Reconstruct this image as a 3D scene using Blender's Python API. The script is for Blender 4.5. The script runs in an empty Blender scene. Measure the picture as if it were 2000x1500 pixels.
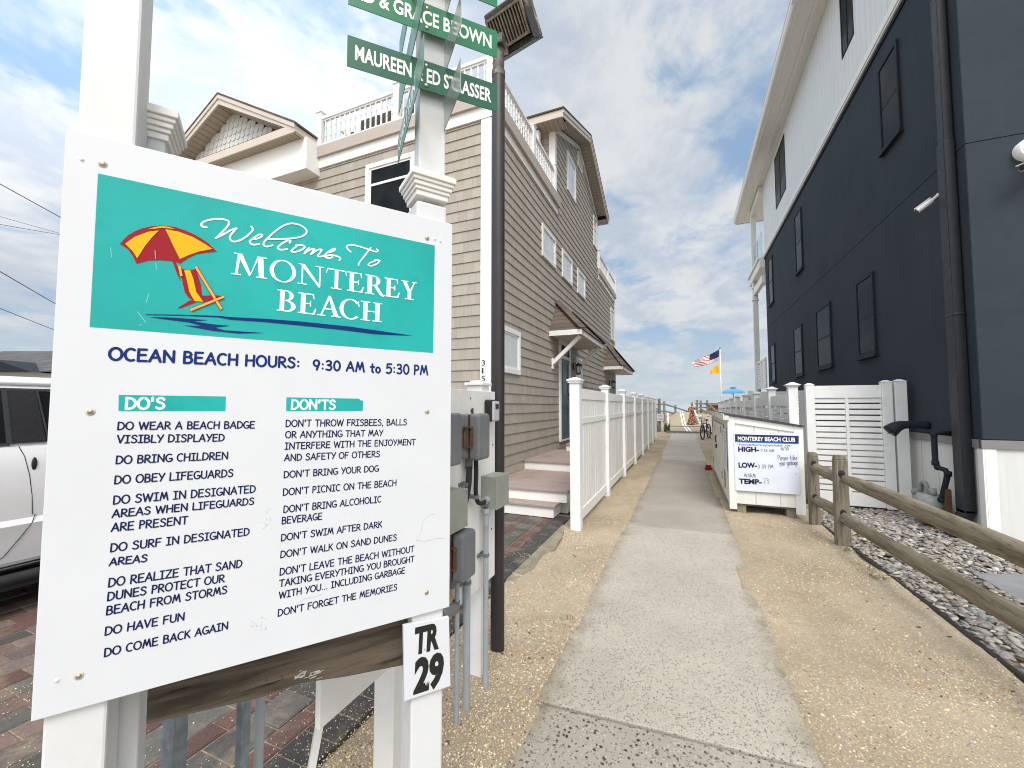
import bpy, bmesh, math, random
import numpy as np
from mathutils import Vector, Matrix
from mathutils.geometry import tessellate_polygon
random.seed(7); RNG = np.random.default_rng(11)
SC = bpy.context.scene; COL = SC.collection
PI = math.pi
# ------------------------------------------------------------------ camera
YAW = math.atan2(338, 800); PITCH = math.atan2(42, 800); CAMZ = 1.54
cd = bpy.data.cameras.new('camera'); cam = bpy.data.objects.new('camera', cd); COL.objects.link(cam)
cd.sensor_width = 36.0; cd.lens = 36 * 800 / 2000; cd.clip_start = 0.02; cd.clip_end = 6000
cam.location = (0, 0, CAMZ); cam.rotation_euler = (PI / 2 + PITCH, 0, YAW)
SC.camera = cam
# ------------------------------------------------------------------ world: bright sky with broken cloud
SUN_DIR = Vector((0.27, -0.54, 0.80)).normalized()
SUN_EL = math.asin(SUN_DIR.z); SUN_ROT = math.atan2(SUN_DIR.x, SUN_DIR.y)
w = bpy.data.worlds.new('World'); SC.world = w; w.use_nodes = True
NT = w.node_tree; N = NT.nodes; LK = NT.links
N.clear()
def wn(t, **k):
    n = N.new(t)
    for a, b in k.items(): setattr(n, a, b)
    return n
wo = wn('ShaderNodeOutputWorld'); bg = wn('ShaderNodeBackground'); bg.inputs['Strength'].default_value = 0.1
sky = wn('ShaderNodeTexSky', sky_type='NISHITA', sun_disc=False)
sky.sun_elevation = SUN_EL; sky.sun_rotation = SUN_ROT; sky.air_density = 1.0; sky.dust_density = 2.0; sky.ozone_density = 2.0
tc = wn('ShaderNodeTexCoord'); sp = wn('ShaderNodeSeparateXYZ'); LK.new(tc.outputs['Generated'], sp.inputs[0])
def wmath(op, a, b=None, c=None):
    n = wn('ShaderNodeMath', operation=op)
    for i, x in enumerate((a, b, c)):
        if x is None: continue
        if isinstance(x, (int, float)): n.inputs[i].default_value = x
        else: LK.new(x, n.inputs[i])
    return n.outputs[0]
def wramp(x, a, b, smooth=True):
    n = wn('ShaderNodeMapRange'); n.interpolation_type = 'SMOOTHSTEP' if smooth else 'LINEAR'
    LK.new(x, n.inputs[0]); n.inputs[1].default_value = a; n.inputs[2].default_value = b
    return n.outputs[0]
def wmix(f, a, b):
    n = wn('ShaderNodeMix', data_type='RGBA')
    if isinstance(f, (int, float)): n.inputs[0].default_value = f
    else: LK.new(f, n.inputs[0])
    for i, x in ((6, a), (7, b)):
        if isinstance(x, tuple): n.inputs[i].default_value = (*x, 1)
        else: LK.new(x, n.inputs[i])
    return n.outputs[2]
zc = wmath('MAXIMUM', sp.outputs[2], 0.0)
zd = wmath('ADD', zc, 0.16)
cx = wmath('DIVIDE', sp.outputs[0], zd); cy = wmath('DIVIDE', sp.outputs[1], zd)
cb = wn('ShaderNodeCombineXYZ'); LK.new(cx, cb.inputs[0]); LK.new(cy, cb.inputs[1])
def wnoise(scale, detail, dist, off, rough=0.55):
    m = wn('ShaderNodeMapping'); m.inputs['Location'].default_value = off
    m.inputs['Rotation'].default_value = (0, 0, math.radians(35)); m.inputs['Scale'].default_value = (1.0, 0.8, 1)
    LK.new(cb.outputs[0], m.inputs[0])
    n = wn('ShaderNodeTexNoise'); n.inputs['Scale'].default_value = scale; n.inputs['Detail'].default_value = detail
    n.inputs['Roughness'].default_value = rough; n.inputs['Distortion'].default_value = dist
    LK.new(m.outputs[0], n.inputs[0]); return n.outputs[0]
big = wnoise(1.5, 8, 0.3, (1.2, 3.3, 0), 0.58); fine = wnoise(4.2, 10, 0.45, (7.2, 4.4, 0), 0.62); dark = wnoise(2.6, 8, 0.35, (1.3, 8.8, 0), 0.6)
cov = wmath('ADD', wmath('MULTIPLY', big, 0.60), wmath('MULTIPLY', fine, 0.40))
mask = wramp(cov, 0.405, 0.535)
shade = wramp(wmath('ADD', wmath('MULTIPLY', dark, 0.7), wmath('MULTIPLY', fine, 0.3)), 0.42, 0.58)
CK = 3.9                                                       # cloud radiance before the 0.1 strength
def ck(r, g, b): return (r * CK, g * CK, b * CK)
cloud = wmix(shade, ck(1.16, 1.18, 1.19), ck(0.82, 0.91, 1.04))
blue = wmix(0.8, sky.outputs[0], ck(0.47, 0.70, 1.0))
skyc = wmix(wmath('MULTIPLY', mask, 0.92), blue, cloud)
low = wramp(zc, 0.26, 0.0)
skyc = wmix(wmath('MULTIPLY', low, 0.80), skyc, ck(0.88, 0.99, 1.06))
# unseen sky overhead and towards the sun (behind the camera), brightened as fill
sd = wn('ShaderNodeVectorMath', operation='DOT_PRODUCT'); LK.new(tc.outputs['Generated'], sd.inputs[0]); sd.inputs[1].default_value = SUN_DIR
glow = wramp(sd.outputs['Value'], 0.55, 1.0)
skyc = wmix(wmath('MULTIPLY', glow, 0.9), skyc, ck(2.2, 2.15, 2.1))
zen = wramp(zc, 0.70, 0.95)
skyc = wmix(wmath('MULTIPLY', zen, 0.9), skyc, ck(2.1, 2.1, 2.08))
# brightness added to the sky on the left and behind the camera as fill
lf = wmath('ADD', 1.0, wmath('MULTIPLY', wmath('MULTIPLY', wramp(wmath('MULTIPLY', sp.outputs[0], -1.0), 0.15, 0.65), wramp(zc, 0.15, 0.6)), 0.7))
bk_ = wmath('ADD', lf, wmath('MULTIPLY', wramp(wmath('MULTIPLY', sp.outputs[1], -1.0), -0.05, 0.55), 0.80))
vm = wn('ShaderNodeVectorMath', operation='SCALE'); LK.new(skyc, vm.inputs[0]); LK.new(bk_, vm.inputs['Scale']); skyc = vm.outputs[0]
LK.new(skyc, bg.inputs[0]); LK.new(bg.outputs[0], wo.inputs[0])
# ------------------------------------------------------------------ sun (veiled: very soft)
sl = bpy.data.lights.new('sun', 'SUN'); sl.energy = 1.3; sl.angle = math.radians(24); sl.color = (1.0, 0.96, 0.90)
so = bpy.data.objects.new('sun', sl); COL.objects.link(so); so.rotation_euler = (-SUN_DIR).to_track_quat('-Z', 'Y').to_euler()
SC.view_settings.view_transform = 'Standard'; SC.view_settings.look = 'None'
SC.view_settings.exposure = 0.80; SC.view_settings.gamma = 1.0
SC.cycles.max_bounces = 6; SC.cycles.diffuse_bounces = 4; SC.cycles.glossy_bounces = 3; SC.cycles.transparent_max_bounces = 8
SC.cycles.use_denoising = True; SC.cycles.filter_width = 1.05; SC.cycles.sample_clamp_indirect = 4.0
# ------------------------------------------------------------------ photo ray -> world point on a plane of the place
FW = Vector((-math.sin(YAW) * math.cos(PITCH), math.cos(YAW) * math.cos(PITCH), math.sin(PITCH)))
RT = Vector((math.cos(YAW), math.sin(YAW), 0)); UPV = RT.cross(FW); CAM = Vector((0, 0, CAMZ))
def ray(x, y): return FW + RT * ((x - 1000) / 800) - UPV * ((y - 750) / 800)
def on(x, y, ax, v):
    r = ray(x, y); return CAM + r * ((v - CAM[ax]) / r[ax])
def gnd(x, y, z=0.0): return on(x, y, 2, z)
# ------------------------------------------------------------------ object helpers
def rt(o, label, cat, group=None):
    o['label'] = label; o['category'] = cat
    if group: o['group'] = group
    return o
def thing(name, loc, label, cat, group=None):
    o = bpy.data.objects.new(name, None); COL.objects.link(o); o.location = loc; o.empty_display_size = 0.1
    return rt(o, label, cat, group)
def world_t(o):
    t = Vector((0, 0, 0))
    while o is not None: t = t + o.location; o = o.parent
    return t
def link(name, me, parent=None):
    o = bpy.data.objects.new(name, me); COL.objects.link(o)
    if parent is not None:
        o.parent = parent
        root = parent
        while root.parent is not None: root = root.parent
        if parent is root: o.matrix_parent_inverse = Matrix.Translation(-root.location)
    return o
def copy_tree(o, delta, parent=None):
    c = o.copy(); COL.objects.link(c)
    if parent is None: c.location = Vector(o.location) + Vector(delta)
    else:
        c.parent = parent; c.matrix_parent_inverse = o.matrix_parent_inverse.copy()
    for ch in list(o.children): copy_tree(ch, delta, c)
    return c
def struct(o): o['kind'] = 'structure'; return o
class MB:
    def __init__(s): s.v = []; s.f = []; s.m = []
    def add(s, vs, fs, m=0):
        b = len(s.v); s.v += [tuple(p) for p in vs]; s.f += [tuple(i + b for i in f) for f in fs]; s.m += [m] * len(fs)
    def box(s, x0, y0, z0, x1, y1, z1, m=0):
        s.hexa([(x0, y0, z0), (x1, y0, z0), (x1, y1, z0), (x0, y1, z0), (x0, y0, z1), (x1, y0, z1), (x1, y1, z1), (x0, y1, z1)], m)
    def hexa(s, p, m=0):
        s.add(p, [(0, 3, 2, 1), (4, 5, 6, 7), (0, 1, 5, 4), (1, 2, 6, 5), (2, 3, 7, 6), (3, 0, 4, 7)], m)
    def obox(s, c, a, b, d, m=0):
        c, a, b, d = Vector(c), Vector(a), Vector(b), Vector(d)
        s.hexa([c - a - b - d, c + a - b - d, c + a + b - d, c - a + b - d, c - a - b + d, c + a - b + d, c + a + b + d, c - a + b + d], m)
    def beam(s, p, q, w, h, up=(0, 0, 1), m=0):
        p, q = Vector(p), Vector(q); d = (q - p); L = d.length; d.normalize(); up = Vector(up)
        sd = d.cross(up)
        if sd.length < 1e-4: sd = d.cross(Vector((1, 0, 0)))
        sd.normalize(); u2 = sd.cross(d)
        s.obox((p + q) / 2, d * L / 2, sd * w / 2, u2 * h / 2, m)
    def prism(s, pts, fn, c0, c1, m=0):
        n = len(pts); vs = [fn(a, b, c0) for a, b in pts] + [fn(a, b, c1) for a, b in pts]
        fs = [(i, (i + 1) % n, (i + 1) % n + n, i + n) for i in range(n)]
        tri = tessellate_polygon([[Vector((a, b, 0)) for a, b in pts]])
        fs += [tuple(t) for t in tri] + [tuple(i + n for i in reversed(t)) for t in tri]
        s.add(vs, fs, m)
    def flat(s, pts, fn, c, m=0):
        tri = tessellate_polygon([[Vector((a, b, 0)) for a, b in pts]])
        s.add([fn(a, b, c) for a, b in pts], [tuple(t) for t in tri], m)
    def tube(s, pts, r, n=8, m=0, caps=True, closed=False):
        pts = [Vector(p) for p in pts]; k = len(pts)
        rs = r if isinstance(r, (list, tuple)) else [r] * k
        b = len(s.v); ref = None
        for i, p in enumerate(pts):
            t = (pts[(i + 1) % k] - pts[i - 1]) if closed else (pts[min(i + 1, k - 1)] - pts[max(i - 1, 0)])
            t.normalize()
            if ref is None or abs(ref.dot(t)) > 0.98: ref = Vector((0, 0, 1)) if abs(t.z) < 0.9 else Vector((1, 0, 0))
            a = t.cross(ref).normalized(); c = a.cross(t).normalized(); ref = c
            for j in range(n):
                g = 2 * PI * j / n; s.v.append(tuple(p + (a * math.cos(g) + c * math.sin(g)) * rs[i]))
        for i in range(k if closed else k - 1):
            for j in range(n):
                i2 = (i + 1) % k
                s.f.append((b + i * n + j, b + i * n + (j + 1) % n, b + i2 * n + (j + 1) % n, b + i2 * n + j)); s.m.append(m)
        if caps and not closed:
            s.f.append(tuple(b + j for j in reversed(range(n)))); s.m.append(m)
            s.f.append(tuple(b + (k - 1) * n + j for j in range(n))); s.m.append(m)
    def lathe(s, prof, c, n=16, m=0, sx=1, sy=1):
        b = len(s.v); k = len(prof)
        for r, z in prof:
            for j in range(n):
                g = 2 * PI * j / n; s.v.append((c[0] + r * math.cos(g) * sx, c[1] + r * math.sin(g) * sy, c[2] + z))
        for i in range(k - 1):
            for j in range(n): s.f.append((b + i * n + j, b + i * n + (j + 1) % n, b + (i + 1) * n + (j + 1) % n, b + (i + 1) * n + j)); s.m.append(m)
        s.f.append(tuple(b + j for j in reversed(range(n)))); s.f.append(tuple(b + (k - 1) * n + j for j in range(n))); s.m += [m, m]
    def ell(s, c, r, n=12, m=0, ax=None):
        k = max(4, n // 2); prof = []
        A = ax or (Vector((r[0], 0, 0)), Vector((0, r[1], 0)), Vector((0, 0, r[2])))
        b = len(s.v); c = Vector(c)
        for i in range(k + 1):
            t = PI * i / k
            for j in range(n):
                g = 2 * PI * j / n
                s.v.append(tuple(c + A[0] * math.sin(t) * math.cos(g) + A[1] * math.sin(t) * math.sin(g) + A[2] * math.cos(t)))
        for i in range(k):
            for j in range(n): s.f.append((b + i * n + j, b + (i + 1) * n + j, b + (i + 1) * n + (j + 1) % n, b + i * n + (j + 1) % n)); s.m.append(m)
    def build(s, name, mats, parent=None, smooth=False, bevel=0.0, seg=2, recalc=True):
        me = bpy.data.meshes.new(name); me.from_pydata(s.v, [], s.f)
        if not isinstance(mats, (list, tuple)): mats = [mats]
        for m in mats: me.materials.append(m)
        if len(mats) > 1: me.polygons.foreach_set('material_index', s.m)
        if recalc:
            bm = bmesh.new(); bm.from_mesh(me); bmesh.ops.remove_doubles(bm, verts=bm.verts, dist=1e-6)
            bmesh.ops.recalc_face_normals(bm, faces=bm.faces); bm.to_mesh(me); bm.free()
        if smooth:
            me.polygons.foreach_set('use_smooth', [True] * len(me.polygons))
        me.update()
        o = link(name, me, parent)
        if bevel > 0:
            md = o.modifiers.new('bevel', 'BEVEL'); md.width = bevel; md.segments = seg; md.limit_method = 'ANGLE'; md.angle_limit = math.radians(40)
        if smooth == 'auto':
            me.polygons.foreach_set('use_smooth', [True] * len(me.polygons))
            try: me.set_sharp_from_angle(angle=math.radians(35))
            except Exception: pass
        return o
def catmull(P, k=6, closed=False):
    P = [Vector(p) for p in P]; n = len(P); out = []
    rng = n if closed else n - 1
    for i in range(rng):
        a = P[i - 1] if (closed or i > 0) else P[0]; b = P[i]; c = P[(i + 1) % n]; d = P[(i + 2) % n] if (closed or i + 2 < n) else P[-1]
        for j in range(k):
            t = j / k
            out.append(0.5 * ((2 * b) + (c - a) * t + (2 * a - 5 * b + 4 * c - d) * t * t + (3 * b - a - 3 * c + d) * t ** 3))
    if not closed: out.append(P[-1])
    return out
# ------------------------------------------------------------------ materials
MATS = {}
def hexlin(h):
    r = [int(h[i:i + 2], 16) / 255 for i in (0, 2, 4)]
    return tuple(x / 12.92 if x <= 0.04045 else ((x + 0.055) / 1.055) ** 2.4 for x in r)
class NB:
    def __init__(s, name):
        s.mat = bpy.data.materials.new(name); s.mat.use_nodes = True; s.nt = s.mat.node_tree; s.n = s.nt.nodes; s.l = s.nt.links
        s.b = s.n['Principled BSDF']; s._pos = None
    def new(s, t, **k):
        n = s.n.new(t)
        for a, b in k.items(): setattr(n, a, b)
        return n
    def put(s, x, sock):
        if isinstance(x, (int, float)): sock.default_value = x
        elif isinstance(x, tuple): sock.default_value = (*x, 1) if len(x) == 3 and sock.type == 'RGBA' else x
        else: s.l.new(x, sock)
    @property
    def pos(s):
        if s._pos is None: s._pos = s.new('ShaderNodeNewGeometry').outputs['Position']
        return s._pos
    def map(s, scale=(1, 1, 1), rot=(0, 0, 0), loc=(0, 0, 0), src=None):
        m = s.new('ShaderNodeMapping'); s.put(src or s.pos, m.inputs[0]); m.inputs['Scale'].default_value = scale
        m.inputs['Rotation'].default_value = rot; m.inputs['Location'].default_value = loc; return m.outputs[0]
    def noise(s, scale, detail=4, rough=0.55, vec=None, dist=0.0):
        n = s.new('ShaderNodeTexNoise'); s.put(vec or s.pos, n.inputs['Vector']); n.inputs['Scale'].default_value = scale
        n.inputs['Detail'].default_value = detail; n.inputs['Roughness'].default_value = rough; n.inputs['Distortion'].default_value = dist
        return n.outputs[0]
    def voro(s, scale, vec=None, feature='F1', rnd=1.0):
        n = s.new('ShaderNodeTexVoronoi', feature=feature); s.put(vec or s.pos, n.inputs['Vector']); n.inputs['Scale'].default_value = scale
        n.inputs['Randomness'].default_value = rnd; return n.outputs
    def rng(s, x, a, b, c=0.0, d=1.0, sm=True):
        n = s.new('ShaderNodeMapRange'); n.interpolation_type = 'SMOOTHSTEP' if sm else 'LINEAR'
        s.put(x, n.inputs[0])
        for i, v in enumerate((a, b, c, d)): n.inputs[i + 1].default_value = v
        return n.outputs[0]
    def math(s, op, a, b=0.0):
        n = s.new('ShaderNodeMath', operation=op); s.put(a, n.inputs[0]); s.put(b, n.inputs[1]); return n.outputs[0]
    def mix(s, f, a, b, mode='MIX'):
        n = s.new('ShaderNodeMix', data_type='RGBA', blend_type=mode); s.put(f, n.inputs[0]); s.put(a, n.inputs[6]); s.put(b, n.inputs[7]); return n.outputs[2]
    def xyz(s, src=None):
        n = s.new('ShaderNodeSeparateXYZ'); s.put(src or s.pos, n.inputs[0]); return n.outputs
    def bump(s, h, strength=0.3, dist=0.01):
        n = s.new('ShaderNodeBump'); s.put(h, n.inputs['Height']); n.inputs['Strength'].default_value = strength; n.inputs['Distance'].default_value = dist
        s.l.new(n.outputs[0], s.b.inputs['Normal'])
    def fin(s, col, rough=0.5, metal=0.0, spec=0.5):
        s.put(col, s.b.inputs['Base Color']); s.put(rough, s.b.inputs['Roughness']); s.put(metal, s.b.inputs['Metallic'])
        s.b.inputs['Specular IOR Level'].default_value = spec
        return s.mat
def simple(name, col, rough=0.5, metal=0.0, var=0.06, scale=8.0, bump=0.0, bscale=60.0, bdist=0.002, spec=0.5, dirt=None, dscale=3.0, damt=0.5):
    b = NB(name); n = b.noise(scale, 5)
    lo = tuple(c * (1 - var) for c in col); hi = tuple(min(1, c * (1 + var)) for c in col)
    c = b.mix(b.rng(n, 0.3, 0.7), lo, hi)
    if dirt is not None:
        d = b.noise(dscale, 7, 0.65); c = b.mix(b.math('MULTIPLY', b.rng(d, 0.52, 0.72), damt), c, dirt)
    r = b.rng(b.noise(scale * 2.3, 4), 0.2, 0.8, max(0.02, rough - 0.06), min(1, rough + 0.08))
    if bump > 0: b.bump(b.noise(bscale, 4), bump, bdist)
    return b.fin(c, r, metal, spec)
def wood(name, c1, c2, axis, scale=1.0, rough=0.8, cracks=True, rotz=0.0):
    b = NB(name); sc = [14 * scale] * 3; sc[axis] = 0.9 * scale
    v = b.map(scale=tuple(sc), src=b.map(rot=(0, 0, rotz)) if rotz else None); n = b.noise(2.2, 8, 0.62, v, 0.6); n2 = b.noise(7.0, 5, 0.6, v)
    c = b.mix(b.rng(n, 0.32, 0.68), c1, c2)
    if cracks:
        k = b.rng(n2, 0.30, 0.40); c = b.mix(k, tuple(x * 0.35 for x in c1), c)
    g = b.noise(3.0, 4); c = b.mix(b.math('MULTIPLY', b.rng(g, 0.5, 0.75), 0.35), c, (0.10, 0.10, 0.05))
    b.bump(n2, 0.5, 0.004)
    return b.fin(c, rough, 0, 0.25)
M = {}
M['white'] = simple('white_vinyl', (0.77, 0.77, 0.755), 0.42, var=0.02, dirt=(0.56, 0.53, 0.45), dscale=4.2, damt=0.30, bump=0.03)
M['white_old'] = simple('white_paint_worn', (0.76, 0.76, 0.73), 0.6, var=0.03, dirt=(0.50, 0.46, 0.38), dscale=4.0, damt=0.35, bump=0.12, bscale=120)
M['board_white'] = simple('board_white', (0.635, 0.655, 0.69), 0.5, var=0.012, dirt=(0.62, 0.62, 0.60), dscale=5.0, damt=0.12, bump=0.05, bscale=160)
M['white_post'] = simple('white_post', (0.65, 0.66, 0.67), 0.45, var=0.02, dirt=(0.48, 0.46, 0.42), dscale=3.5, damt=0.3, bump=0.04)
M['trim'] = simple('trim_white', (0.78, 0.77, 0.74), 0.45, var=0.02)
M['cream'] = simple('fascia_cream', (0.56, 0.49, 0.42), 0.5, var=0.03)
M['tan'] = simple('band_tan', (0.42, 0.37, 0.32), 0.55, var=0.03)
M['dark_glass'] = simple('dark_glass', (0.014, 0.017, 0.020), 0.10, var=0.4, scale=1.3, spec=0.02)
M['black'] = simple('black_paint', (0.012, 0.012, 0.014), 0.35, var=0.15)
M['navy_trim'] = simple('navy_trim', (0.020, 0.024, 0.031), 0.55, var=0.06, spec=0.08)
M['grey_pvc'] = simple('grey_pvc', (0.33, 0.36, 0.39), 0.45, var=0.05, dirt=(0.2, 0.17, 0.13), dscale=9, damt=0.35)
M['box_grey'] = simple('grey_box', (0.14, 0.15, 0.165), 0.42, var=0.08, dirt=(0.25, 0.24, 0.22), dscale=7, damt=0.3, bump=0.08, bscale=200)
M['box_green'] = simple('green_grey_box', (0.27, 0.29, 0.25), 0.45, var=0.05, dirt=(0.16, 0.11, 0.06), dscale=6, damt=0.25)
M['rust'] = simple('rusty_metal', (0.115, 0.052, 0.026), 0.8, metal=0.1, var=0.45, scale=60)
M['meter_grey'] = simple('meter_grey', (0.20, 0.21, 0.205), 0.55, var=0.15, scale=20, dirt=(0.33, 0.33, 0.31), dscale=14, damt=0.5)
M['galv'] = simple('galvanised', (0.22, 0.26, 0.30), 0.45, metal=0.55, var=0.18, scale=25, dirt=(0.42, 0.43, 0.44), dscale=30, damt=0.5)
M['pole'] = simple('pole_dark_bronze', (0.026, 0.020, 0.022), 0.42, var=0.12)
M['lamp_metal'] = simple('lamp_weathered', (0.10, 0.09, 0.08), 0.6, metal=0.2, var=0.4, scale=20, dirt=(0.52, 0.46, 0.38), dscale=11, damt=1.6, bump=0.2)
M['tealv'] = simple('teal_vinyl', (0.018, 0.385, 0.36), 0.4, var=0.12, scale=3, dirt=(0.008, 0.28, 0.27), dscale=6, damt=0.6, spec=0.2)
M['ink'] = simple('navy_ink', (0.008, 0.016, 0.075), 0.5, var=0.05, spec=0.15)
M['inkb'] = simple('blue_ink', (0.006, 0.026, 0.15), 0.45, var=0.05, spec=0.15)
M['letter_white'] = simple('letter_white', (0.84, 0.84, 0.83), 0.4, var=0.01)
M['red'] = simple('emblem_red', (0.30, 0.006, 0.015), 0.45, var=0.04, spec=0.2)
M['yellow'] = simple('emblem_yellow', (0.72, 0.42, 0.004), 0.45, var=0.04, spec=0.2)
M['orange'] = simple('emblem_orange', (0.80, 0.38, 0.03), 0.4, var=0.04)
M['signgreen'] = simple('street_green', (0.012, 0.17, 0.075), 0.38, var=0.06, scale=5, spec=0.3)
M['signgreen2'] = simple('street_green_faded', (0.014, 0.105, 0.062), 0.38, var=0.08, scale=5, spec=0.3)
M['signback'] = simple('sign_back', (0.30, 0.35, 0.34), 0.12, metal=0.3, var=0.05)
M['steel'] = simple('screw_steel', (0.42, 0.38, 0.32), 0.35, metal=0.85, var=0.2, scale=90)
M['blackink'] = simple('black_ink', (0.008, 0.008, 0.008), 0.5, var=0.1)
M['marker'] = simple('marker_ink', (0.07, 0.065, 0.13), 0.6, var=0.1)
M['navyhead'] = simple('board_navy', (0.010, 0.012, 0.085), 0.35, var=0.04)
M['bluestripe'] = simple('board_blue', (0.01, 0.15, 0.55), 0.35, var=0.04)
M['wboard'] = simple('whiteboard', (0.68, 0.72, 0.80), 0.3, var=0.015, dirt=(0.55, 0.58, 0.66), dscale=6, damt=0.25)
M['deck'] = wood('deck_mauve', (0.28, 0.22, 0.195), (0.36, 0.29, 0.258), 0, 0.6, 0.7, False)
M['oldwood'] = wood('old_board', (0.026, 0.020, 0.014), (0.125, 0.097, 0.073), 0, 0.8, rotz=-math.radians(54.4))
M['railwood'] = wood('rail_wood', (0.125, 0.103, 0.070), (0.255, 0.218, 0.158), 1, 1.0)
M['postwood'] = wood('post_wood', (0.12, 0.10, 0.072), (0.235, 0.205, 0.155), 2, 1.0)
M['greywood'] = wood('grey_wood', (0.14, 0.13, 0.11), (0.27, 0.25, 0.21), 2, 0.6)
M['roofshed'] = simple('shed_felt', (0.05, 0.05, 0.055), 0.8, var=0.2, scale=40)
M['carwhite'] = simple('car_white', (0.74, 0.74, 0.755), 0.18, var=0.01, spec=0.6)
M['rubber'] = simple('rubber', (0.016, 0.016, 0.017), 0.7, var=0.2)
M['chrome'] = simple('chrome', (0.55, 0.55, 0.56), 0.15, metal=0.95, var=0.03)
M['door_teal'] = simple('door_teal', (0.055, 0.10, 0.125), 0.4, var=0.05)
M['curtain'] = simple('curtain', (0.58, 0.60, 0.62), 0.6, var=0.08, scale=30)
def glass_bright():
    b = NB('window_frosted'); n = b.noise(14, 4); v = b.noise(1.3, 3)
    c = b.mix(b.rng(n, 0.3, 0.7), (0.62, 0.64, 0.65), (0.72, 0.73, 0.74)); c = b.mix(b.rng(v, 0.4, 0.65), c, (0.52, 0.56, 0.60))
    return b.fin(c, 0.08, 0, 0.6)
M['bright_glass'] = glass_bright()
def siding_mat(name, c1, c2, axis):
    b = NB(name); p = b.xyz()
    row = b.math('FLOOR', b.math('DIVIDE', b.math('SUBTRACT', p[2], 0.51), 0.178))
    cb_ = b.new('ShaderNodeCombineXYZ'); b.put(b.math('ADD', p[axis], b.math('MULTIPLY', row, 7.31)), cb_.inputs[0]); b.put(b.math('MULTIPLY', row, 3.7), cb_.inputs[1])
    vo = b.new('ShaderNodeTexVoronoi', voronoi_dimensions='1D'); b.put(b.math('ADD', p[axis], b.math('MULTIPLY', row, 7.31)), vo.inputs['W']); vo.inputs['Scale'].default_value = 7.0
    shade = b.xyz(vo.outputs['Color'])[0]
    ve = b.new('ShaderNodeTexVoronoi', voronoi_dimensions='1D', feature='DISTANCE_TO_EDGE'); b.put(b.math('ADD', p[axis], b.math('MULTIPLY', row, 7.31)), ve.inputs['W']); ve.inputs['Scale'].default_value = 7.0
    gap = b.rng(ve.outputs['Distance'], 0.012, 0.045)
    sc = [1, 1, 1.6]; sc[axis] = 90
    gr = b.noise(1.0, 4, 0.6, b.map(scale=tuple(sc)))
    c = b.mix(b.rng(shade, 0, 1), c1, c2)
    c = b.mix(b.math('MULTIPLY', b.rng(gr, 0.42, 0.7), 0.22), c, tuple(x * 0.7 for x in c1))
    c = b.mix(b.math('MULTIPLY', b.math('SUBTRACT', 1.0, gap), 0.30), c, tuple(x * 0.5 for x in c1))
    d = b.noise(0.9, 6, 0.6); c = b.mix(b.math('MULTIPLY', b.rng(d, 0.45, 0.72), 0.30), c, tuple(x * 0.74 for x in c1))
    h = b.math('ADD', b.math('MULTIPLY', gr, 0.5), b.math('MULTIPLY', gap, 1.0))
    b.bump(h, 0.35, 0.003)
    return b.fin(c, 0.62, 0, 0.3)
M['sidX'] = siding_mat('siding_alley', (0.360, 0.322, 0.274), (0.405, 0.364, 0.313), 1)
M['sidY'] = siding_mat('siding_street', (0.35, 0.313, 0.267), (0.40, 0.36, 0.31), 0)
def scallop_mat():
    return simple('scallop_white', (0.60, 0.60, 0.58), 0.6, var=0.03)
M['scallop'] = scallop_mat()
def soffit_mat(name, c, axis, pitch):
    b = NB(name); p = b.xyz(); f = b.math('FRACT', b.math('DIVIDE', p[axis], pitch))
    g = b.rng(b.math('ABSOLUTE', b.math('SUBTRACT', f, 0.5)), 0.42, 0.48)
    col = b.mix(g, c, tuple(x * 0.42 for x in c)); b.bump(b.math('SUBTRACT', 1.0, g), 0.6, 0.006)
    return b.fin(col, 0.6, 0, 0.3)
M['soffX'] = soffit_mat('soffit_lines_x', (0.40, 0.345, 0.28), 0, 0.115)
M['soffY'] = soffit_mat('soffit_lines_y', (0.40, 0.345, 0.28), 1, 0.115)
def shingle_mat(name, c1, c2, axis, zs=0.11):
    b = NB(name); p = b.xyz()
    row = b.math('FLOOR', b.math('DIVIDE', p[2], zs))
    vo = b.new('ShaderNodeTexVoronoi', voronoi_dimensions='1D'); b.put(b.math('ADD', p[axis], b.math('MULTIPLY', row, 3.77)), vo.inputs['W']); vo.inputs['Scale'].default_value = 4.5
    sh = b.xyz(vo.outputs['Color'])[0]; fr = b.math('FRACT', b.math('DIVIDE', p[2], zs))
    c = b.mix(sh, c1, c2); c = b.mix(b.rng(fr, 0.0, 0.16, 0.75, 0.0), c, (0.012, 0.010, 0.009))
    n = b.noise(160, 3); c = b.mix(b.math('MULTIPLY', b.rng(n, 0.4, 0.7), 0.3), c, tuple(x * 1.7 for x in c2))
    b.bump(b.math('ADD', fr, b.math('MULTIPLY', n, 0.3)), 0.7, 0.012)
    return b.fin(c, 0.9, 0, 0.15)
M['shingX'] = shingle_mat('roof_shingles', (0.085, 0.068, 0.056), (0.15, 0.12, 0.10), 1)
M['shingY'] = shingle_mat('roof_shingles_street', (0.085, 0.068, 0.056), (0.15, 0.12, 0.10), 0)
M['roofgrey'] = shingle_mat('roof_grey', (0.07, 0.07, 0.075), (0.11, 0.11, 0.115), 0, 0.2)
def dark_wall():
    b = NB('dark_wall'); n = b.noise(1.1, 5); v = b.noise(1.0, 4, 0.6, b.map(scale=(6, 6, 0.25)))
    c = b.mix(b.rng(n, 0.3, 0.7), (0.033, 0.041, 0.053), (0.041, 0.050, 0.062)); c = b.mix(b.math('MULTIPLY', b.rng(v, 0.50, 0.72), 0.35), c, (0.050, 0.058, 0.068)); c = b.mix(b.math('MULTIPLY', b.rng(b.noise(2.2, 8, 0.7), 0.52, 0.68), 0.35), c, (0.024, 0.030, 0.040))
    b.bump(b.noise(260, 3), 0.18, 0.002); return b.fin(c, 0.7, 0, 0.08)
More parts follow.
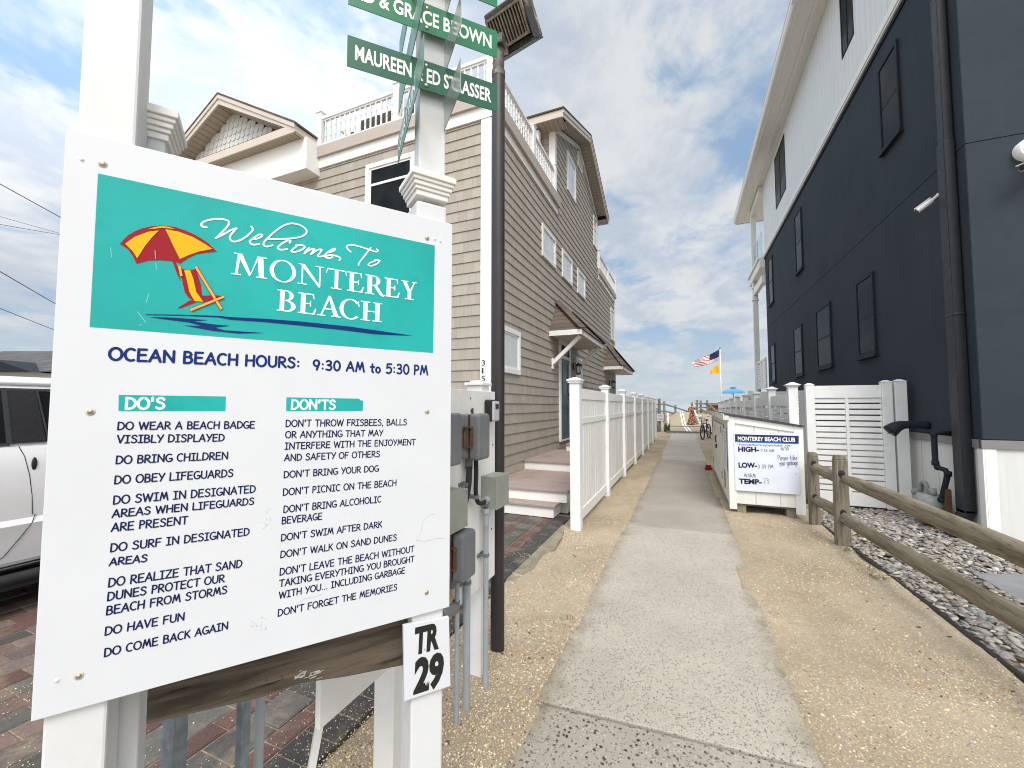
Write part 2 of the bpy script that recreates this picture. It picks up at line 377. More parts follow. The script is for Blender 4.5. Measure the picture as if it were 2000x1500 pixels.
M['dark'] = dark_wall()
def groove_mat(name, c, axis, pitch, dirt):
    b = NB(name); p = b.xyz(); f = b.math('FRACT', b.math('DIVIDE', p[axis], pitch))
    g = b.rng(b.math('ABSOLUTE', b.math('SUBTRACT', f, 0.5)), 0.465, 0.492)
    n = b.noise(1.0, 5, 0.6, b.map(scale=(30, 30, 1.2)))
    col = b.mix(b.rng(n, 0.35, 0.7), c, tuple(x * 0.93 for x in c)); col = b.mix(b.math('MULTIPLY', g, 0.55), col, tuple(x * 0.4 for x in c))
    d = b.noise(1.6, 6, 0.6, b.map(scale=(1, 1, 0.5))); col = b.mix(b.math('MULTIPLY', b.rng(d, 0.55, 0.75), 0.3), col, dirt)
    b.bump(b.math('SUBTRACT', 1.0, g), 0.5, 0.005); return b.fin(col, 0.55, 0, 0.35)
M['groove'] = groove_mat('white_grooved', (0.72, 0.73, 0.71), 1, 0.203, (0.52, 0.53, 0.50))
M['shedw'] = groove_mat('shed_boards', (0.74, 0.74, 0.70), 0, 0.30, (0.50, 0.47, 0.38))
M['shedside'] = groove_mat('shed_boards_side', (0.66, 0.64, 0.56), 1, 0.30, (0.44, 0.41, 0.32))
M['skirt'] = groove_mat('skirt_boards', (0.64, 0.64, 0.615), 1, 0.40, (0.50, 0.48, 0.42))
# ---- ground materials
def sand_mat():
    b = NB('sand'); big = b.noise(0.8, 6, 0.6); med = b.noise(6, 6, 0.6); grain = b.noise(420, 2); g2 = b.noise(120, 3)
    c = b.mix(b.rng(big, 0.32, 0.68), (0.29, 0.241, 0.176), (0.42, 0.36, 0.272))
    c = b.mix(b.math('MULTIPLY', b.rng(med, 0.5, 0.72), 0.6), c, (0.42, 0.355, 0.262)); c = b.mix(b.math('MULTIPLY', b.rng(b.noise(2.1, 7, 0.68), 0.54, 0.70), 0.5), c, (0.25, 0.195, 0.13))
    c = b.mix(b.math('MULTIPLY', b.rng(grain, 0.55, 0.72), 0.6), c, (0.62, 0.49, 0.32))
    c = b.mix(b.math('MULTIPLY', b.rng(grain, 0.47, 0.30), 0.75), c, (0.13, 0.095, 0.06)); c = b.mix(b.math('MULTIPLY', b.rng(g2, 0.46, 0.32), 0.6), c, (0.18, 0.135, 0.085))
    vo = b.voro(95); hue = b.xyz(vo['Color']); peb = b.rng(vo['Distance'], 0.42, 0.28)
    pk = b.math('MULTIPLY', peb, b.rng(hue[0], 0.42, 0.46)); pc = b.mix(b.rng(hue[1], 0.2, 0.9), (0.52, 0.37, 0.20), (0.74, 0.65, 0.50))
    c = b.mix(b.math('MULTIPLY', pk, 0.8), c, pc); dk = b.math('MULTIPLY', peb, b.rng(hue[0], 0.07, 0.03)); c = b.mix(b.math('MULTIPLY', dk, 0.8), c, (0.07, 0.06, 0.055))
    h = b.math('ADD', b.math('MULTIPLY', g2, 0.6), b.math('ADD', b.math('MULTIPLY', pk, 0.7), b.math('MULTIPLY', grain, 0.35)))
    b.bump(h, 0.6, 0.008); return b.fin(c, 0.95, 0, 0.12)
M['sand'] = sand_mat()
def concrete(name, base, dark_c, sc, thr, amt, edge=True):
    b = NB(name); n = b.noise(1.4, 6, 0.6); fine = b.noise(240, 3); md = b.noise(40, 4)
    c = b.mix(b.rng(n, 0.3, 0.7), tuple(x * 0.9 for x in base), tuple(x * 1.08 for x in base))
    c = b.mix(b.math('MULTIPLY', b.rng(fine, 0.45, 0.7), 0.35), c, tuple(min(1, x * 1.35) for x in base))
    c = b.mix(b.math('MULTIPLY', b.rng(md, 0.48, 0.72), 0.4), c, tuple(x * 0.7 for x in base))
    wv = b.new('ShaderNodeVectorMath', operation='ADD'); b.put(b.map(scale=(1, 0.85, 1)), wv.inputs[0])
    nn = b.new('ShaderNodeTexNoise'); b.put(b.pos, nn.inputs['Vector']); nn.inputs['Scale'].default_value = sc * 1.2
    ms = b.new('ShaderNodeVectorMath', operation='SCALE'); b.l.new(nn.outputs['Color'], ms.inputs[0]); ms.inputs['Scale'].default_value = 0.8 / sc
    b.l.new(ms.outputs[0], wv.inputs[1])
    vo = b.voro(sc, wv.outputs[0]); h = b.xyz(vo['Color'])
    st = b.math('MULTIPLY', b.rng(vo['Distance'], 0.36, 0.28), b.rng(h[0], thr, thr + 0.03))
    patch = b.rng(b.noise(2.6, 5, 0.6), 0.25, 0.5)
    c = b.mix(b.math('MULTIPLY', b.math('MULTIPLY', st, patch), amt), c, b.mix(h[1], dark_c, tuple(x * 2.6 for x in dark_c)))
    vo2 = b.voro(sc * 1.9); h2 = b.xyz(vo2['Color']); st2 = b.math('MULTIPLY', b.rng(vo2['Distance'], 0.38, 0.28), b.rng(h2[0], 0.58, 0.61))
    c = b.mix(b.math('MULTIPLY', st2, 0.85), c, tuple(x * 0.34 for x in base))
    vo3 = b.voro(sc * 1.5, b.map(loc=(3, 5, 1))); h3 = b.xyz(vo3['Color'])
    c = b.mix(b.math('MULTIPLY', b.math('MULTIPLY', b.rng(vo3['Distance'], 0.38, 0.28), b.rng(h3[0], 0.62, 0.65)), 0.7), c, tuple(min(1, x * 1.45) for x in base))
    if edge:                                                     # mossy dirt that has crept in from the borders of the walk
        p = b.xyz(); e = b.math('ADD', b.math('ABSOLUTE', b.math('ADD', p[0], 0.12)), b.math('MULTIPLY', b.noise(3.0, 6, 0.65), 0.42))
        c = b.mix(b.math('MULTIPLY', b.rng(e, 0.70, 0.86), 0.65), c, b.mix(b.rng(b.noise(9, 4), 0.4, 0.6), (0.15, 0.125, 0.075), (0.24, 0.205, 0.14)))
    b.bump(b.math('ADD', fine, b.math('MULTIPLY', st, 0.4)), 0.4, 0.003); return b.fin(c, 0.88, 0, 0.2)
M['slab_near'] = concrete('slab_near', (0.32, 0.29, 0.25), (0.022, 0.026, 0.03), 46, 0.42, 0.97)
M['slab_mid'] = concrete('slab_mid', (0.385, 0.354, 0.304), (0.045, 0.05, 0.055), 80, 0.46, 0.95)
M['slab_far'] = concrete('slab_far', (0.32, 0.295, 0.255), (0.05, 0.05, 0.05), 85, 0.38, 0.85)
M['slab_end'] = concrete('slab_end', (0.40, 0.375, 0.335), (0.06, 0.06, 0.06), 80, 0.8, 0.5, False)
def attr_mat(name, rough=0.8, var=0.3, scale=60, bump=0.3, spec=0.3, sand=False):
    b = NB(name); a = b.new('ShaderNodeAttribute', attribute_name='col'); n = b.noise(scale, 4); n2 = b.noise(scale * 5, 2)
    c = b.mix(b.math('MULTIPLY', b.rng(n, 0.3, 0.7), var), a.outputs['Color'], (0.02, 0.02, 0.02)); c = b.mix(b.math('MULTIPLY', b.rng(n2, 0.6, 0.75), 0.4), c, (0.5, 0.46, 0.4))
    if sand: c = b.mix(b.math('MULTIPLY', b.rng(b.noise(4.5, 8, 0.7), 0.48, 0.72), 0.55), c, (0.30, 0.245, 0.18))
    b.bump(n2, bump, 0.002); return b.fin(c, rough, 0, spec)
M['paver'] = attr_mat('paver', 0.85, sand=True); M['pebble'] = attr_mat('pebble', 0.6, 0.35, 45, 0.15, 0.35); M['grit'] = attr_mat('grit', 0.7, 0.2, 90, 0.1)
M['sea'] = simple('sea', (0.30, 0.39, 0.44), 0.5, var=0.1, scale=0.05)
M['mat_tan'] = simple('mat_tan', (0.34, 0.275, 0.195), 0.9, var=0.08, scale=12, bump=0.3, bscale=150)
M['edging'] = simple('edging', (0.02, 0.02, 0.02), 0.6, var=0.2)
# ------------------------------------------------------------------ ground (one sheet to the horizon)
def smooth(a, b, x):
    t = np.clip((x - a) / (b - a), 0, 1); return t * t * (3 - 2 * t)
def vnoise(x, y, seed):
    r = np.random.default_rng(seed).random((64, 64)); xi = np.floor(x).astype(int); yi = np.floor(y).astype(int); fx = x - xi; fy = y - yi
    fx = fx * fx * (3 - 2 * fx); fy = fy * fy * (3 - 2 * fy); g = lambda a, b_: r[a % 64, b_ % 64]
    return (g(xi, yi) * (1 - fx) + g(xi + 1, yi) * fx) * (1 - fy) + (g(xi, yi + 1) * (1 - fx) + g(xi + 1, yi + 1) * fx) * fy
def gheight(X, Y):
    X = np.asarray(X, float); Y = np.asarray(Y, float)
    z = -0.012 + 0.024 * (vnoise(X * 2.1 + 9, Y * 1.7 + 3, 1) - 0.5) + 0.030 * (vnoise(X * 5 + 2, Y * 4.3 + 8, 2) - 0.5) + 0.010 * (vnoise(X * 16, Y * 15, 3) - 0.5)
    e = np.abs(X + 0.12); k_ = smooth(0.62, 0.95, e); z = np.where((Y < 24) & (e < 1), (z + 0.012) * (0.30 + 0.70 * k_) - 0.012, z); lim = 0.612 - 0.30 * np.clip(vnoise(Y * 0.95 + 3, np.sign(X + 0.12) * 5 + 20 + 0 * Y, 17) - 0.70, 0, 1) - 0.018 * vnoise(Y * 7, X * 0 + 4, 18); z = z + 0.017 * smooth(0.90, 0.64, e); near = smooth(lim, lim - 0.05, e); z = z - 0.06 * near * (Y < 24)
    z = np.where(X < -1.5, np.minimum(z, -0.045 - 0.05 * smooth(-1.5, -1.7, X) * (Y < 24)), z)
    z = np.where((X > 1.72) & (Y < 24), -0.05, z)
    dune = smooth(33.6, 41.5, Y) * (0.86 + 0.1 * (vnoise(X * 0.4, Y * 0.3, 5) - 0.5)) - 4.2 * smooth(45, 70, Y)
    return z + dune + 0.12 * (vnoise(X * 0.5 + 4, Y * 0.5, 6) - 0.35) * smooth(27, 36, Y) * smooth(0.9, 2.0, np.abs(X - 0.2))
def axis(parts):
    out = []
    for a, b_, st in parts: out += list(np.arange(a, b_, st))
    out.append(parts[-1][1]); return np.array(out)
gx = axis([(-2500, -300, 700), (-300, -30, 45), (-30, -4, 2), (-4, -1.75, 0.25), (-1.75, 1.85, 0.045), (1.85, 4, 0.2), (4, 30, 2), (30, 300, 45), (300, 2500, 700)])
gy = axis([(-300, -20, 40), (-20, 0.2, 1.0), (0.2, 9, 0.045), (9, 24, 0.12), (24, 48, 0.4), (48, 80, 2), (80, 120, 10)])
GX, GY = np.meshgrid(gx, gy); GZ = gheight(GX, GY)
gv = np.stack([GX.ravel(), GY.ravel(), GZ.ravel()], 1); nx = len(gx); ny = len(gy)
ii = (np.arange(ny - 1)[:, None] * nx + np.arange(nx - 1)[None, :]).ravel()
gf = np.stack([ii, ii + 1, ii + nx + 1, ii + nx], 1)
def np_mesh(name, V, F, mat, colors=None, smooth_=True):
    me = bpy.data.meshes.new(name); k = F.shape[1]
    me.vertices.add(len(V)); me.vertices.foreach_set('co', np.asarray(V, np.float32).ravel())
    me.loops.add(F.size); me.loops.foreach_set('vertex_index', F.astype(np.int32).ravel())
    me.polygons.add(len(F)); me.polygons.foreach_set('loop_start', (np.arange(len(F)) * k).astype(np.int32))
    me.polygons.foreach_set('use_smooth', np.full(len(F), smooth_))
    me.update(calc_edges=True); me.validate()
    me.materials.append(mat)
    if colors is not None:
        at = me.attributes.new('col', 'FLOAT_COLOR', 'POINT'); at.data.foreach_set('color', np.concatenate([colors, np.ones((len(colors), 1))], 1).astype(np.float32).ravel())
    return me
struct(link('sand_ground', np_mesh('sand_ground', gv, gf, M['sand'])))
mb = MB(); mb.add([(-4000, 70, -2.9), (4000, 70, -2.9), (4000, 5000, -2.9), (-4000, 5000, -2.9)], [(0, 1, 2, 3)]); struct(mb.build('sea_water', M['sea']))
# walk: four concrete pours with open joints
def slab(y0l, y0r, y1l, y1r, m, top, x0=-0.745, x1=0.505):
    mb = MB(); mb.hexa([(x0, y0l, -0.12), (x1, y0r, -0.12), (x1, y1r, -0.12), (x0, y1l, -0.12), (x0, y0l, top), (x1, y0r, top), (x1, y1r, top), (x0, y1l, top)])
    struct(mb.build('concrete_walk', m, bevel=0.006))
slab(-3, -3, 2.085, 2.165, M['slab_near'], 0.0)
slab(2.10, 2.18, 5.54, 5.575, M['slab_mid'], 0.006)
slab(5.555, 5.59, 12.6, 12.6, M['slab_far'], 0.002)
slab(12.62, 12.62, 15.3, 15.3, M['slab_end'], 0.004); slab(15.32, 15.32, 18.2, 18.2, M['slab_end'], 0.0); slab(18.22, 18.22, 21.2, 21.2, M['slab_end'], 0.004); slab(21.22, 21.22, 24.3, 24.3, M['slab_end'], 0.001)
# block paving left of the sand strip
def block_paving():
    V = []; F = []; Cc = []
    CH = [(0.050, 0.050, 0.049), (0.058, 0.057, 0.054)]; RD = [(0.125, 0.066, 0.058), (0.145, 0.082, 0.072), (0.112, 0.062, 0.056)]; GR = [(0.10, 0.097, 0.09), (0.12, 0.115, 0.107), (0.085, 0.083, 0.078)]; BR = [(0.175, 0.13, 0.11), (0.145, 0.118, 0.105), (0.165, 0.115, 0.10)]
    def blk(x0, x1, y0, y1, c):
        g = 0.004; cham = 0.006; z = -0.004 + random.uniform(-0.003, 0.003); b0 = len(V)
        tx, ty = random.uniform(-.004, .004), random.uniform(-.004, .004)
        for (a, bb, zz) in ((0, 0, -0.05), (cham * 0, 0, -0.006), (cham, cham, 0)):
            for (px, py, sx_, sy_) in ((x0 + g, y0 + g, 1, 1), (x1 - g, y0 + g, -1, 1), (x1 - g, y1 - g, -1, -1), (x0 + g, y1 - g, 1, -1)):
                V.append((px + sx_ * a, py + sy_ * bb, z + zz + tx * sx_ * .4 + ty * sy_ * .4))
        for l in (0, 4):
            for j in range(4): F.append((b0 + l + j, b0 + l + (j + 1) % 4, b0 + l + 4 + (j + 1) % 4, b0 + l + 4 + j))
        F.append((b0 + 8, b0 + 9, b0 + 10, b0 + 11)); s = random.uniform(0.85, 1.15); Cc.extend([tuple(k * s for k in c)] * 12)
    rows = [(0.21, 0.145, CH), (0.115, 0.215, RD), (0.215, 0.215, GR), (0.115, 0.215, RD)]
    x = -1.50; i = 0
    while x > -9.2:
        if i < 4: wd, ln, cs = rows[i]
        else: wd, ln, cs = ((0.215, 0.215, GR) if i % 2 == 0 else (0.115, 0.215, RD)) if x > -2.6 else (0.155, 0.225, BR)
        y = -2.0 + (i % 2) * ln * 0.5 + random.uniform(0, 0.05)
        ymax = 5.62 if x > -2.86 else 5.75
        while y < ymax:
            c = random.choice(cs)
            if i >= 4: c = random.choice(cs if x > -2.6 else random.choice((BR, BR, BR, RD, GR)))
            blk(x - wd, x, y, min(y + ln, ymax + 0.02), c); y += ln
        x -= wd; i += 1
    return np_mesh('block_paving', np.array(V), np.array(F), M['paver'], np.array(Cc), False)
struct(link('block_paving', block_paving()))
mb = MB(); mb.box(-9.3, -2.1, -0.09, -1.505, 5.75, -0.012); struct(mb.build('paving_bed', simple('joint_sand', (0.24, 0.195, 0.14), 0.95, var=0.3, scale=30, bump=0.5, bscale=200)))
# broken concrete haunching beside the paving
mb = MB(); P = [(-1.50, 3.4), (-1.42, 3.42), (-1.36, 3.75), (-1.39, 4.1), (-1.33, 4.35), (-1.37, 4.75), (-1.44, 5.2), (-1.50, 5.2)]
mb.prism(P, lambda a, b, c: (a, b, c), -0.06, -0.002); struct(mb.build('concrete_haunch', M['slab_far'], bevel=0.01))
# ------------------------------------------------------------------ loose stones
def icos(sub):
    bm = bmesh.new(); bmesh.ops.create_icosphere(bm, subdivisions=sub, radius=1.0); bm.verts.ensure_lookup_table()
    V = np.array([v.co[:] for v in bm.verts]); F = np.array([[v.index for v in f.verts] for f in bm.faces]); bm.free(); return V, F
def scatter(name, mat, P, size, cols, sub, flat=(0.55, 0.8), elong=(1.0, 1.6), sink=0.3):
    V0, F0 = icos(sub); n = len(P); m = len(V0)
    s = size[:, None, None]; ex = RNG.uniform(*elong, n); ez = RNG.uniform(*flat, n)
    V = np.repeat(V0[None], n, 0) * (1 + RNG.normal(0, 0.07 if sub > 1 else 0.14, (n, m, 1)))
    V = V * np.stack([ex, np.ones(n), ez], 1)[:, None, :] * s
    tl = RNG.uniform(-0.4, 0.4, n); c, sn = np.cos(tl)[:, None], np.sin(tl)[:, None]
    x = V[:, :, 0] * c - V[:, :, 2] * sn; z = V[:, :, 0] * sn + V[:, :, 2] * c; V[:, :, 0] = x; V[:, :, 2] = z
    a = RNG.uniform(0, 2 * PI, n); c, sn = np.cos(a)[:, None], np.sin(a)[:, None]
    x = V[:, :, 0] * c - V[:, :, 1] * sn; y = V[:, :, 0] * sn + V[:, :, 1] * c; V[:, :, 0] = x; V[:, :, 1] = y
    P = P.copy(); P[:, 2] += size * ez * (1 - 2 * sink) * 0.6
    V = V + P[:, None, :]; F = (F0[None] + (np.arange(n) * m)[:, None, None]).reshape(-1, 3)
    o = link(name, np_mesh(name, V.reshape(-1, 3), F, mat, np.repeat(cols, m, 0))); o['kind'] = 'stuff'; return o
def palette(n, pal, wts, jit=0.18):
    k = RNG.choice(len(pal), n, p=np.array(wts) / sum(wts)); c = np.array(pal)[k] * RNG.uniform(1 - jit, 1 + jit, (n, 1)); return np.clip(c, 0, 1)
# river stones in the bed between the edging and the dark house
def edge_x(y): return 1.60 + np.clip(6.6 - y, 0, 9) * 0.048
n = 15000
yy = 1.5 + (7.72 - 1.5) * RNG.random(n) ** 1.05; xx = edge_x(yy) + 0.025 + RNG.random(n) * (3.08 - edge_x(yy))
fr = (yy < 6.30); xx = np.where(fr, edge_x(yy) + 0.025 + RNG.random(n) * (2.7 - 0.3), xx)
keep = ~((xx > 2.40) & (yy < 5.25 + (xx - 2.4) * 0.25)) ; xx, yy = xx[keep], yy[keep]; n = len(xx)
sz = RNG.uniform(0.011, 0.024, n) * (0.8 + 0.5 * RNG.random(n))
lay = RNG.random(n)
scatter('river_stones', M['pebble'], np.stack([xx, yy, -0.025 + 0.028 * lay + 0.014 * vnoise(xx * 3, yy * 3, 9)], 1), sz,
        palette(n, [(0.36, 0.34, 0.305), (0.26, 0.25, 0.235), (0.155, 0.155, 0.158), (0.32, 0.265, 0.20), (0.50, 0.47, 0.42), (0.22, 0.15, 0.11)], [5, 5, 3, 3.4, 2.6, 0.6]), 2, (0.4, 0.65), (1.1, 1.8))
# quartz grit on the sand
n = 60000
yy = 0.9 + 7.6 * RNG.random(n) ** 2.2; side = RNG.random(n)
xx = np.where(side < 0.40, -1.50 + 0.78 * RNG.random(n), 0.49 + (edge_x(yy) - 0.47) * RNG.random(n))
cl = vnoise(xx * 2.3 + 5, yy * 1.9, 12); keep = RNG.random(n) < np.clip((cl - 0.12) * 1.6, 0.1, 1) * np.where(side < 0.4, 1, 0.55 + 0.45 * np.clip((xx - 0.9) / 0.6, 0, 1)); xx, yy = xx[keep], yy[keep]; n = len(xx)
sz = RNG.uniform(0.0019, 0.0048, n) * np.where(RNG.random(n) < 0.06, 1.8, 1)
scatter('sand_grit', M['grit'], np.stack([xx, yy, gheight(xx, yy)], 1), sz, palette(n, [(0.62, 0.47, 0.28), (0.74, 0.64, 0.47), (0.50, 0.33, 0.16), (0.80, 0.74, 0.62), (0.09, 0.08, 0.075), (0.33, 0.24, 0.15)], [5, 5, 3, 2, 0.9, 2]), 1, (0.6, 0.9), (1, 1.5))
n = 9000; yy = 0.7 + 3.4 * RNG.random(n) ** 1.4; xx = -1.5 - 1.9 * RNG.random(n) ** 1.6; kp = RNG.random(n) < np.clip((vnoise(xx * 3, yy * 3, 21) - 0.25) * 1.5, 0.08, 1); xx, yy = xx[kp], yy[kp]; n = len(xx)
scatter('paving_grit', M['grit'], np.stack([xx, yy, np.full(n, -0.004)], 1), RNG.uniform(0.0014, 0.0034, n), palette(n, [(0.62, 0.47, 0.28), (0.74, 0.64, 0.47), (0.80, 0.74, 0.62)], [4, 5, 3]), 1, (0.6, 0.9), (1, 1.5))
# dark chips and small stones near posts and joints
n = 170; xx = np.concatenate([RNG.uniform(-1.4, -0.76, 60), RNG.uniform(1.05, 1.7, 110)]); yy = np.concatenate([1.5 + 3.5 * RNG.random(60) ** 1.4, 1.8 + 4.6 * RNG.random(110)])
scatter('stray_stones', M['pebble'], np.stack([xx, yy, gheight(xx, yy)], 1), RNG.uniform(0.004, 0.010, n), palette(n, [(0.06, 0.055, 0.05), (0.34, 0.32, 0.29), (0.62, 0.52, 0.36)], [1, 3, 4]), 2, (0.4, 0.7), (1.1, 2.0))
# slate-look stone paving at the right edge of the stone bed
mb = MB()
pts = [[(2.25, 1.0), (2.75, 1.0), (2.70, 2.2), (2.24, 2.35)], [(2.76, 1.0), (3.9, 1.0), (3.9, 2.1), (2.71, 2.2)], [(2.24, 2.37), (2.70, 2.22), (2.95, 3.2), (2.22, 3.1)], [(2.71, 2.22), (3.9, 2.12), (3.9, 3.0), (2.97, 3.2)],
       [(2.22, 3.12), (2.94, 3.22), (2.9, 4.25), (2.2, 4.0)], [(2.96, 3.22), (3.9, 3.02), (3.9, 4.6), (2.92, 4.26)]]
for q in pts: mb.prism([(a + .12 + (b - 1) * .02, b + 1.15) for a, b in q], lambda a, b, c: (a, b, c), -0.06, 0.018 + random.uniform(-.003, .003))
struct(mb.build('slate_paving', simple('slate', (0.20, 0.205, 0.215), 0.75, var=0.12, scale=5, bump=0.4, bscale=40, bdist=0.006), bevel=0.006))
# ------------------------------------------------------------------ building helpers
def WP(ax, c, s):
    if ax == 'X': return lambda a, z, o: (c + s * o, a, z)
    return lambda a, z, o: (a, c + s * o, z)
def wbox(mb, wp, a0, a1, z0, z1, o0, o1, m=0):
    p = [wp(a0, z0, o0), wp(a1, z0, o0), wp(a1, z0, o1), wp(a0, z0, o1), wp(a0, z1, o0), wp(a1, z1, o0), wp(a1, z1, o1), wp(a0, z1, o1)]
    mb.hexa(p, m)
def frame(mb, wp, a0, a1, z0, z1, w_, o0, o1, m=0, wb=None):
    wb = wb or w_
    wbox(mb, wp, a0, a0 + w_, z0 + wb, z1 - w_, o0, o1, m); wbox(mb, wp, a1 - w_, a1, z0 + wb, z1 - w_, o0, o1, m)
    wbox(mb, wp, a0, a1, z1 - w_, z1, o0, o1, m); wbox(mb, wp, a0, a1, z0, z0 + wb, o0, o1, m)
def window(parent, wp, a0, a1, z0, z1, fm, gm, fw=0.07, proud=0.045, bars=(), vbars=(), sash=True):
    mb = MB(); frame(mb, wp, a0, a1, z0, z1, fw, 0.0, proud)
    o = mb.build('window', fm, parent, bevel=0.004)
    b0, b1, c0, c1 = a0 + fw, a1 - fw, z0 + fw, z1 - fw
    if sash:
        mb = MB(); frame(mb, wp, b0 + 0.002, b1 - 0.002, c0 + 0.002, c1 - 0.002, 0.035, 0.0, proud - 0.018)
        for z in bars: wbox(mb, wp, b0 + 0.037, b1 - 0.037, z - 0.022, z + 0.022, 0.0, proud - 0.010)
        for a in vbars: wbox(mb, wp, a - 0.018, a + 0.018, c0 + 0.037, c1 - 0.037, 0.0, proud - 0.014)
        mb.build('sash', fm, o)
    mb = MB(); wbox(mb, wp, b0 + 0.01, b1 - 0.01, c0 + 0.01, c1 - 0.01, 0.002, 0.022); mb.build('pane', gm, o)
    return o
def lap(mb, wp, a_of, z0, z1, ex, gaps=()):
    k = 0; z = z0
    while z < z1 - 0.01:
        zt = min(z + ex, z1); r = a_of((z + zt) / 2)
        if r:
            a0, a1 = r
            mb.add([wp(a0, z, 0.0), wp(a1, z, 0.0), wp(a1, z, 0.020), wp(a0, z, 0.020), wp(a0, zt + 0.004, 0.004), wp(a1, zt + 0.004, 0.004)], [(0, 1, 2, 3), (3, 2, 5, 4)])
        z = zt
# ------------------------------------------------------------------ taupe shingled house on the left
XL, YF, YB = -2.84, 5.83, 18.46
lh = thing('shingled_house', (-7.5, 12, 0), 'tall taupe shingle sided house with white trim and rooftop deck left of the walk', 'house')
wx = WP('X', XL, 1); wy = WP('Y', YF, -1)
ZB = 6.25
mb = MB(); mb.box(-13, YF + 0.02, -0.1, XL - 0.02, YB, ZB + 0.2); mb.build('wall', M['tan'], lh)
mb = MB(); lap(mb, wx, lambda z: (YF + 0.0, YB), 0.51, ZB + 0.14, 0.178)
o = mb.build('shingle_siding', M['sidX'], lh, recalc=False)
mb = MB(); lap(mb, wy, lambda z: (-13, XL), 0.51, ZB, 0.178); mb.build('shingle_siding', M['sidY'], lh, recalc=False)
mb = MB(); wbox(mb, wx, YF, YB, -0.05, 0.508, 0.0, 0.008); wbox(mb, wy, -13, XL, -0.05, 0.508, 0, 0.008); mb.build('base_board', M['tan'], lh)
mb = MB(); wbox(mb, wy, XL - 0.165, XL + 0.024, 0.53, ZB - 0.002, 0.0, 0.030); mb.build('corner_board', M['trim'], lh, bevel=0.003)
mb = MB(); wbox(mb, wx, YB - 0.10, YB + 0.02, 0.53, ZB - 0.002, 0.0, 0.030); mb.build('corner_board', M['trim'], lh, bevel=0.003)
# deck bands (white frieze, tan fascia)
for a in ((wy, -7.1, XL + 0.04, ZB, ZB + 0.2, 0, 0.04), (wx, YF - 0.038, 9.58, ZB, ZB + 0.17, 0, 0.038), (wx, 14.72, YB + 0.05, ZB - 0.12, ZB + 0.05, 0, 0.04)): mb = MB(); wbox(mb, *a); mb.build('frieze_board', M['trim'], lh)
for a in ((wy, -7.1, XL + 0.10, ZB + 0.2, ZB + 0.42, -0.05, 0.09), (wx, YF - 0.088, 9.60, ZB + 0.172, ZB + 0.418, 0.0, 0.098), (wx, 14.70, YB + 0.09, ZB + 0.052, ZB + 0.26, 0.0, 0.09)): mb = MB(); wbox(mb, *a); mb.build('deck_fascia', M['tan'], lh, bevel=0.004)
mb = MB(); mb.box(-7.1, YF - 0.04, ZB + 0.25, XL + 0.05, 9.58, ZB + 0.40); mb.build('deck_floor', M['deck'], lh)
# tower (third storey) with a gable to the walk
Y0, Y1, YP, ZE, ZP = 9.37, 14.66, 11.98, 8.30, 9.50
def gable_z(y): return ZP - (abs(y - YP)) * 0.41
def tower_span(z):
    if z < gable_z(Y0): return (Y0, Y1)
    d = (ZP - z) / 0.41
    return (YP - d, YP + d) if d > 0.02 else None
mb = MB(); mb.prism([(Y0 + .02, ZB), (Y1 - .02, ZB), (Y1 - .02, gable_z(Y1)), (YP, ZP), (Y0 + .02, gable_z(Y0))], lambda a, b, c: (c, a, b), -9.0, XL - 0.02); mb.build('wall', M['tan'], lh)
mb = MB(); lap(mb, wx, tower_span, 0.51 + 0.178 * 33, ZP, 0.178); mb.build('shingle_siding', M['sidX'], lh, recalc=False)
wty = WP('Y', Y0, -1)
mb = MB(); lap(mb, wty, lambda z: (-9, XL), 0.51 + 0.178 * 33, ZE + 0.05, 0.178); mb.build('shingle_siding', M['sidY'], lh, recalc=False)
mb = MB(); wbox(mb, wx, Y0 - 0.03, Y0 + 0.11, ZB + 0.16, gable_z(Y0) - 0.02, 0, 0.032); wbox(mb, wty, XL - 0.12, XL + 0.0, ZB + 0.40, gable_z(Y0) - 0.02, 0, 0.03); mb.build('corner_board', M['trim'], lh)
mb = MB(); wbox(mb, wx, Y1 - 0.10, Y1 + 0.02, ZB + 0.26, gable_z(Y1) - 0.02, 0, 0.032); mb.build('corner_board', M['trim'], lh)
for s in (-1, 1):                                                # rake trim under the soffit
    mb = MB(); ye = Y0 if s < 0 else Y1
    mb.beam((XL + 0.02, YP, ZP - 0.10), (XL + 0.02, ye, gable_z(ye) - 0.10), 0.03, 0.13, (1, 0, 0) if False else (0, 0, 1)); mb.build('rake_board', M['trim'], lh)
XO = XL + 0.36
rf = MB(); fa = MB(); sf = MB(); sl_ = 0.41
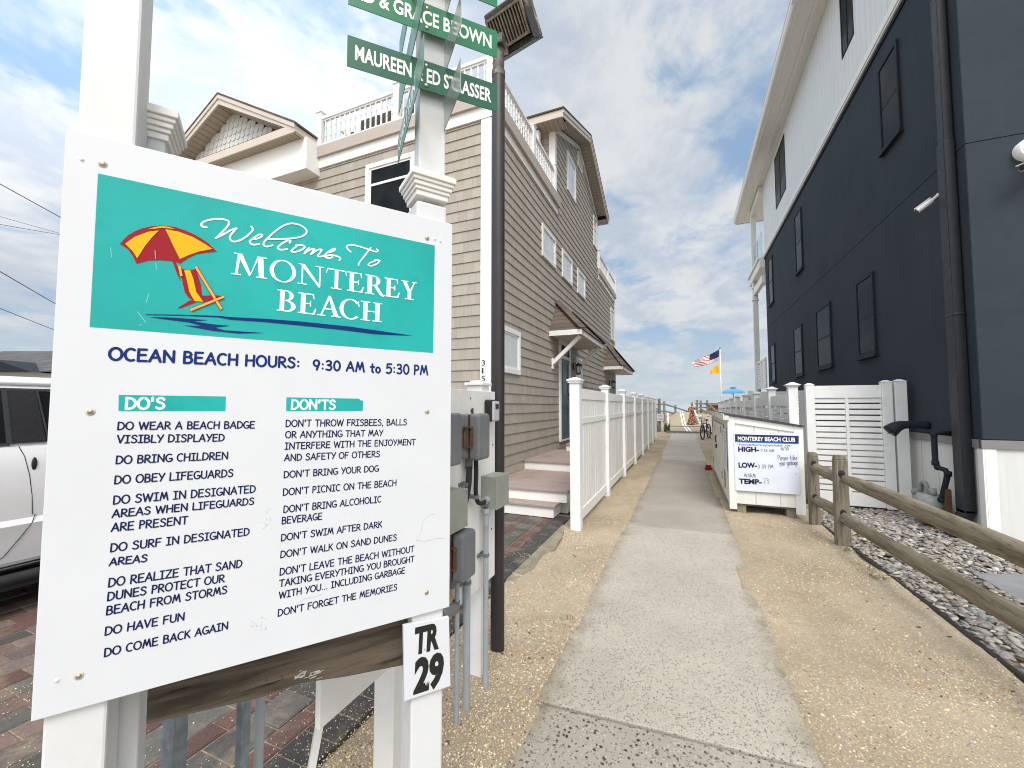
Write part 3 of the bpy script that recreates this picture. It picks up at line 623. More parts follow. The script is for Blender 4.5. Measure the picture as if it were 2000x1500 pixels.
for s in (-1, 1):
    ye = (Y0 - 0.47) if s < 0 else (Y1 + 0.40); zt = lambda y: ZP + 0.20 - abs(y - YP) * sl_
    P0_, P1_ = (YP, zt(YP)), (ye, zt(ye))
    rf.hexa([(-9.2, YP, zt(YP)), (XO + 0.03, YP, zt(YP)), (XO + 0.03, ye + s * 0.03, zt(ye) - 0.012), (-9.2, ye + s * 0.03, zt(ye) - 0.012), (-9.2, YP, zt(YP) + 0.035), (XO + 0.03, YP, zt(YP) + 0.035), (XO + 0.03, ye + s * 0.03, zt(ye) + 0.023), (-9.2, ye + s * 0.03, zt(ye) + 0.023)])
    # rake fascia in the plane facing the walk, eave fascia along the edge
    fa.hexa([(XO - 0.03, YP, zt(YP) - 0.20), (XO, YP, zt(YP) - 0.20), (XO, ye, zt(ye) - 0.20), (XO - 0.03, ye, zt(ye) - 0.20), (XO - 0.03, YP, zt(YP) - 0.003), (XO, YP, zt(YP) - 0.003), (XO, ye, zt(ye) - 0.003), (XO - 0.03, ye, zt(ye) - 0.003)])
    fa.hexa([(XO, YP, zt(YP) - 0.10), (XO + 0.018, YP, zt(YP) - 0.10), (XO + 0.018, ye, zt(ye) - 0.10), (XO, ye, zt(ye) - 0.10), (XO, YP, zt(YP) - 0.004), (XO + 0.018, YP, zt(YP) - 0.004), (XO + 0.018, ye, zt(ye) - 0.004), (XO, ye, zt(ye) - 0.004)])
    fa.hexa([(-9.2, ye - s * 0.03, zt(ye) - 0.19), (XO - 0.032, ye - s * 0.03, zt(ye) - 0.19), (XO - 0.032, ye, zt(ye) - 0.19), (-9.2, ye, zt(ye) - 0.19), (-9.2, ye - s * 0.03, zt(ye) - 0.01), (XO - 0.032, ye - s * 0.03, zt(ye) - 0.01), (XO - 0.032, ye, zt(ye) - 0.01), (-9.2, ye, zt(ye) - 0.01)])
    yw = Y0 if s < 0 else Y1
    sf.hexa([(XL, YP, zt(YP) - 0.19), (XO - 0.032, YP, zt(YP) - 0.19), (XO - 0.032, yw, zt(yw) - 0.19), (XL, yw, zt(yw) - 0.19), (XL, YP, zt(YP) - 0.17), (XO - 0.032, YP, zt(YP) - 0.17), (XO - 0.032, yw, zt(yw) - 0.17), (XL, yw, zt(yw) - 0.17)])
    sf.hexa([(-9.2, yw, zt(ye) - 0.185), (XO - 0.032, yw, zt(ye) - 0.185), (XO - 0.032, ye - s * 0.032, zt(ye) - 0.185), (-9.2, ye - s * 0.032, zt(ye) - 0.185), (-9.2, yw, zt(ye) - 0.17), (XO - 0.032, yw, zt(ye) - 0.17), (XO - 0.032, ye - s * 0.032, zt(ye) - 0.17), (-9.2, ye - s * 0.032, zt(ye) - 0.17)], 1)
roof = rf.build('roof', M['shingX'], lh); fa.build('roof_fascia', M['cream'], roof); sf.build('soffit', [M['soffY'], M['soffX']], roof)
# porch gable on the street face
PX, PE0, PE1, PZ, PEZ, PY = -9.03, -11.36, -6.70, 8.16, 6.88, 5.30
sl2 = (PZ - PEZ) / (PX - PE0)
rf = MB(); fa = MB(); sf = MB()
for s in (-1, 1):
    xe = PE0 if s < 0 else PE1
    def q(x, dz): return PZ - abs(x - PX) * sl2 + dz
    rf.hexa([(PX, PY - .03, q(PX, 0)), (PX, 8.2, q(PX, 0)), (xe + s * .03, 8.2, q(xe, -.015)), (xe + s * .03, PY - .03, q(xe, -.015)), (PX, PY - .03, q(PX, .035)), (PX, 8.2, q(PX, .035)), (xe + s * .03, 8.2, q(xe, .02)), (xe + s * .03, PY - .03, q(xe, .02))])
    for (o0, o1, d0, d1) in ((0.0, 0.03, -0.21, -0.002), (-0.02, 0.0, -0.09, -0.003)):
        fa.hexa([(PX, PY + o0, q(PX, d0)), (PX, PY + o1, q(PX, d0)), (xe, PY + o1, q(xe, d0 if o0 else -0.15)), (xe, PY + o0, q(xe, d0 if o0 else -0.15)), (PX, PY + o0, q(PX, d1)), (PX, PY + o1, q(PX, d1)), (xe, PY + o1, q(xe, d1)), (xe, PY + o0, q(xe, d1))])
    sf.hexa([(PX, PY + 0.032, q(PX, -.19)), (PX, 5.86, q(PX, -.19)), (xe, 5.86, q(xe, -.19)), (xe, PY + .032, q(xe, -.19)), (PX, PY + .032, q(PX, -.17)), (PX, 5.86, q(PX, -.17)), (xe, 5.86, q(xe, -.17)), (xe, PY + .032, q(xe, -.17))])
fa.box(PE0 + 0.02, PY + 0.002, PEZ - 0.155, PE1 - 0.003, PY + 0.028, PEZ + 0.0)        # horizontal return
fa.box(PE1 - 0.03, PY + 0.03, PEZ - 0.15, PE1 - 0.001, 8.2, PEZ - 0.02)
sf.box(PE0 + 0.1, PY + 0.03, PEZ - 0.152, PE1 - 0.032, 5.86, PEZ - 0.135, 1)
rf.hexa([(PE0 + .2, PY + .01, PEZ + .005), (PE1 - .15, PY + .01, PEZ + .005), (PE1 - .15, 5.80, PEZ + .12), (PE0 + .2, 5.80, PEZ + .12), (PE0 + .2, PY + .01, PEZ + .02), (PE1 - .15, PY + .01, PEZ + .02), (PE1 - .15, 5.80, PEZ + .135), (PE0 + .2, 5.80, PEZ + .135)])
pr = rf.build('porch_roof', M['shingY'], lh); fa.build('roof_fascia', M['cream'], pr); sf.build('soffit', [M['soffX'], M['soffX']], pr)
mb = MB(); GYp = 5.62
mb.prism([(PE0 + .6, PEZ - .1), (PE1 - .6, PEZ - .1), (PX, PZ - .19)], lambda a, b, c: (a, c, b), GYp + 0.01, GYp + 0.3)
zrow = PEZ + 0.0; row = 0
while zrow < PZ - 0.22:                                            # rounded scallop shingles
    half = (PZ - 0.2 - zrow - 0.09) / sl2; x = PX - half + (row % 2) * 0.075
    while x < PX + half - 0.05:
        pts = [(x + 0.07 + 0.072 * math.cos(t), zrow + 0.072 + 0.072 * math.sin(t)) for t in np.linspace(PI, 2 * PI, 7)] + [(x + 0.142, zrow + 0.19), (x - 0.002, zrow + 0.19)]
        b = len(mb.v)
        mb.add([(a, GYp - 0.014 + 0.016 * min(1, max(0, (z - zrow) / 0.19)), z) for a, z in pts], [tuple(range(len(pts)))])
        mb.add([(a, GYp - 0.014 if k == 0 else GYp + 0.008, z) for a, z in pts[:7] for k in (0, 1)], [(2 * i, 2 * i + 1, 2 * i + 3, 2 * i + 2) for i in range(6)])
        x += 0.15
    zrow += 0.145; row += 1
mb.build('scallop_shingles', M['scallop'], pr)
mb = MB(); mb.box(PE0 + .1, 5.50, 6.10, -6.62, YF - 0.001, 6.725); mb.build('porch_beam', M['trim'], lh, bevel=0.004)
# roof-deck railing: two runs of turned balusters
def baluster(mb, x, y, z0, z1):
    h = z1 - z0
    mb.lathe([(0.019, 0), (0.019, 0.30 * h), (0.026, 0.32 * h), (0.015, 0.36 * h), (0.022, 0.48 * h), (0.016, 0.66 * h), (0.025, 0.70 * h), (0.019, 0.74 * h), (0.019, h)], (x, y, z0), 7)
def rail_run(p0, p1, z0, z1, posts, step=0.125, name='deck_railing'):
    mb = MB(); dx, dy = p1[0] - p0[0], p1[1] - p0[1]; L = math.hypot(dx, dy)
    mb.beam((*p0, z1 - 0.035), (*p1, z1 - 0.035), 0.085, 0.06); mb.beam((*p0, z1 - 0.08), (*p1, z1 - 0.08), 0.045, 0.035); mb.beam((*p0, z0 + 0.07), (*p1, z0 + 0.07), 0.05, 0.07)
    r = mb.build(name, M['white'], lh, bevel=0.004)
    for t in posts:
        x, y = p0[0] + dx * t, p0[1] + dy * t; mb = MB()
        mb.box(x - 0.065, y - 0.065, z0 - 0.02, x + 0.065, y + 0.065, z1 + 0.08); mb.box(x - 0.08, y - 0.08, z1 + 0.08, x + 0.08, y + 0.08, z1 + 0.105)
        mb.build('railing_post', M['white'], r, bevel=0.004)
    n_ = int(L / step); first = None
    for i in range(1, n_):
        t = i / n_
        if any(abs(t - q) * L < 0.10 for q in posts): continue
        x, y = p0[0] + dx * t, p0[1] + dy * t
        if first is None:
            b = MB(); baluster(b, x, y, z0 + 0.10, z1 - 0.09); first = b.build('baluster', M['white'], r, smooth='auto'); f0 = (x, y)
        else:
            c = first.copy(); COL.objects.link(c); c.parent = r; c.matrix_parent_inverse = first.matrix_parent_inverse.copy(); c.location = (x - f0[0], y - f0[1], 0)
    return r
ZD = ZB + 0.42
rail_run((-6.66, YF + 0.03), (XL - 0.0, YF + 0.03), ZD, 7.34, (0.0, 0.50, 1.0))
rail_run((XL + 0.0, YF + 0.10), (XL + 0.0, Y0 - 0.04), ZD - 0.01, 7.28, (0.55, 1.0))
rail_run((XL + 0.02, Y1 + 0.1), (XL + 0.02, YB + 0.03), ZB + 0.27, 7.10, (0.0, 0.5, 1.0), 0.11)
mb = MB(); mb.beam((-6.35, 6.1, 7.15), (-5.95, 6.6, 6.7), 0.05, 0.05); mb.build('stair_handrail', M['white'], lh)
# windows, vent, door
for (a0, a1) in ((8.36, 9.37), (9.95, 10.95), (11.55, 12.52)):
    window(lh, wx, a0, a1, 4.82, 5.55, M['white'], M['bright_glass'], 0.085)
window(lh, wx, 6.02, 7.05, 2.10, 2.90, M['white'], M['curtain'], 0.085)
window(lh, wx, 10.50, 11.42, 7.38, 8.46, M['white'], M['bright_glass'], 0.085)
window(lh, wx, 13.92, 14.55, 7.10, 8.20, M['white'], M['bright_glass'], 0.075, bars=(7.75,))
window(lh, wx, 17.35, 18.25, 4.32, 5.68, M['white'], M['curtain'], 0.075)
window(lh, wx, 11.25, 12.0, 1.95, 2.90, M['white'], M['bright_glass'], 0.07)
window(lh, wy, -5.42, -4.30, 4.35, 6.03, M['white'], M['dark_glass'], 0.085, bars=(5.62,))
mb = MB(); AR = [(11.72, 8.72), (12.27, 8.72)] + [(11.995 + 0.275 * math.cos(t), 9.02 + 0.30 * math.sin(t)) for t in np.linspace(0, PI, 12)]
mb.prism(AR, lambda a, b, c: wx(a, b, c), 0.01, 0.04); v = mb.build('gable_vent', M['white'], lh)
mb = MB()
for k in range(9): z = 8.80 + k * 0.055; hw = 0.20 if z < 9.05 else 0.20 * math.sqrt(max(0.05, 1 - ((z - 9.05) / 0.26) ** 2)); wbox(mb, wx, 11.995 - hw, 11.995 + hw, z, z + 0.03, 0.041, 0.055)
mb.build('louvre', M['cream'], v)
mb = MB(); frame(mb, wx, 9.62, 10.62, 0.66, 3.16, 0.10, 0.0, 0.06, wb=0.04); dr = mb.build('entry_door', M['white'], lh, bevel=0.004)
mb = MB(); wbox(mb, wx, 9.725, 10.515, 0.705, 2.70, 0.002, 0.035); mb.build('door_leaf', M['door_teal'], dr)
mb = MB(); wbox(mb, wx, 9.725, 10.515, 2.78, 3.05, 0.002, 0.03); mb.build('transom_pane', M['dark_glass'], dr)
mb = MB(); wbox(mb, wx, 9.725, 10.515, 2.705, 2.775, 0.002, 0.075); mb.build('transom_bar', M['white'], dr)
mb = MB(); frame(mb, wx, 9.86, 10.38, 0.86, 1.55, 0.03, 0.035, 0.045); frame(mb, wx, 9.86, 10.38, 1.72, 2.60, 0.03, 0.035, 0.045); mb.build('door_panel', M['door_teal'], dr)
mb = MB(); mb.tube([wx(10.44, 1.42, 0.035), wx(10.44, 1.42, 0.10), wx(10.44, 1.66, 0.10), wx(10.44, 1.72, 0.035)], 0.012, 8); mb.ell(wx(10.44, 1.82, 0.05), (0.03, 0.03, 0.03), 10); mb.build('door_handle', M['black'], dr, smooth=True)
# wall vents on the siding
mb = MB(); wbox(mb, wx, 10.82, 10.98, 3.55, 3.75, 0.01, 0.08); mb.build('dryer_vent', M['white'], lh, bevel=0.01)
mb = MB(); wbox(mb, wx, 13.0, 13.22, 3.35, 3.75, 0.01, 0.09); mb.build('vent_hood', M['white'], lh, bevel=0.01)
# hipped awnings over the side doors
def awning(y0, y1, out, ze, zt, braces, ins):
    x1 = XL + out
    mb = MB(); A, B_, C_, D_ = (XL, y0, ze + .10), (x1 + .03, y0, ze + .10), (x1 + .03, y1, ze + .10), (XL, y1, ze + .10); T0, T1 = (XL + .02, y0 + ins, zt), (XL + .02, y1 - ins, zt)
    mb.add([A, B_, C_, D_, T0, T1], [(0, 1, 4), (1, 2, 5, 4), (2, 3, 5), (0, 4, 5, 3), (0, 3, 2, 1)])
    for (p, q) in ((B_, T0), (C_, T1)):                            # ridge cap shingles
        for k in range(9):
            a = Vector(p).lerp(Vector(q), k / 9); b = Vector(p).lerp(Vector(q), (k + 1.15) / 9)
            mb.beam(a + Vector((0, 0, .012 + .010)), b + Vector((0, 0, .020 + .002)), 0.20, 0.022)
    r = mb.build('awning', M['shingX'], lh)
    mb = MB(); mb.box(XL, y0, ze - .02, x1, y0 + .025, ze + .098); mb.box(x1 - .025, y0 + .026, ze - .02, x1, y1 - .026, ze + .098); mb.box(XL, y1 - .025, ze - .02, x1, y1, ze + .098); mb.build('awning_fascia', M['trim'], r, bevel=0.004)
    mb = MB(); mb.box(XL + .02, y0 + .026, ze + .0, x1 - .026, y1 - .026, ze + .02); mb.build('awning_soffit', M['cream'], r)
    for y in braces:
        mb = MB(); mb.beam((XL + .03, y, ze - .62), (x1 - .08, y, ze - .02), 0.085, 0.085); mb.box(XL, y - .05, ze - .75, XL + .045, y + .05, ze - .50); mb.build('brace', M['trim'], r, bevel=0.004)
awning(8.87, 11.5, 0.76, 3.14, 4.06, (9.10, 11.25), 0.62)
awning(15.65, 18.85, 0.72, 2.92, 3.98, (), 0.9)
# steps up to the door
st = MB()
def step(x0, x1, y0, y1, z):
    a = MB(); a.box(x0, y0, z - 0.035, x1, y1, z); a.build('tread', M['deck'], stairs, bevel=0.005)
    a = MB(); a.box(x0, y0 + 0.025, z - 0.17, x1 - 0.025, y1 - 0.003, z - 0.037); a.build('riser', M['trim'], stairs, bevel=0.003)
stairs = thing('entry_steps', (-2.2, 6.5, 0), 'white risers and mauve treads of the entry steps behind the white picket fence', 'steps')
step(-2.82, -1.66, 5.42, 5.80, 0.175); step(-2.82, -1.53, 5.62, 7.42, 0.345); step(-2.82, -1.50, 7.25, 9.3, 0.515); step(-2.50, -1.50, 9.05, 10.9, 0.675)
mb = MB(); mb.box(-2.8, 5.85, -0.02, -1.6, 10.85, 0.165); mb.build('step_base', M['trim'], stairs)
# fittings on the house
sc_ = thing('wall_lantern', (XL + .1, 11.0, 2.6), 'black glass lantern beside the teal entry door', 'lantern')
mb = MB(); mb.box(XL + .02, 10.95, 2.52, XL + .045, 11.05, 2.72); mb.tube([(XL + .04, 11, 2.68), (XL + .12, 11, 2.74), (XL + .17, 11, 2.70)], 0.011, 6); mb.build('bracket', M['black'], sc_)
mb = MB(); mb.lathe([(0.02, 0.16), (0.085, 0.12), (0.10, 0.10), (0.10, 0.085)], (XL + .17, 11, 2.54), 12); mb.lathe([(0.03, -0.16), (0.06, -0.14), (0.06, -0.12)], (XL + .17, 11, 2.54), 12)
for k in range(6): g = k * PI / 3; mb.tube([(XL + .17 + .09 * math.cos(g), 11 + .09 * math.sin(g), 2.63), (XL + .17 + .055 * math.cos(g), 11 + .055 * math.sin(g), 2.41)], 0.006, 5)
mb.build('cage', M['black'], sc_)
mb = MB(); mb.lathe([(0.05, -0.12), (0.07, 0.0), (0.075, 0.07)], (XL + .17, 11, 2.54), 12); mb.build('glass_shade', M['curtain'], sc_, smooth=True)
sc2 = copy_tree(sc_, (0.0, 5.9, -0.15)); sc2['label'] = 'black wall lantern under the second far awning of the shingled house'
mb = MB(); mb.box(-3.34, 9.05, 7.86, -3.12, 9.22, 8.22); o = mb.build('outdoor_speaker', M['white'], None, bevel=0.04, seg=3); rt(o, 'white rounded outdoor speaker box under the tower eave above the deck', 'speaker')
mb = MB(); mb.box(-3.26, 9.22, 7.98, -3.20, 9.34, 8.04); mb.build('bracket', M['white'], o)
mb = MB(); mb.lathe([(.03, -.04), (.03, .0)], (-3.23, 9.13, 7.85), 10); mb.build('knob', M['cream'], o)
# couch on the roof deck behind the balusters
cz = ZD
ch = thing('patio_couch', (-5.3, 6.9, cz), 'dark outdoor couch with tan cushions behind the roof deck railing', 'couch')
mb = MB(); mb.box(-6.4, 6.35, cz + .10, -4.25, 7.1, cz + .30); mb.box(-6.4, 6.35, cz + .30, -6.25, 7.1, cz + .62); mb.box(-4.40, 6.35, cz + .30, -4.25, 7.1, cz + .62); mb.build('couch_frame', M['black'], ch, bevel=0.02)
for k in range(3): mb = MB(); x = -6.22 + k * 0.605; mb.box(x, 6.40, cz + .45, x + .58, 6.55, cz + .86); mb.build('back_cushion', simple('cushion_dark', (0.05, 0.045, 0.04), 0.9, var=0.2) if k == 0 else bpy.data.materials['cushion_dark'], ch, bevel=0.05, seg=3)
for k in range(3): mb = MB(); x = -6.22 + k * 0.605; mb.box(x, 6.45, cz + .31, x + .58, 7.05, cz + .45); mb.build('seat_cushion', M['tan'], ch, bevel=0.04, seg=3)
# house number on the corner board (stacked digits)
def text_mesh(name, s, size, mat, parent, origin, ux, uz, sx=1.0, bold=0.0, ext=0.0006, align='LEFT', fit=None, spacing=1.0):
    cu = bpy.data.curves.new(name, 'FONT'); cu.body = s; cu.size = size; cu.offset = bold * 0.1; cu.align_x = align; cu.space_character = spacing; cu.resolution_u = 3; cu.fill_mode = 'FRONT'
    to = bpy.data.objects.new('tmp', cu); COL.objects.link(to); dg = bpy.context.evaluated_depsgraph_get(); dg.update()
    me = bpy.data.meshes.new_from_object(to.evaluated_get(dg)); bpy.data.objects.remove(to); bpy.data.curves.remove(cu)
    V = np.array([v.co[:] for v in me.vertices]); ux, uz = Vector(ux).normalized(), Vector(uz).normalized(); nn = ux.cross(uz)
    x0, x1 = V[:, 0].min(), V[:, 0].max(); h = V[:, 1].max()
    if fit: kx, kz = fit[0] / (x1 - x0), fit[1] / h
    else: kx, kz = sx, 1.0
    for v in me.vertices:
        a = (v.co.x - (x0 if fit else 0)) * kx; b = v.co.y * kz
        v.co = Vector(origin) + ux * a + uz * b + nn * ext
    me.materials.clear(); me.materials.append(mat); me.name = name
    return link(name, me, parent)
for k, dgt in enumerate('315'):
    mb = MB(); z = 2.175 - k * 0.125; wbox(mb, wy, -2.985, -2.895, z - 0.012, z + 0.098, 0.030, 0.034)
    p = mb.build('house_number', M['board_white'], lh); text_mesh('digit', dgt, 0.1, M['blackink'], p, (-2.968, YF - 0.0345, z), (1, 0, 0), (0, 0, 1), fit=(0.055 if dgt != '1' else 0.026, 0.085), bold=0.006)
# ------------------------------------------------------------------ dark house on the right
XR, YR, YE = 3.05, 6.28, 18.75
rh = thing('dark_house', (8, 12, 0), 'charcoal walled three storey house with white upper cladding right of the walk', 'house')
rx = WP('X', XR, -1); ry = WP('Y', YR, -1)
ZT0, ZT1, ZG, ZS = 1.10, 7.42, 7.58, 10.40
mb = MB(); mb.box(XR + .012, YR + .012, 1.0, 13, YE, ZT1 + .02); mb.build('wall', M['dark'], rh)
mb = MB()
def panels(zs, ys, wp):
    for i in range(len(zs) - 1):
        for j in range(len(ys) - 1): wbox(mb, wp, ys[j] + .003, ys[j + 1] - .003, zs[i] + .004, zs[i + 1] - .004, -0.02, 0.0)
panels((1.16, 4.57, ZT1), (YR, 12.9, YE), rx); panels((1.16, 4.57, ZT1), (XR + .001, 7.2, 13), ry); mb.build('wall_panel', M['dark'], rh, bevel=0.003)
mb = MB(); wbox(mb, rx, YR + .001, YE, 1.06, 1.155, -0.02, 0.020); wbox(mb, ry, XR - .02, 13, 1.06, 1.155, -0.02, 0.02); mb.build('water_table', simple('trim_grey', (0.20, 0.19, 0.19), 0.5), rh)
mb = MB(); mb.box(XR + .006, YR + .006, -0.1, 13, YE, 1.06); mb.build('skirt_wall', M['skirt'], rh)
mb = MB(); wbox(mb, ry, XR + .004, XR + .10, -0.1, 1.058, -.006, 0.012); wbox(mb, rx, YR - .012, YR + .085, -.1, 1.058, -.006, .012); mb.build('corner_board', M['trim'], rh)
mb = MB(); mb.box(XR, YR, ZT1 + .16, 13, YE, ZS + .05); mb.build('upper_wall', M['groove'], rh)
mb = MB(); wbox(mb, rx, YR - .02, YE, ZT1 + .01, ZT1 + .165, -.02, .05); wbox(mb, rx, YR - .02, YE, ZT1 + .05, ZT1 + .17, .05, .065); mb.build('belt_trim', M['trim'], rh, bevel=0.004)
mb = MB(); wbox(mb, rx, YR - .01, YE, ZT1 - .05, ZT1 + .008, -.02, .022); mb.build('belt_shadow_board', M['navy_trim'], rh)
nt, dg_ = M['navy_trim'], M['dark_glass']
for (a0, a1, z0, z1) in ((7.64, 8.30, 5.63, 7.03), (13.2, 13.92, 5.31, 7.0), (17.24, 18.04, 5.32, 7.04), (8.84, 9.61, 2.43, 3.86), (11.12, 12.2, 2.43, 3.87), (13.57, 14.5, 2.40, 3.83), (17.32, 18.1, 2.40, 3.82)):
    o = window(rh, rx, a0, a1, z0, z1, nt, dg_, 0.055, 0.035, bars=((z0 + z1) / 2 - .02,))
    mb = MB(); wbox(mb, rx, a0 - .03, a1 + .03, z0 - .045, z0 - .002, 0.0, 0.06); mb.build('sill', nt, o)
for (a0, a1) in ((9.22, 9.84), (14.85, 16.37)):
    mb = MB(); frame(mb, rx, a0, a1, 8.33 if a0 > 12 else 8.48, 10.12 if a0 > 12 else 9.75, 0.04, 0.0, 0.012); o = mb.build('window', nt, rh)
    mb = MB(); wbox(mb, rx, a0 + .03, a1 - .03, 8.36 if a0 > 12 else 8.51, 10.09 if a0 > 12 else 9.72, 0.001, 0.006); mb.build('pane', dg_, o)
    mb = MB(); wbox(mb, rx, (a0 + a1) / 2 - .02, (a0 + a1) / 2 + .02, 8.375 if a0 > 12 else 8.52, 10.07 if a0 > 12 else 9.70, 0.006, 0.014); mb.build('mullion', nt, o)
# roof with deep soffit, gutter and the seaward porch
XG, YG1 = 2.50, 22.4
mb = MB(); mb.prism([(XG, 10.50), (13.5, 14.5), (13.5, 14.7), (XG - .02, 10.66)], lambda a, b, c: (a, c, b), 5.7, YG1); r = mb.build('roof', M['roofgrey'], rh)
mb = MB(); mb.box(XG, 5.75, ZS + .0, XR + .0, YG1 - .05, ZS + .025); mb.box(XR, YE, ZS + .0, 12, YG1 - .05, ZS + .025); mb.build('soffit', M['trim'], r)
mb = MB(); mb.box(XG - .02, 5.72, ZS - .03, XG, YG1 - .03, ZS + .20); mb.box(XG, YG1 - .05, ZS - .03, 12, YG1 - .03, ZS + .24); mb.build('fascia', M['trim'], r)
mb = MB()
for (y0, y1) in ((5.6, 10.18), (10.30, YG1)):
    mb.prism([(XG - .021, 10.42), (XG - .10, 10.42), (XG - .135, 10.50), (XG - .135, 10.60), (XG - .15, 10.61), (XG - .15, 10.625), (XG - .12, 10.625), (XG - .115, 10.44), (XG - .021, 10.44)], lambda a, b, c: (a, c, b), y0, y1)
mb.box(XG - .16, 10.10, 10.41, XG - .021, 10.36, 10.60); mb.build('gutter', M['trim'], r, bevel=0.003)
mb = MB(); mb.box(XG + .30, 5.8, ZS - .05, XG + .36, YG1 - .1, ZS - .001); mb.build('soffit_trim', M['trim'], r)
for (x, y) in ((2.98, 20.9),):
    mb = MB(); mb.box(x - .10, y - .10, -0.05, x + .10, y + .10, 7.1); mb.box(x - .13, y - .13, 6.75, x + .13, y + .13, 6.80); mb.box(x - .10, y - .10, 7.5, x + .10, y + .10, ZS); mb.box(x - .13, y - .13, 6.2, x + .13, y + .13, 6.25); mb.build('porch_column', M['trim'], rh, bevel=0.006)
mb = MB(); mb.box(2.86, YE + .002, 7.06, 12, 21.7, 7.40); mb.box(2.80, YE + .002, 7.41, 12, 21.8, 7.50); mb.build('balcony_floor', M['trim'], rh, bevel=0.004)
mb = MB(); mb.box(2.9, YE + .002, 10.05, 3.12, 21.1, 10.395); mb.build('porch_beam', M['trim'], rh)
mb = MB(); mb.box(2.92, YE + .002, 6.45, 3.06, 20.79, 6.75); mb.build('porch_beam', M['trim'], rh)
def glass_mat():
    b = NB('balcony_glass'); b.b.inputs['Transmission Weight'].default_value = 0.9; b.b.inputs['IOR'].default_value = 1.05; return b.fin((0.72, 0.90, 0.92), 0.03)
mb = MB()
for y in (18.95, 19.9): mb.box(2.955, y, 7.58, 2.967, y + .86, 8.5)
mb.build('balcony_glass', glass_mat(), rh)
mb = MB()
for y in (18.86, 19.85): mb.box(2.93, y - .03, 7.5, 2.99, y + .03, 8.55)
mb.build('glass_post', M['trim'], rh)
def louvre_screen(name, parent, fn, L, z0, z1, pitch=0.105, slat=0.078, fw=0.10, mid=True):
    mb = MB(); frame(mb, fn, 0, L, z0, z1, fw, -0.025, 0.025)
    if mid: wbox(mb, fn, L / 2 - .022, L / 2 + .022, z0 + fw, z1 - fw, -0.022, 0.022)
    o = mb.build(name, M['white'], parent, bevel=0.003)
    z = z0 + fw + 0.02; mb = MB(); hs = ((fw, L / 2 - .022), (L / 2 + .022, L - fw)) if mid else ((fw, L - fw),)
    while z < z1 - fw - slat * 0.5:
        for a, b in hs: wbox(mb, fn, a, b, z, min(z + slat, z1 - fw - .005), -0.009, 0.009)
        z += pitch
    mb.build('slats', M['white'], o); return o
louvre_screen('privacy_screen', rh, lambda a, z, o: (2.98 + o, 18.80 + a, z), 1.95, 2.25, 3.45)
# downspout near the corner
dsb = MB()
dsb.box(XR - .105, 6.44, 4.72, XR - .012, 6.58, 10.35); dsb.box(XR - .115, 6.43, 0.30, XR - .012, 6.60, 4.74)
dsb.hexa([(XR - .115, 6.43, 0.30), (XR - .012, 6.43, 0.30), (XR - .012, 6.60, 0.30), (XR - .115, 6.60, 0.30), (XR - .115, 6.43, 0.34), (XR - .012, 6.43, .34), (XR - .012, 6.60, .34), (XR - .115, 6.60, .34)])
for z in (2.6, 6.6, 8.6): dsb.box(XR - .110 if z > 4 else XR - .12, 6.425 if z < 4 else 6.435, z, XR - .005, 6.605 if z < 4 else 6.585, z + .035)
dsb.hexa([(XR - .25, 6.43, 0.02), (XR - .15, 6.43, 0.02), (XR - .15, 6.60, .02), (XR - .25, 6.60, .02), (XR - .115, 6.43, .30), (XR - .012, 6.43, .30), (XR - .012, 6.60, .30), (XR - .115, 6.60, .30)])
ds = dsb.build('downspout', simple('downspout_black', (0.012, 0.013, 0.018), 0.4, var=0.1, dirt=(0.03, 0.032, 0.04), dscale=5, damt=0.4, spec=0.3), rh, bevel=0.012)
# cameras, light, vent and pipes on the dark wall
def bullet(name, base, aim, label):
    base = Vector(base); aim = Vector(aim).normalized()
    t = thing(name, base, label, 'camera')
    up = Vector((0, 0, 1))
    mb = MB(); nrm = Vector((-1, 0, 0)) if abs(base.x - XR) < .05 else Vector((0, -1, 0))
    mb.tube([base, base + nrm * .03], 0.045, 14); mb.build('base', M['white'], t, smooth='auto')
    p = base + nrm * .10 + Vector((0, 0, -.03)); mb = MB(); mb.tube([base + nrm * .03, base + nrm * .07, p + aim * .04], 0.018, 10); mb.ell(base + nrm * .07, (.025, .025, .025), 10); mb.build('arm', M['white'], t, smooth=True)
    mb = MB(); a = p + aim * .03; mb.tube([a, a + aim * .02, a + aim * .17], [.028, .036, .036], 14); mb.build('body', M['white'], t, smooth='auto')
    mb = MB(); mb.beam(a + aim * .02 + up * .036, a + aim * .20 + up * .036, .075, .010); mb.build('sun_shield', M['white'], t, bevel=.003)
    mb = MB(); mb.tube([a + aim * .171, a + aim * .176], .031, 14); mb.build('lens', M['black'], t)
    return t
bullet('security_camera', (XR, 6.70, 4.18), (-.62, .25, -.45), 'white security camera pointing down beside the black downspout')
bullet('security_camera', (XR + .52, YR, 4.15), (-.9, -.5, -.12), 'white security camera below the round light on the front of the dark house')
fl = thing('round_wall_light', (XR + .50, YR, 4.36), 'round white wall light at the right edge on the dark front wall', 'light')
mb = MB(); mb.tube([(XR + .50, YR, 4.36), (XR + .50, YR - .06, 4.36), (XR + .50, YR - .09, 4.36)], [.12, .12, .10], 24); mb.build('housing', M['white'], fl, smooth='auto')
mb = MB(); mb.tube([(XR + .50, YR - .0905, 4.36), (XR + .50, YR - .11, 4.36)], [.085, .06], 24); mb.build('diffuser', M['wboard'], fl, smooth='auto')
vh = thing('exhaust_hood', (XR, 7.35, 1.27), 'dark curved exhaust vent sticking out of the charcoal wall above the white gate', 'vent')
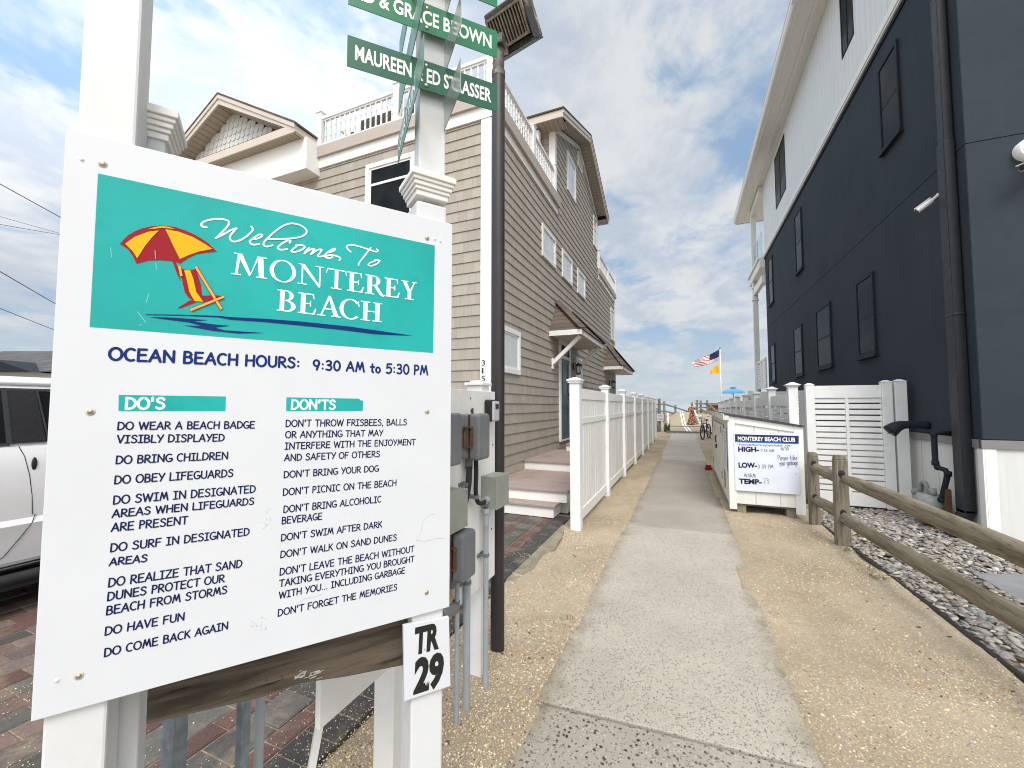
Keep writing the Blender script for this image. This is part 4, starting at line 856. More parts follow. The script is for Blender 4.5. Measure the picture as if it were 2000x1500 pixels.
mb = MB(); pp = [(XR, 7.36, 1.27), (XR - .22, 7.36, 1.275), (XR - .34, 7.35, 1.25), (XR - .43, 7.34, 1.18)]; mb.tube(catmull(pp, 5), [.055] * 8 + [.06, .065, .07, .075, .08, .085, .09, .095][:8], 16) if False else mb.tube(catmull(pp, 4), [.052, .052, .052, .052, .052, .055, .06, .065, .072, .078, .084, .088, .09], 16, caps=True)
mb.build('duct', M['navy_trim'], vh, smooth=True)
mb = MB(); mb.tube([(XR - .425, 7.25, 1.145), (XR - .425, 7.43, 1.145)], .006, 6); mb.build('seam_wire', M['galv'], vh)
gp = thing('gas_meter', (2.88, 6.75, 0), 'grey gas meter with dark bent riser pipe by the white skirting', 'gas meter')
mb = MB(); PIP = [(XR - .01, 6.80, 1.20), (XR - .16, 6.82, 1.20), (XR - .18, 6.83, 1.17), (XR - .18, 6.83, .82), (XR - .17, 6.81, .77), (XR - .13, 6.73, .75), (XR - .12, 6.71, .71), (XR - .16, 6.78, .38), (XR - .19, 6.83, .35)]
mb.tube(PIP, .030, 12)
for i in (2, 4, 6, 7): mb.ell(PIP[i], (.038, .038, .038), 10)
for i in (3, 6): a = Vector(PIP[i]); mb.tube([a + Vector((0, 0, .03)), a - Vector((0, 0, .03))], .037, 12)
mb.build('riser_pipe', M['navy_trim'], gp, smooth=True)
mb = MB(); mb.tube([(2.83, 6.93, .05), (2.83, 6.93, .10), (2.83, 6.93, .36), (2.83, 6.93, .42)], [.09, .145, .15, .10], 18); mb.build('meter_body', M['meter_grey'], gp, smooth=True)
mb = MB(); mb.tube(catmull([(2.84, 6.98, .40), (2.84, 6.99, .50), (2.84, 7.04, .545), (2.84, 7.11, .52), (2.84, 7.14, .42), (2.84, 7.22, .37), (2.84, 7.34, .37)], 4), .026, 10); mb.tube([(2.84, 6.86, .40), (2.84, 6.86, .50)], .04, 10); mb.ell((2.84, 7.26, .38), (.055, .06, .055), 10); mb.tube([(2.84, 6.84, .30), (2.84, 6.84, .40)], .03, 10); mb.build('meter_fitting', M['meter_grey'], gp, smooth=True)
mb = MB(); mb.box(2.80, 7.04, .12, 2.725, 7.10, .24); mb.build('index_plate', M['wboard'], gp)
mb = MB(); mb.box(2.90, 6.70, -.05, 2.95, 6.75, .52); mb.build('stake', M['rust'], gp)
# ------------------------------------------------------------------ flat lettering tools
class Plane:                                                      # a board: origin, right, up; points in metres on it
    def __init__(s, o, u, v=(0, 0, 1)):
        s.o = Vector(o); s.u = Vector(u).normalized(); s.v = Vector(v).normalized(); s.n = s.u.cross(s.v)
    def px(s, x, y, off=0.0):
        r = ray(x, y); q = s.o + s.n * off; t = (q - CAM).dot(s.n) / r.dot(s.n); p = CAM + r * t - s.o
        return (p.dot(s.u), p.dot(s.v))
    def __call__(s, a, b, c=0.0): return s.o + s.u * a + s.v * b + s.n * c
STEP = 0.00012
def ribbon(mb, pl, pts, r, h, caps=True):
    P = [Vector((p[0], p[1])) for p in pts]
    Q = [P[0]]
    for p in P[1:]:
        if (p - Q[-1]).length > 1e-5: Q.append(p)
    P = Q; k = len(P)
    if k < 2: return
    L, R = [], []
    for i in range(k):
        t0 = (P[i] - P[i - 1]).normalized() if i else None; t1 = (P[i + 1] - P[i]).normalized() if i < k - 1 else None
        t = (t0 + t1) if t0 is not None and t1 is not None else (t0 or t1)
        if t.length < 1e-6: t = t1
        t.normalize(); nrm = Vector((-t.y, t.x)); kf = 1.0
        if t0 is not None and t1 is not None: kf = min(1.8, 1 / max(0.3, nrm.dot(Vector((-t1.y, t1.x)))))
        rr = r[i * (len(r) - 1) // (k - 1)] if isinstance(r, (list, tuple)) else r
        L.append(P[i] + nrm * rr * kf); R.append(P[i] - nrm * rr * kf)
    vs = [pl(p.x, p.y, h) for p in L] + [pl(p.x, p.y, h) for p in R]
    fs = [(i, i + k, i + 1 + k, i + 1) for i in range(k - 1)]
    if caps:
        rr0 = (L[0] - R[0]).length / 2; rr1 = (L[-1] - R[-1]).length / 2
        a0 = math.atan2(L[0].y - P[0].y, L[0].x - P[0].x); b = len(vs)
        arc = [P[0] + Vector((math.cos(a0 + PI * j / 5), math.sin(a0 + PI * j / 5))) * rr0 for j in range(1, 5)]
        vs += [pl(p.x, p.y, h) for p in arc]; fs.append((0, b, b + 1, b + 2, b + 3, k))
        a1 = math.atan2(R[-1].y - P[-1].y, R[-1].x - P[-1].x); b = len(vs)
        arc = [P[-1] + Vector((math.cos(a1 + PI * j / 5), math.sin(a1 + PI * j / 5))) * rr1 for j in range(1, 5)]
        vs += [pl(p.x, p.y, h) for p in arc]; fs.append((2 * k - 1, b, b + 1, b + 2, b + 3, k - 1))
    mb.add(vs, fs)
def A_(cx, cy, rx, ry, a0, a1, n=10): return [(cx + rx * math.cos(math.radians(a0 + (a1 - a0) * i / n)), cy + ry * math.sin(math.radians(a0 + (a1 - a0) * i / n))) for i in range(n + 1)]
GL = {
 'A': (.72, [[(.02, 0), (.38, 1)], [(.38, 1), (.68, 0)], [(.14, .34), (.60, .36)]]),
 'B': (.60, [[(.08, 1), (.06, 0)], [(.08, 1)] + A_(.26, .77, .24, .23, 90, -90, 6) + [(.1, .54)], [(.1, .54), (.26, .54)] + A_(.28, .27, .28, .27, 90, -90, 7) + [(.06, 0)]]),
 'C': (.62, [A_(.37, .5, .34, .5, 55, 300, 14)]),
 'D': (.68, [[(.08, 1), (.06, 0)], [(.08, .99), (.22, .98)] + A_(.22, .5, .42, .48, 85, -85, 10) + [(.06, 0)]]),
 'E': (.60, [[(.08, 1), (.06, 0)], [(.08, .98), (.54, 1)], [(.08, .52), (.48, .54)], [(.06, .01), (.56, .02)]]),
 'F': (.58, [[(.08, 1), (.06, 0)], [(.08, .98), (.54, 1)], [(.08, .52), (.46, .54)]]),
 'G': (.68, [A_(.38, .5, .35, .5, 55, 335, 15), [(.40, .42), (.68, .42)], [(.68, .42), (.64, .10)]]),
 'H': (.70, [[(.08, 1), (.06, 0)], [(.64, 1), (.62, 0)], [(.07, .50), (.63, .53)]]),
 'I': (.48, [[(.24, .98), (.24, .02)], [(.05, .99), (.44, .99)], [(.03, .01), (.44, .01)]]),
 'J': (.60, [[(.20, .99), (.60, .99)], [(.42, .99), (.42, .25)] + A_(.22, .25, .20, .25, 0, -150, 8)]),
 'K': (.62, [[(.08, 1), (.06, 0)], [(.54, .98), (.10, .44)], [(.22, .58), (.58, .0)]]),
 'L': (.54, [[(.08, 1), (.06, .01)], [(.06, .01), (.52, .02)]]),
 'M': (.86, [[(.06, 0), (.22, 1)], [(.22, 1), (.43, .22)], [(.43, .22), (.64, 1)], [(.64, 1), (.82, 0)]]),
 'N': (.74, [[(.07, 0), (.08, 1)], [(.08, 1), (.66, .02)], [(.66, .02), (.67, 1)]]),
 'O': (.76, [A_(.38, .5, .35, .50, 90, 450, 22)]),
 'P': (.54, [[(.08, 1), (.06, 0)], [(.08, .98)] + A_(.24, .73, .26, .26, 85, -90, 8) + [(.08, .46)]]),
 'R': (.62, [[(.08, 1), (.06, 0)], [(.08, .98)] + A_(.26, .74, .27, .25, 85, -95, 8) + [(.10, .48)], [(.20, .48), (.60, 0)]]),
 'S': (.62, [catmull([(.55, .84, 0), (.42, .99, 0), (.22, .97, 0), (.10, .80, 0), (.20, .62, 0), (.44, .48, 0), (.56, .28, 0), (.46, .06, 0), (.24, .0, 0), (.05, .12, 0)], 4)]),
 'T': (.64, [[(.02, .98), (.64, .99)], [(.34, .98), (.32, 0)]]),
 'U': (.68, [[(.08, 1), (.07, .40)] + A_(.345, .34, .28, .34, 180, 350, 9) + [(.63, 1)]]),
 'V': (.64, [[(.02, 1), (.30, .01)], [(.30, .01), (.62, 1)]]),
 'W': (.98, [[(.03, 1), (.25, .01)], [(.25, .01), (.49, .92)], [(.49, .92), (.71, .01)], [(.71, .01), (.95, 1)]]),
 'Y': (.62, [[(.03, 1), (.32, .46)], [(.62, 1), (.20, 0)]]),
 'Z': (.64, [[(.06, .98), (.60, .98)], [(.60, .98), (.05, .02)], [(.05, .02), (.62, .02)]]),
 "'": (.22, [[(.11, 1.02), (.10, .72)]]), '.': (.22, [[(.09, .03), (.11, .03)]]), ',': (.24, [[(.12, .05), (.05, -.16)]]),
 ':': (.26, [[(.12, .16), (.13, .16)], [(.12, .60), (.13, .60)]]), '-': (.4, [[(.06, .45), (.34, .45)]]), '/': (.5, [[(.06, -.05), (.42, 1.05)]]),
 '0': (.62, [A_(.31, .5, .26, .50, 90, 450, 20)]), '1': (.46, [[(.12, .82), (.25, 1)], [(.25, 1), (.25, 0)], [(.08, .01), (.42, .01)]]),
 '3': (.58, [catmull([(.08, .90, 0), (.26, 1.0, 0), (.46, .88, 0), (.42, .64, 0), (.22, .54, 0), (.44, .46, 0), (.52, .26, 0), (.36, .03, 0), (.06, .08, 0)], 4)]),
 '4': (.62, [[(.40, 1), (.05, .36)], [(.05, .36), (.60, .38)], [(.44, .98), (.42, 0)]]),
 '5': (.60, [[(.54, .98), (.14, .96)], [(.14, .96), (.10, .56)], catmull([(.10, .56, 0), (.32, .64, 0), (.52, .48, 0), (.52, .20, 0), (.30, .0, 0), (.06, .08, 0)], 4)]),
 '7': (.60, [[(.05, .98), (.56, .98)], [(.56, .98), (.20, 0)]]), '8': (.60, [A_(.30, .76, .20, .23, 90, 450, 14), A_(.30, .27, .25, .27, 90, 450, 14)]),
 '9': (.60, [A_(.30, .68, .24, .31, 20, 380, 16), [(.53, .72), (.34, 0)]]),
 't': (.46, [[(.22, .96), (.21, .08), (.36, .0)], [(.04, .62), (.42, .63)]]), 'o': (.54, [A_(.27, .31, .22, .31, 90, 450, 16)]),
 'a': (.52, [A_(.25, .3, .21, .3, 60, 380, 12), [(.46, .6), (.47, 0)]]), 'b': (.54, [[(.07, 1.05), (.07, 0)], A_(.28, .3, .21, .3, 180, -180, 14)]),
 'c': (.46, [A_(.27, .3, .22, .3, 55, 305, 10)]), 'e': (.52, [[(.06, .32), (.46, .34)], A_(.27, .3, .21, .3, 8, 310, 12)]), 'f': (.4, [A_(.34, .8, .16, .22, 60, 180, 6) + [(.17, 0)], [(.03, .6), (.34, .6)]]),
 'g': (.52, [A_(.26, .3, .2, .28, 40, 390, 12), [(.46, .58), (.46, -.2)] + A_(.26, -.2, .2, .2, 0, -160, 7)]), 'h': (.52, [[(.07, 1.05), (.07, 0)], [(.07, .4)] + A_(.26, .36, .18, .24, 150, 0, 7) + [(.44, 0)]]),
 'i': (.2, [[(.1, .6), (.1, 0)], [(.1, .86), (.1, .9)]]), 'k': (.46, [[(.07, 1.05), (.07, 0)], [(.40, .6), (.09, .28)], [(.18, .36), (.42, 0)]]), 'l': (.2, [[(.1, 1.05), (.1, 0)]]),
 'm': (.8, [[(.07, .6), (.07, 0)], [(.07, .4)] + A_(.23, .4, .15, .2, 150, 0, 6) + [(.38, 0)], [(.38, .4)] + A_(.54, .4, .15, .2, 150, 0, 6) + [(.70, 0)]]),
 'n': (.52, [[(.07, .6), (.07, 0)], [(.07, .4)] + A_(.26, .36, .18, .24, 150, 0, 7) + [(.44, 0)]]), 'r': (.4, [[(.07, .6), (.07, 0)], A_(.24, .36, .17, .24, 170, 50, 6)]),
 's': (.42, [catmull([(.36, .5, 0), (.22, .61, 0), (.08, .48, 0), (.24, .32, 0), (.36, .16, 0), (.2, .0, 0), (.04, .08, 0)], 3)]), 'u': (.52, [[(.07, .6), (.07, .26)] + A_(.25, .24, .18, .24, 180, 350, 7), [(.45, .6), (.45, 0)]]),
 'w': (.7, [[(.03, .6), (.18, 0)], [(.18, 0), (.34, .5)], [(.34, .5), (.5, 0)], [(.5, 0), (.66, .6)]]), 'y': (.5, [[(.04, .6), (.25, .05)], [(.46, .6), (.14, -.38)]]),
 'v': (.5, [[(.04, .6), (.24, 0)], [(.24, 0), (.46, .6)]]), '@': (.8, [A_(.4, .4, .35, .45, 300, -20, 16), A_(.4, .4, .15, .2, 90, 450, 10)]), 'P_': (.5, []),
}
def write(mb, pl, s, p0, p1, cap, r, h0=0.0008, track=0.10, space=0.42):
    W = 0
    for c in s: W += space if c == ' ' else GL[c][0] + track
    W -= track; d = Vector((p1[0] - p0[0], p1[1] - p0[1])); L = d.length; d.normalize(); nv = Vector((-d.y, d.x)); kx = L / W; x = 0.0
    for c in s:
        if c == ' ': x += space; continue
        w_, strokes = GL[c]; jit = random.uniform(-0.012, 0.012)
        for i, stt in enumerate(strokes):
            pts = [(p0[0] + d.x * (x + q[0]) * kx + nv.x * (q[1] + jit) * cap, p0[1] + d.y * (x + q[0]) * kx + nv.y * (q[1] + jit) * cap) for q in stt]
            ribbon(mb, pl, pts, r, h0 + STEP * i)
        x += w_ + track
def letters(name, mat, parent, pl, lines, r, track=0.10):
    mb = MB()
    for (s, a, b, top) in lines:
        p0 = pl.px(*a); p1 = pl.px(*b); pt = pl.px(a[0], top); write(mb, pl, s, p0, p1, pt[1] - p0[1], r, track=track)
    return mb.build(name, mat, parent, recalc=False)
# ------------------------------------------------------------------ the beach rules board
S_U = Vector((0.5824, 0.8129, 0)); S_N = Vector((0.8129, -0.5824, 0)); S_O = Vector((-1.209, 0.408, 0.913)); SW, SH = 0.891, 1.220
SP = Plane(S_O, S_U)
nb = thing('notice_board', S_O + S_U * SW / 2, 'large white beach rules board with teal welcome panel at the front', 'sign')
def pbox(mb, pl, a0, a1, b0, b1, c0, c1, m=0): mb.hexa([pl(a0, b0, c0), pl(a1, b0, c0), pl(a1, b0, c1), pl(a0, b0, c1), pl(a0, b1, c0), pl(a1, b1, c0), pl(a1, b1, c1), pl(a0, b1, c1)], m)
mb = MB(); pbox(mb, SP, 0, SW, 0, SH, -0.010, 0.0); mb.build('panel', M['board_white'], nb, bevel=0.0015)
H1, H2, H3 = 0.0006, 0.0014, 0.0024
def pxpoly(mb, pl, pts, h, m=0): mb.flat([pl.px(*p) for p in pts], lambda a, b, c: pl(a, b, c), h, m)
mb = MB(); mb.flat([(0.0535, 1.136), (0.831, 1.136), (0.829, 0.792), (0.0535, 0.796)], lambda a, b, c: SP(a, b, c), H1); banner = mb.build('welcome_panel', M['tealv'], nb)
def A1(pts): return [(50 + x / 3, 220 + y / 3) for x, y in pts]
um = MB()
OUT = [(553, 770), (575, 745), (600, 720), (640, 696), (680, 680), (735, 667), (790, 662), (835, 664), (880, 672), (935, 690), (990, 715), (1030, 738), (1070, 765), (1122, 815), (1060, 821), (1000, 830), (950, 855), (907, 885), (880, 876), (850, 870), (780, 865), (715, 868), (650, 887), (632, 845), (600, 800)]
def sh(p, k, c): return [(c[0] + (x - c[0]) * k, c[1] + (y - c[1]) * k) for x, y in p]
mb = MB(); pxpoly(mb, SP, A1(OUT), H2); pxpoly(mb, SP, A1([(860, 870), (880, 872), (900, 940), (908, 990), (890, 950)]), H2 + .0001)
emb = mb.build('umbrella_emblem', M['red'], banner)
mb = MB(); pxpoly(mb, SP, A1([(585, 770), (640, 730), (720, 700), (783, 692), (740, 735), (700, 785), (675, 825), (655, 855), (630, 815), (605, 790)]), H3); pxpoly(mb, SP, A1([(820, 685), (900, 700), (980, 730), (1050, 770), (1095, 800), (1020, 815), (960, 835), (905, 860), (885, 820), (860, 770), (840, 725)]), H3)
pxpoly(mb, SP, A1([(718, 685), (760, 672), (800, 667), (840, 671), (875, 684), (835, 680), (800, 677), (760, 682)]), H3); mb.build('umbrella_stripe', M['yellow'], banner)
mb = MB(); pxpoly(mb, SP, A1([(905, 915), (950, 922), (998, 918), (1012, 960), (1028, 1010), (1035, 1072), (1110, 1070), (1160, 1074), (1100, 1095), (1040, 1112), (990, 1105), (955, 1085), (932, 1050), (918, 985)]), H2); pxpoly(mb, SP, A1([(985, 1095), (960, 1102), (890, 1145), (905, 1147), (1000, 1112)]), H2 + .0001)
mb.build('chair_emblem', M['red'], banner)
mb = MB(); pxpoly(mb, SP, A1([(930, 925), (966, 925), (985, 980), (1000, 1050), (1042, 1110), (990, 1105), (960, 1050), (945, 980)]), H3); mb.build('chair_stripe', M['yellow'], banner)
mb = MB(); o_, i_ = MB(), MB()
for k, (a, b) in enumerate((((998, 905), (1148, 1153)), ((1162, 1080), (968, 1158)), ((902, 902), (914, 960)))):
    p, q = SP.px(*A1([a])[0]), SP.px(*A1([b])[0]); ribbon(o_, SP, [p, q], .0036, H3 + .0004 + k * .0003, False); ribbon(i_, SP, [p, q], .0024, H3 + .0005 + k * .0003, False)
o_.build('chair_outline', M['red'], banner, recalc=False); i_.build('chair_frame', M['orange'], banner, recalc=False)
mb = MB(); B1 = lambda pts: [(450 + x / 3, 280 + y / 3) for x, y in pts]
pxpoly(mb, SP, A1([(705, 1182), (900, 1184), (1130, 1191)]) + B1([(0, 1018), (200, 1028), (400, 1043), (700, 1074), (880, 1100), (1068, 1127), (950, 1124), (840, 1118), (650, 1094), (450, 1072), (200, 1048), (0, 1034)]) + A1([(1130, 1200), (900, 1190), (705, 1186)]), H2)
pxpoly(mb, SP, A1([(722, 1197), (870, 1202), (1070, 1216), (985, 1223), (1090, 1240), (1197, 1249), (1108, 1259), (1165, 1276), (1397, 1291), (1250, 1295), (1100, 1279), (925, 1247), (1035, 1251), (960, 1230), (800, 1209)]), H2 + .0001)
mb.build('wave_stroke', M['inkb'], banner)
# Welcome To (script) and the serif capitals
mb = MB(); C1 = lambda x, y: SP.px(380 + x / 5.263, 410 + y / 5.263)
SCRIPT = [[(125, 180), (95, 178), (70, 158), (85, 130), (140, 107), (220, 95), (290, 97), (345, 115), (352, 145), (330, 180), (280, 235), (225, 290)], [(218, 292), (300, 252), (370, 212), (430, 190)], [(432, 192), (405, 222), (372, 262), (364, 298), (385, 323), (420, 327), (480, 308), (545, 265), (592, 218), (600, 198), (583, 173)],
 [(592, 300), (640, 298), (690, 275), (688, 257), (660, 257), (610, 288), (570, 322), (577, 347), (610, 360), (665, 352)], [(752, 303), (900, 301), (1030, 291), (1110, 271), (1150, 235), (1138, 195), (1080, 157), (1000, 141), (930, 157), (850, 205), (770, 275), (718, 330), (710, 362), (740, 379), (800, 366)],
 [(978, 340), (985, 318), (955, 317), (900, 347), (857, 385), (867, 405), (900, 411), (950, 404)], [(1062, 365), (1015, 402), (995, 425), (1020, 436), (1080, 420), (1128, 392), (1125, 372), (1085, 362), (1040, 365)], [(1178, 390), (1150, 420), (1128, 450)], [(1132, 446), (1190, 410), (1228, 402), (1222, 420), (1195, 458)], [(1200, 455), (1260, 415), (1305, 410), (1290, 440), (1265, 472), (1290, 482), (1340, 470)],
 [(1372, 440), (1425, 424), (1446, 403), (1425, 402), (1370, 435), (1338, 470), (1352, 491), (1395, 495), (1418, 485)], [(1330, 480), (1400, 466), (1460, 476), (1498, 498), (1487, 518)], [(1605, 433), (1572, 402), (1563, 377), (1600, 361), (1680, 374), (1780, 405), (1860, 431), (1884, 420), (1870, 405)], [(1810, 392), (1745, 475), (1695, 540), (1683, 573)], [(1868, 520), (1805, 545), (1785, 568), (1820, 576), (1878, 552), (1893, 527), (1862, 515), (1850, 520)], [(1870, 517), (1903, 522)]]
for i, stt in enumerate(SCRIPT):
    P = catmull([(*C1(x, y), 0) for x, y in stt], 7); ribbon(mb, SP, P, 0.00215, H2 + STEP * (i % 5))
mb.build('script_lettering', M['letter_white'], banner, recalc=False)
def ser(x, y, w_=.22, t=.045): return [(x - w_ / 2, y), (x + w_ / 2, y), (x + w_ / 2, y + t), (x - w_ / 2, y + t)]
def rc(x0, x1, y0, y1): return [(x0, y0), (x1, y0), (x1, y1), (x0, y1)]
def ring(cx, cy, rx, ry, tx, ty, a0=0, a1=360, n=26):
    o = []
    for i in range(n):
        t0, t1 = math.radians(a0 + (a1 - a0) * i / n), math.radians(a0 + (a1 - a0) * (i + 1) / n)
        o.append([(cx + rx * math.cos(t0), cy + ry * math.sin(t0)), (cx + rx * math.cos(t1), cy + ry * math.sin(t1)), (cx + (rx - tx) * math.cos(t1), cy + (ry - ty) * math.sin(t1)), (cx + (rx - tx) * math.cos(t0), cy + (ry - ty) * math.sin(t0))])
    return o
TH = .05
SERIF = {                                                         # drawn in a unit box; each polygon sits a hair above the one before
 'M': [[(.12, 0), (.18, 0), (.26, 1), (.17, 1)], [(.14, 1), (.29, 1), (.55, .12), (.50, 0)], [(.50, 0), (.55, .14), (.76, 1), (.70, 1)], [(.70, 1), (.86, 1), (.90, 0), (.76, 0)], rc(.02, .28, 0, TH), rc(.68, .99, 0, TH), rc(.08, .24, 1 - TH, 1), rc(.76, .96, 1 - TH, 1)],
 'O': ring(.5, .49, .5, .54, .155, .06), 'N': [rc(.15, .21, .02, .98), [(.08, 1), (.26, 1), (.88, 0), (.82, -.06)], rc(.81, .87, .05, .98), rc(.02, .36, 0, TH), rc(.66, 1, 1 - TH, 1), rc(.03, .18, 1 - TH, 1)],
 'T': [rc(.42, .60, 0, 1), rc(.05, .97, .94, 1), [(.05, 1), (.0, .74), (.035, .74), (.10, .95)], [(.97, 1), (1.02, .74), (.985, .74), (.92, .95)], rc(.25, .77, 0, TH)],
 'E': [rc(.14, .40, 0, 1), rc(.0, .84, .94, 1), rc(.0, .92, 0, .06), rc(.36, .68, .475, .535), [(.84, 1), (.88, .74), (.835, .74), (.76, .95)], [(.92, 0), (1.0, .30), (.94, .30), (.80, .06)], rc(.64, .70, .37, .64)],
 'R': [rc(.12, .36, 0, 1), rc(.0, .50, .945, 1), rc(.30, .52, .46, .51)] + ring(.46, .73, .33, .27, .20, .06, -90, 90, 12) + [[(.44, .48), (.60, .52), (1.02, -.03), (.92, -.05), (.76, .03)], rc(.0, .48, 0, TH)],
 'Y': [[(.07, .98), (.34, .98), (.62, .44), (.44, .40)], [(.80, .98), (.89, .98), (.62, .42), (.52, .44)], rc(.42, .65, 0, .46), rc(.0, .46, 1 - TH, 1), rc(.68, 1.0, 1 - TH, 1), rc(.24, .82, 0, TH)],
 'B': [rc(.14, .38, 0, 1), rc(.0, .52, .945, 1), rc(.0, .54, 0, .055), rc(.32, .54, .49, .54)] + ring(.50, .755, .36, .245, .22, .06, -90, 90, 12) + ring(.52, .265, .47, .265, .25, .06, -90, 90, 12),
 'A': [[(.13, .02), (.20, .02), (.53, .88), (.46, 1.02)], [(.45, 1.02), (.56, 1.02), (.94, 0), (.72, 0)], rc(.27, .72, .33, .39), rc(.0, .36, 0, TH), rc(.60, 1.02, 0, TH)],
 'C': ring(.54, .49, .54, .53, .19, .065, 38, 318, 22) + [[(.93, .96), (.98, .66), (.94, .66), (.86, .86)]], 'H': [rc(.12, .32, 0, 1), rc(.68, .88, 0, 1), rc(.30, .70, .475, .535), rc(.0, .44, 0, TH), rc(.56, 1, 0, TH), rc(.0, .44, 1 - TH, 1), rc(.56, 1, 1 - TH, 1)]}
mb = MB(); D1 = lambda x, y: SP.px(440 + x / 5.128, 480 + y / 5.128)
def serif_word(chars, bl, br, cap0, cap1, boxes):
    p0, p1 = D1(*bl), D1(*br); d = Vector((p1[0] - p0[0], p1[1] - p0[1])); L = d.length; d.normalize(); nv = Vector((-d.y, d.x))
    for c, (x0, x1) in zip(chars, boxes):
        f = lambda x: (Vector(D1(x, bl[1] + (br[1] - bl[1]) * (x - bl[0]) / (br[0] - bl[0]))) - Vector(p0)).dot(d)
        a, b = f(x0), f(x1); cap = cap0 + (cap1 - cap0) * (a / L)
        for i, poly in enumerate(SERIF[c]):
            k = i if len(SERIF[c]) < 16 else i % 2
            mb.flat([(p0[0] + d.x * (a + (b - a) * x) + nv.x * y * cap, p0[1] + d.y * (a + (b - a) * x) + nv.y * y * cap) for x, y in poly], lambda u, v, h: SP(u, v, h), H2 + STEP * 0.8 * k)
capm = D1(90, 62)[1] - D1(90, 288)[1]
serif_word('MONTEREY', (52, 283), (1880, 547), capm * 0.97, capm * 1.0, [(50, 424), (440, 706), (718, 985), (1003, 1210), (1217, 1385), (1397, 1588), (1590, 1745), (1755, 1915)])
capb = D1(530, 437)[1] - D1(530, 652)[1]
serif_word('BEACH', (515, 650), (1565, 768), capb, capb * 0.99, [(515, 705), (725, 910), (918, 1150), (1140, 1345), (1350, 1567)])
mb.build('serif_lettering', M['letter_white'], banner, recalc=False)
# opening hours and the two rule columns
E1 = lambda x, y: (200 + x / 3.0303, 660 + y / 3.0303)
letters('hours_lettering', M['inkb'], nb, SP, [('OCEAN BEACH HOURS:', E1(38, 129), E1(1168, 177), E1(0, 58)[1])], 0.0027, 0.12)
letters('hours_lettering', M['inkb'], nb, SP, [('9:30 AM', E1(1245, 187), E1(1550, 200), E1(0, 130)[1]), ('to', E1(1585, 203), E1(1645, 206), E1(0, 152)[1]), ('5:30 PM', E1(1678, 208), E1(1925, 218), E1(0, 152)[1])], 0.0026, 0.12)
F1 = lambda x, y: (150 + x / 2.5, 740 + y / 2.5); G1 = lambda x, y: (500 + x / 3, 740 + y / 3)
mb = MB(); pxpoly(mb, SP, [F1(205, 78), F1(728, 86), F1(725, 157), F1(204, 157)], H1); hp = mb.build('heading_panel', M['tealv'], nb)
letters('heading_lettering', M['letter_white'], hp, SP, [("DO'S", F1(237, 147), F1(430, 145), F1(0, 93)[1])], 0.0026)
mb = MB(); pxpoly(mb, SP, [G1(178, 108), G1(603, 116), G1(612, 126), G1(628, 127), G1(626, 188), G1(177, 188)], H1); hp = mb.build('heading_panel', M['tealv'], nb)
letters('heading_lettering', M['letter_white'], hp, SP, [("DON'TS", G1(206, 177), G1(465, 177), G1(0, 123)[1])], 0.0025)
DO = [[("DO WEAR A BEACH BADGE", 198, 248, 868, 240, 211), ("VISIBLY DISPLAYED", 197, 313, 720, 303, 276)], [("DO BRING CHILDREN", 190, 415, 738, 391, 377)], [("DO OBEY LIFEGUARDS", 183, 513, 763, 476, 474)], [("DO SWIM IN DESIGNATED", 177, 612, 872, 554, 572), ("AREAS WHEN LIFEGUARDS", 172, 677, 865, 612, 640), ("ARE PRESENT", 168, 745, 540, 707, 706)],
      [("DO SURF IN DESIGNATED", 163, 845, 842, 762, 806), ("AREAS", 158, 912, 343, 891, 877)], [("DO REALIZE THAT SAND", 153, 1016, 806, 918, 975), ("DUNES PROTECT OUR", 148, 1083, 720, 990, 1043), ("BEACH FROM STORMS", 143, 1152, 733, 1046, 1112)], [("DO HAVE FUN", 136, 1252, 525, 1177, 1213)], [("DO COME BACK AGAIN", 133, 1357, 738, 1220, 1318)]]
DN = [[("DON'T THROW FRISBEES, BALLS", 173, 280, 883, 270, 241), ("OR ANYTHING THAT MAY", 171, 346, 743, 333, 308), ("INTERFERE WITH THE ENJOYMENT", 168, 413, 933, 385, 375), ("AND SAFETY OF OTHERS", 165, 481, 725, 456, 443)], [("DON'T BRING YOUR DOG", 162, 580, 718, 541, 542)], [("DON'T PICNIC ON THE BEACH", 157, 683, 822, 625, 644)], [("DON'T BRING ALCOHOLIC", 160, 784, 733, 721, 745), ("BEVERAGE", 150, 850, 387, 822, 811)],
      [("DON'T SWIM AFTER DARK", 146, 950, 738, 868, 911)], [("DON'T WALK ON SAND DUNES", 142, 1049, 824, 944, 1010)], [("DON'T LEAVE THE BEACH WITHOUT", 138, 1151, 925, 1012, 1111), ("TAKING EVERYTHING YOU BROUGHT", 136, 1218, 926, 1070, 1179), ("WITH YOU... INCLUDING GARBAGE", 134, 1287, 872, 1137, 1249)], [("DON'T FORGET THE MEMORIES", 127, 1391, 826, 1235, 1352)]]
for fn, items, r in ((F1, DO, 0.00145), (G1, DN, 0.00135)):
    for it in items: letters('rule_lettering', M['ink'], nb, SP, [(s, fn(a, b), fn(c, d), fn(0, t)[1]) for s, a, b, c, d, t in it], r)
def screw(pl, parent, uv, r=0.0058, stain=True):
    mb = MB()
    if stain: mb.tube([pl(*uv, 0.0002), pl(*uv, 0.0012)], [r * 1.55, r * 1.45], 14, 1)
    b = len(mb.v); mb.ell(pl(*uv, 0.001), (1, 1, 1), 12, 0, (pl.u * r, pl.v * r, pl.n * r * 0.6))
    return mb.build('screw', [M['steel'], M['rust_ring']], parent, smooth=True)
M['rust_ring'] = simple('rust_ring', (0.58, 0.50, 0.38), 0.6, var=0.2, scale=100)
for p in ((200.7, 320.7), (834, 465), (176.7, 804.5), (834, 804), (154, 1320), (833, 1157)): screw(SP, nb, SP.px(*p), 0.0052)
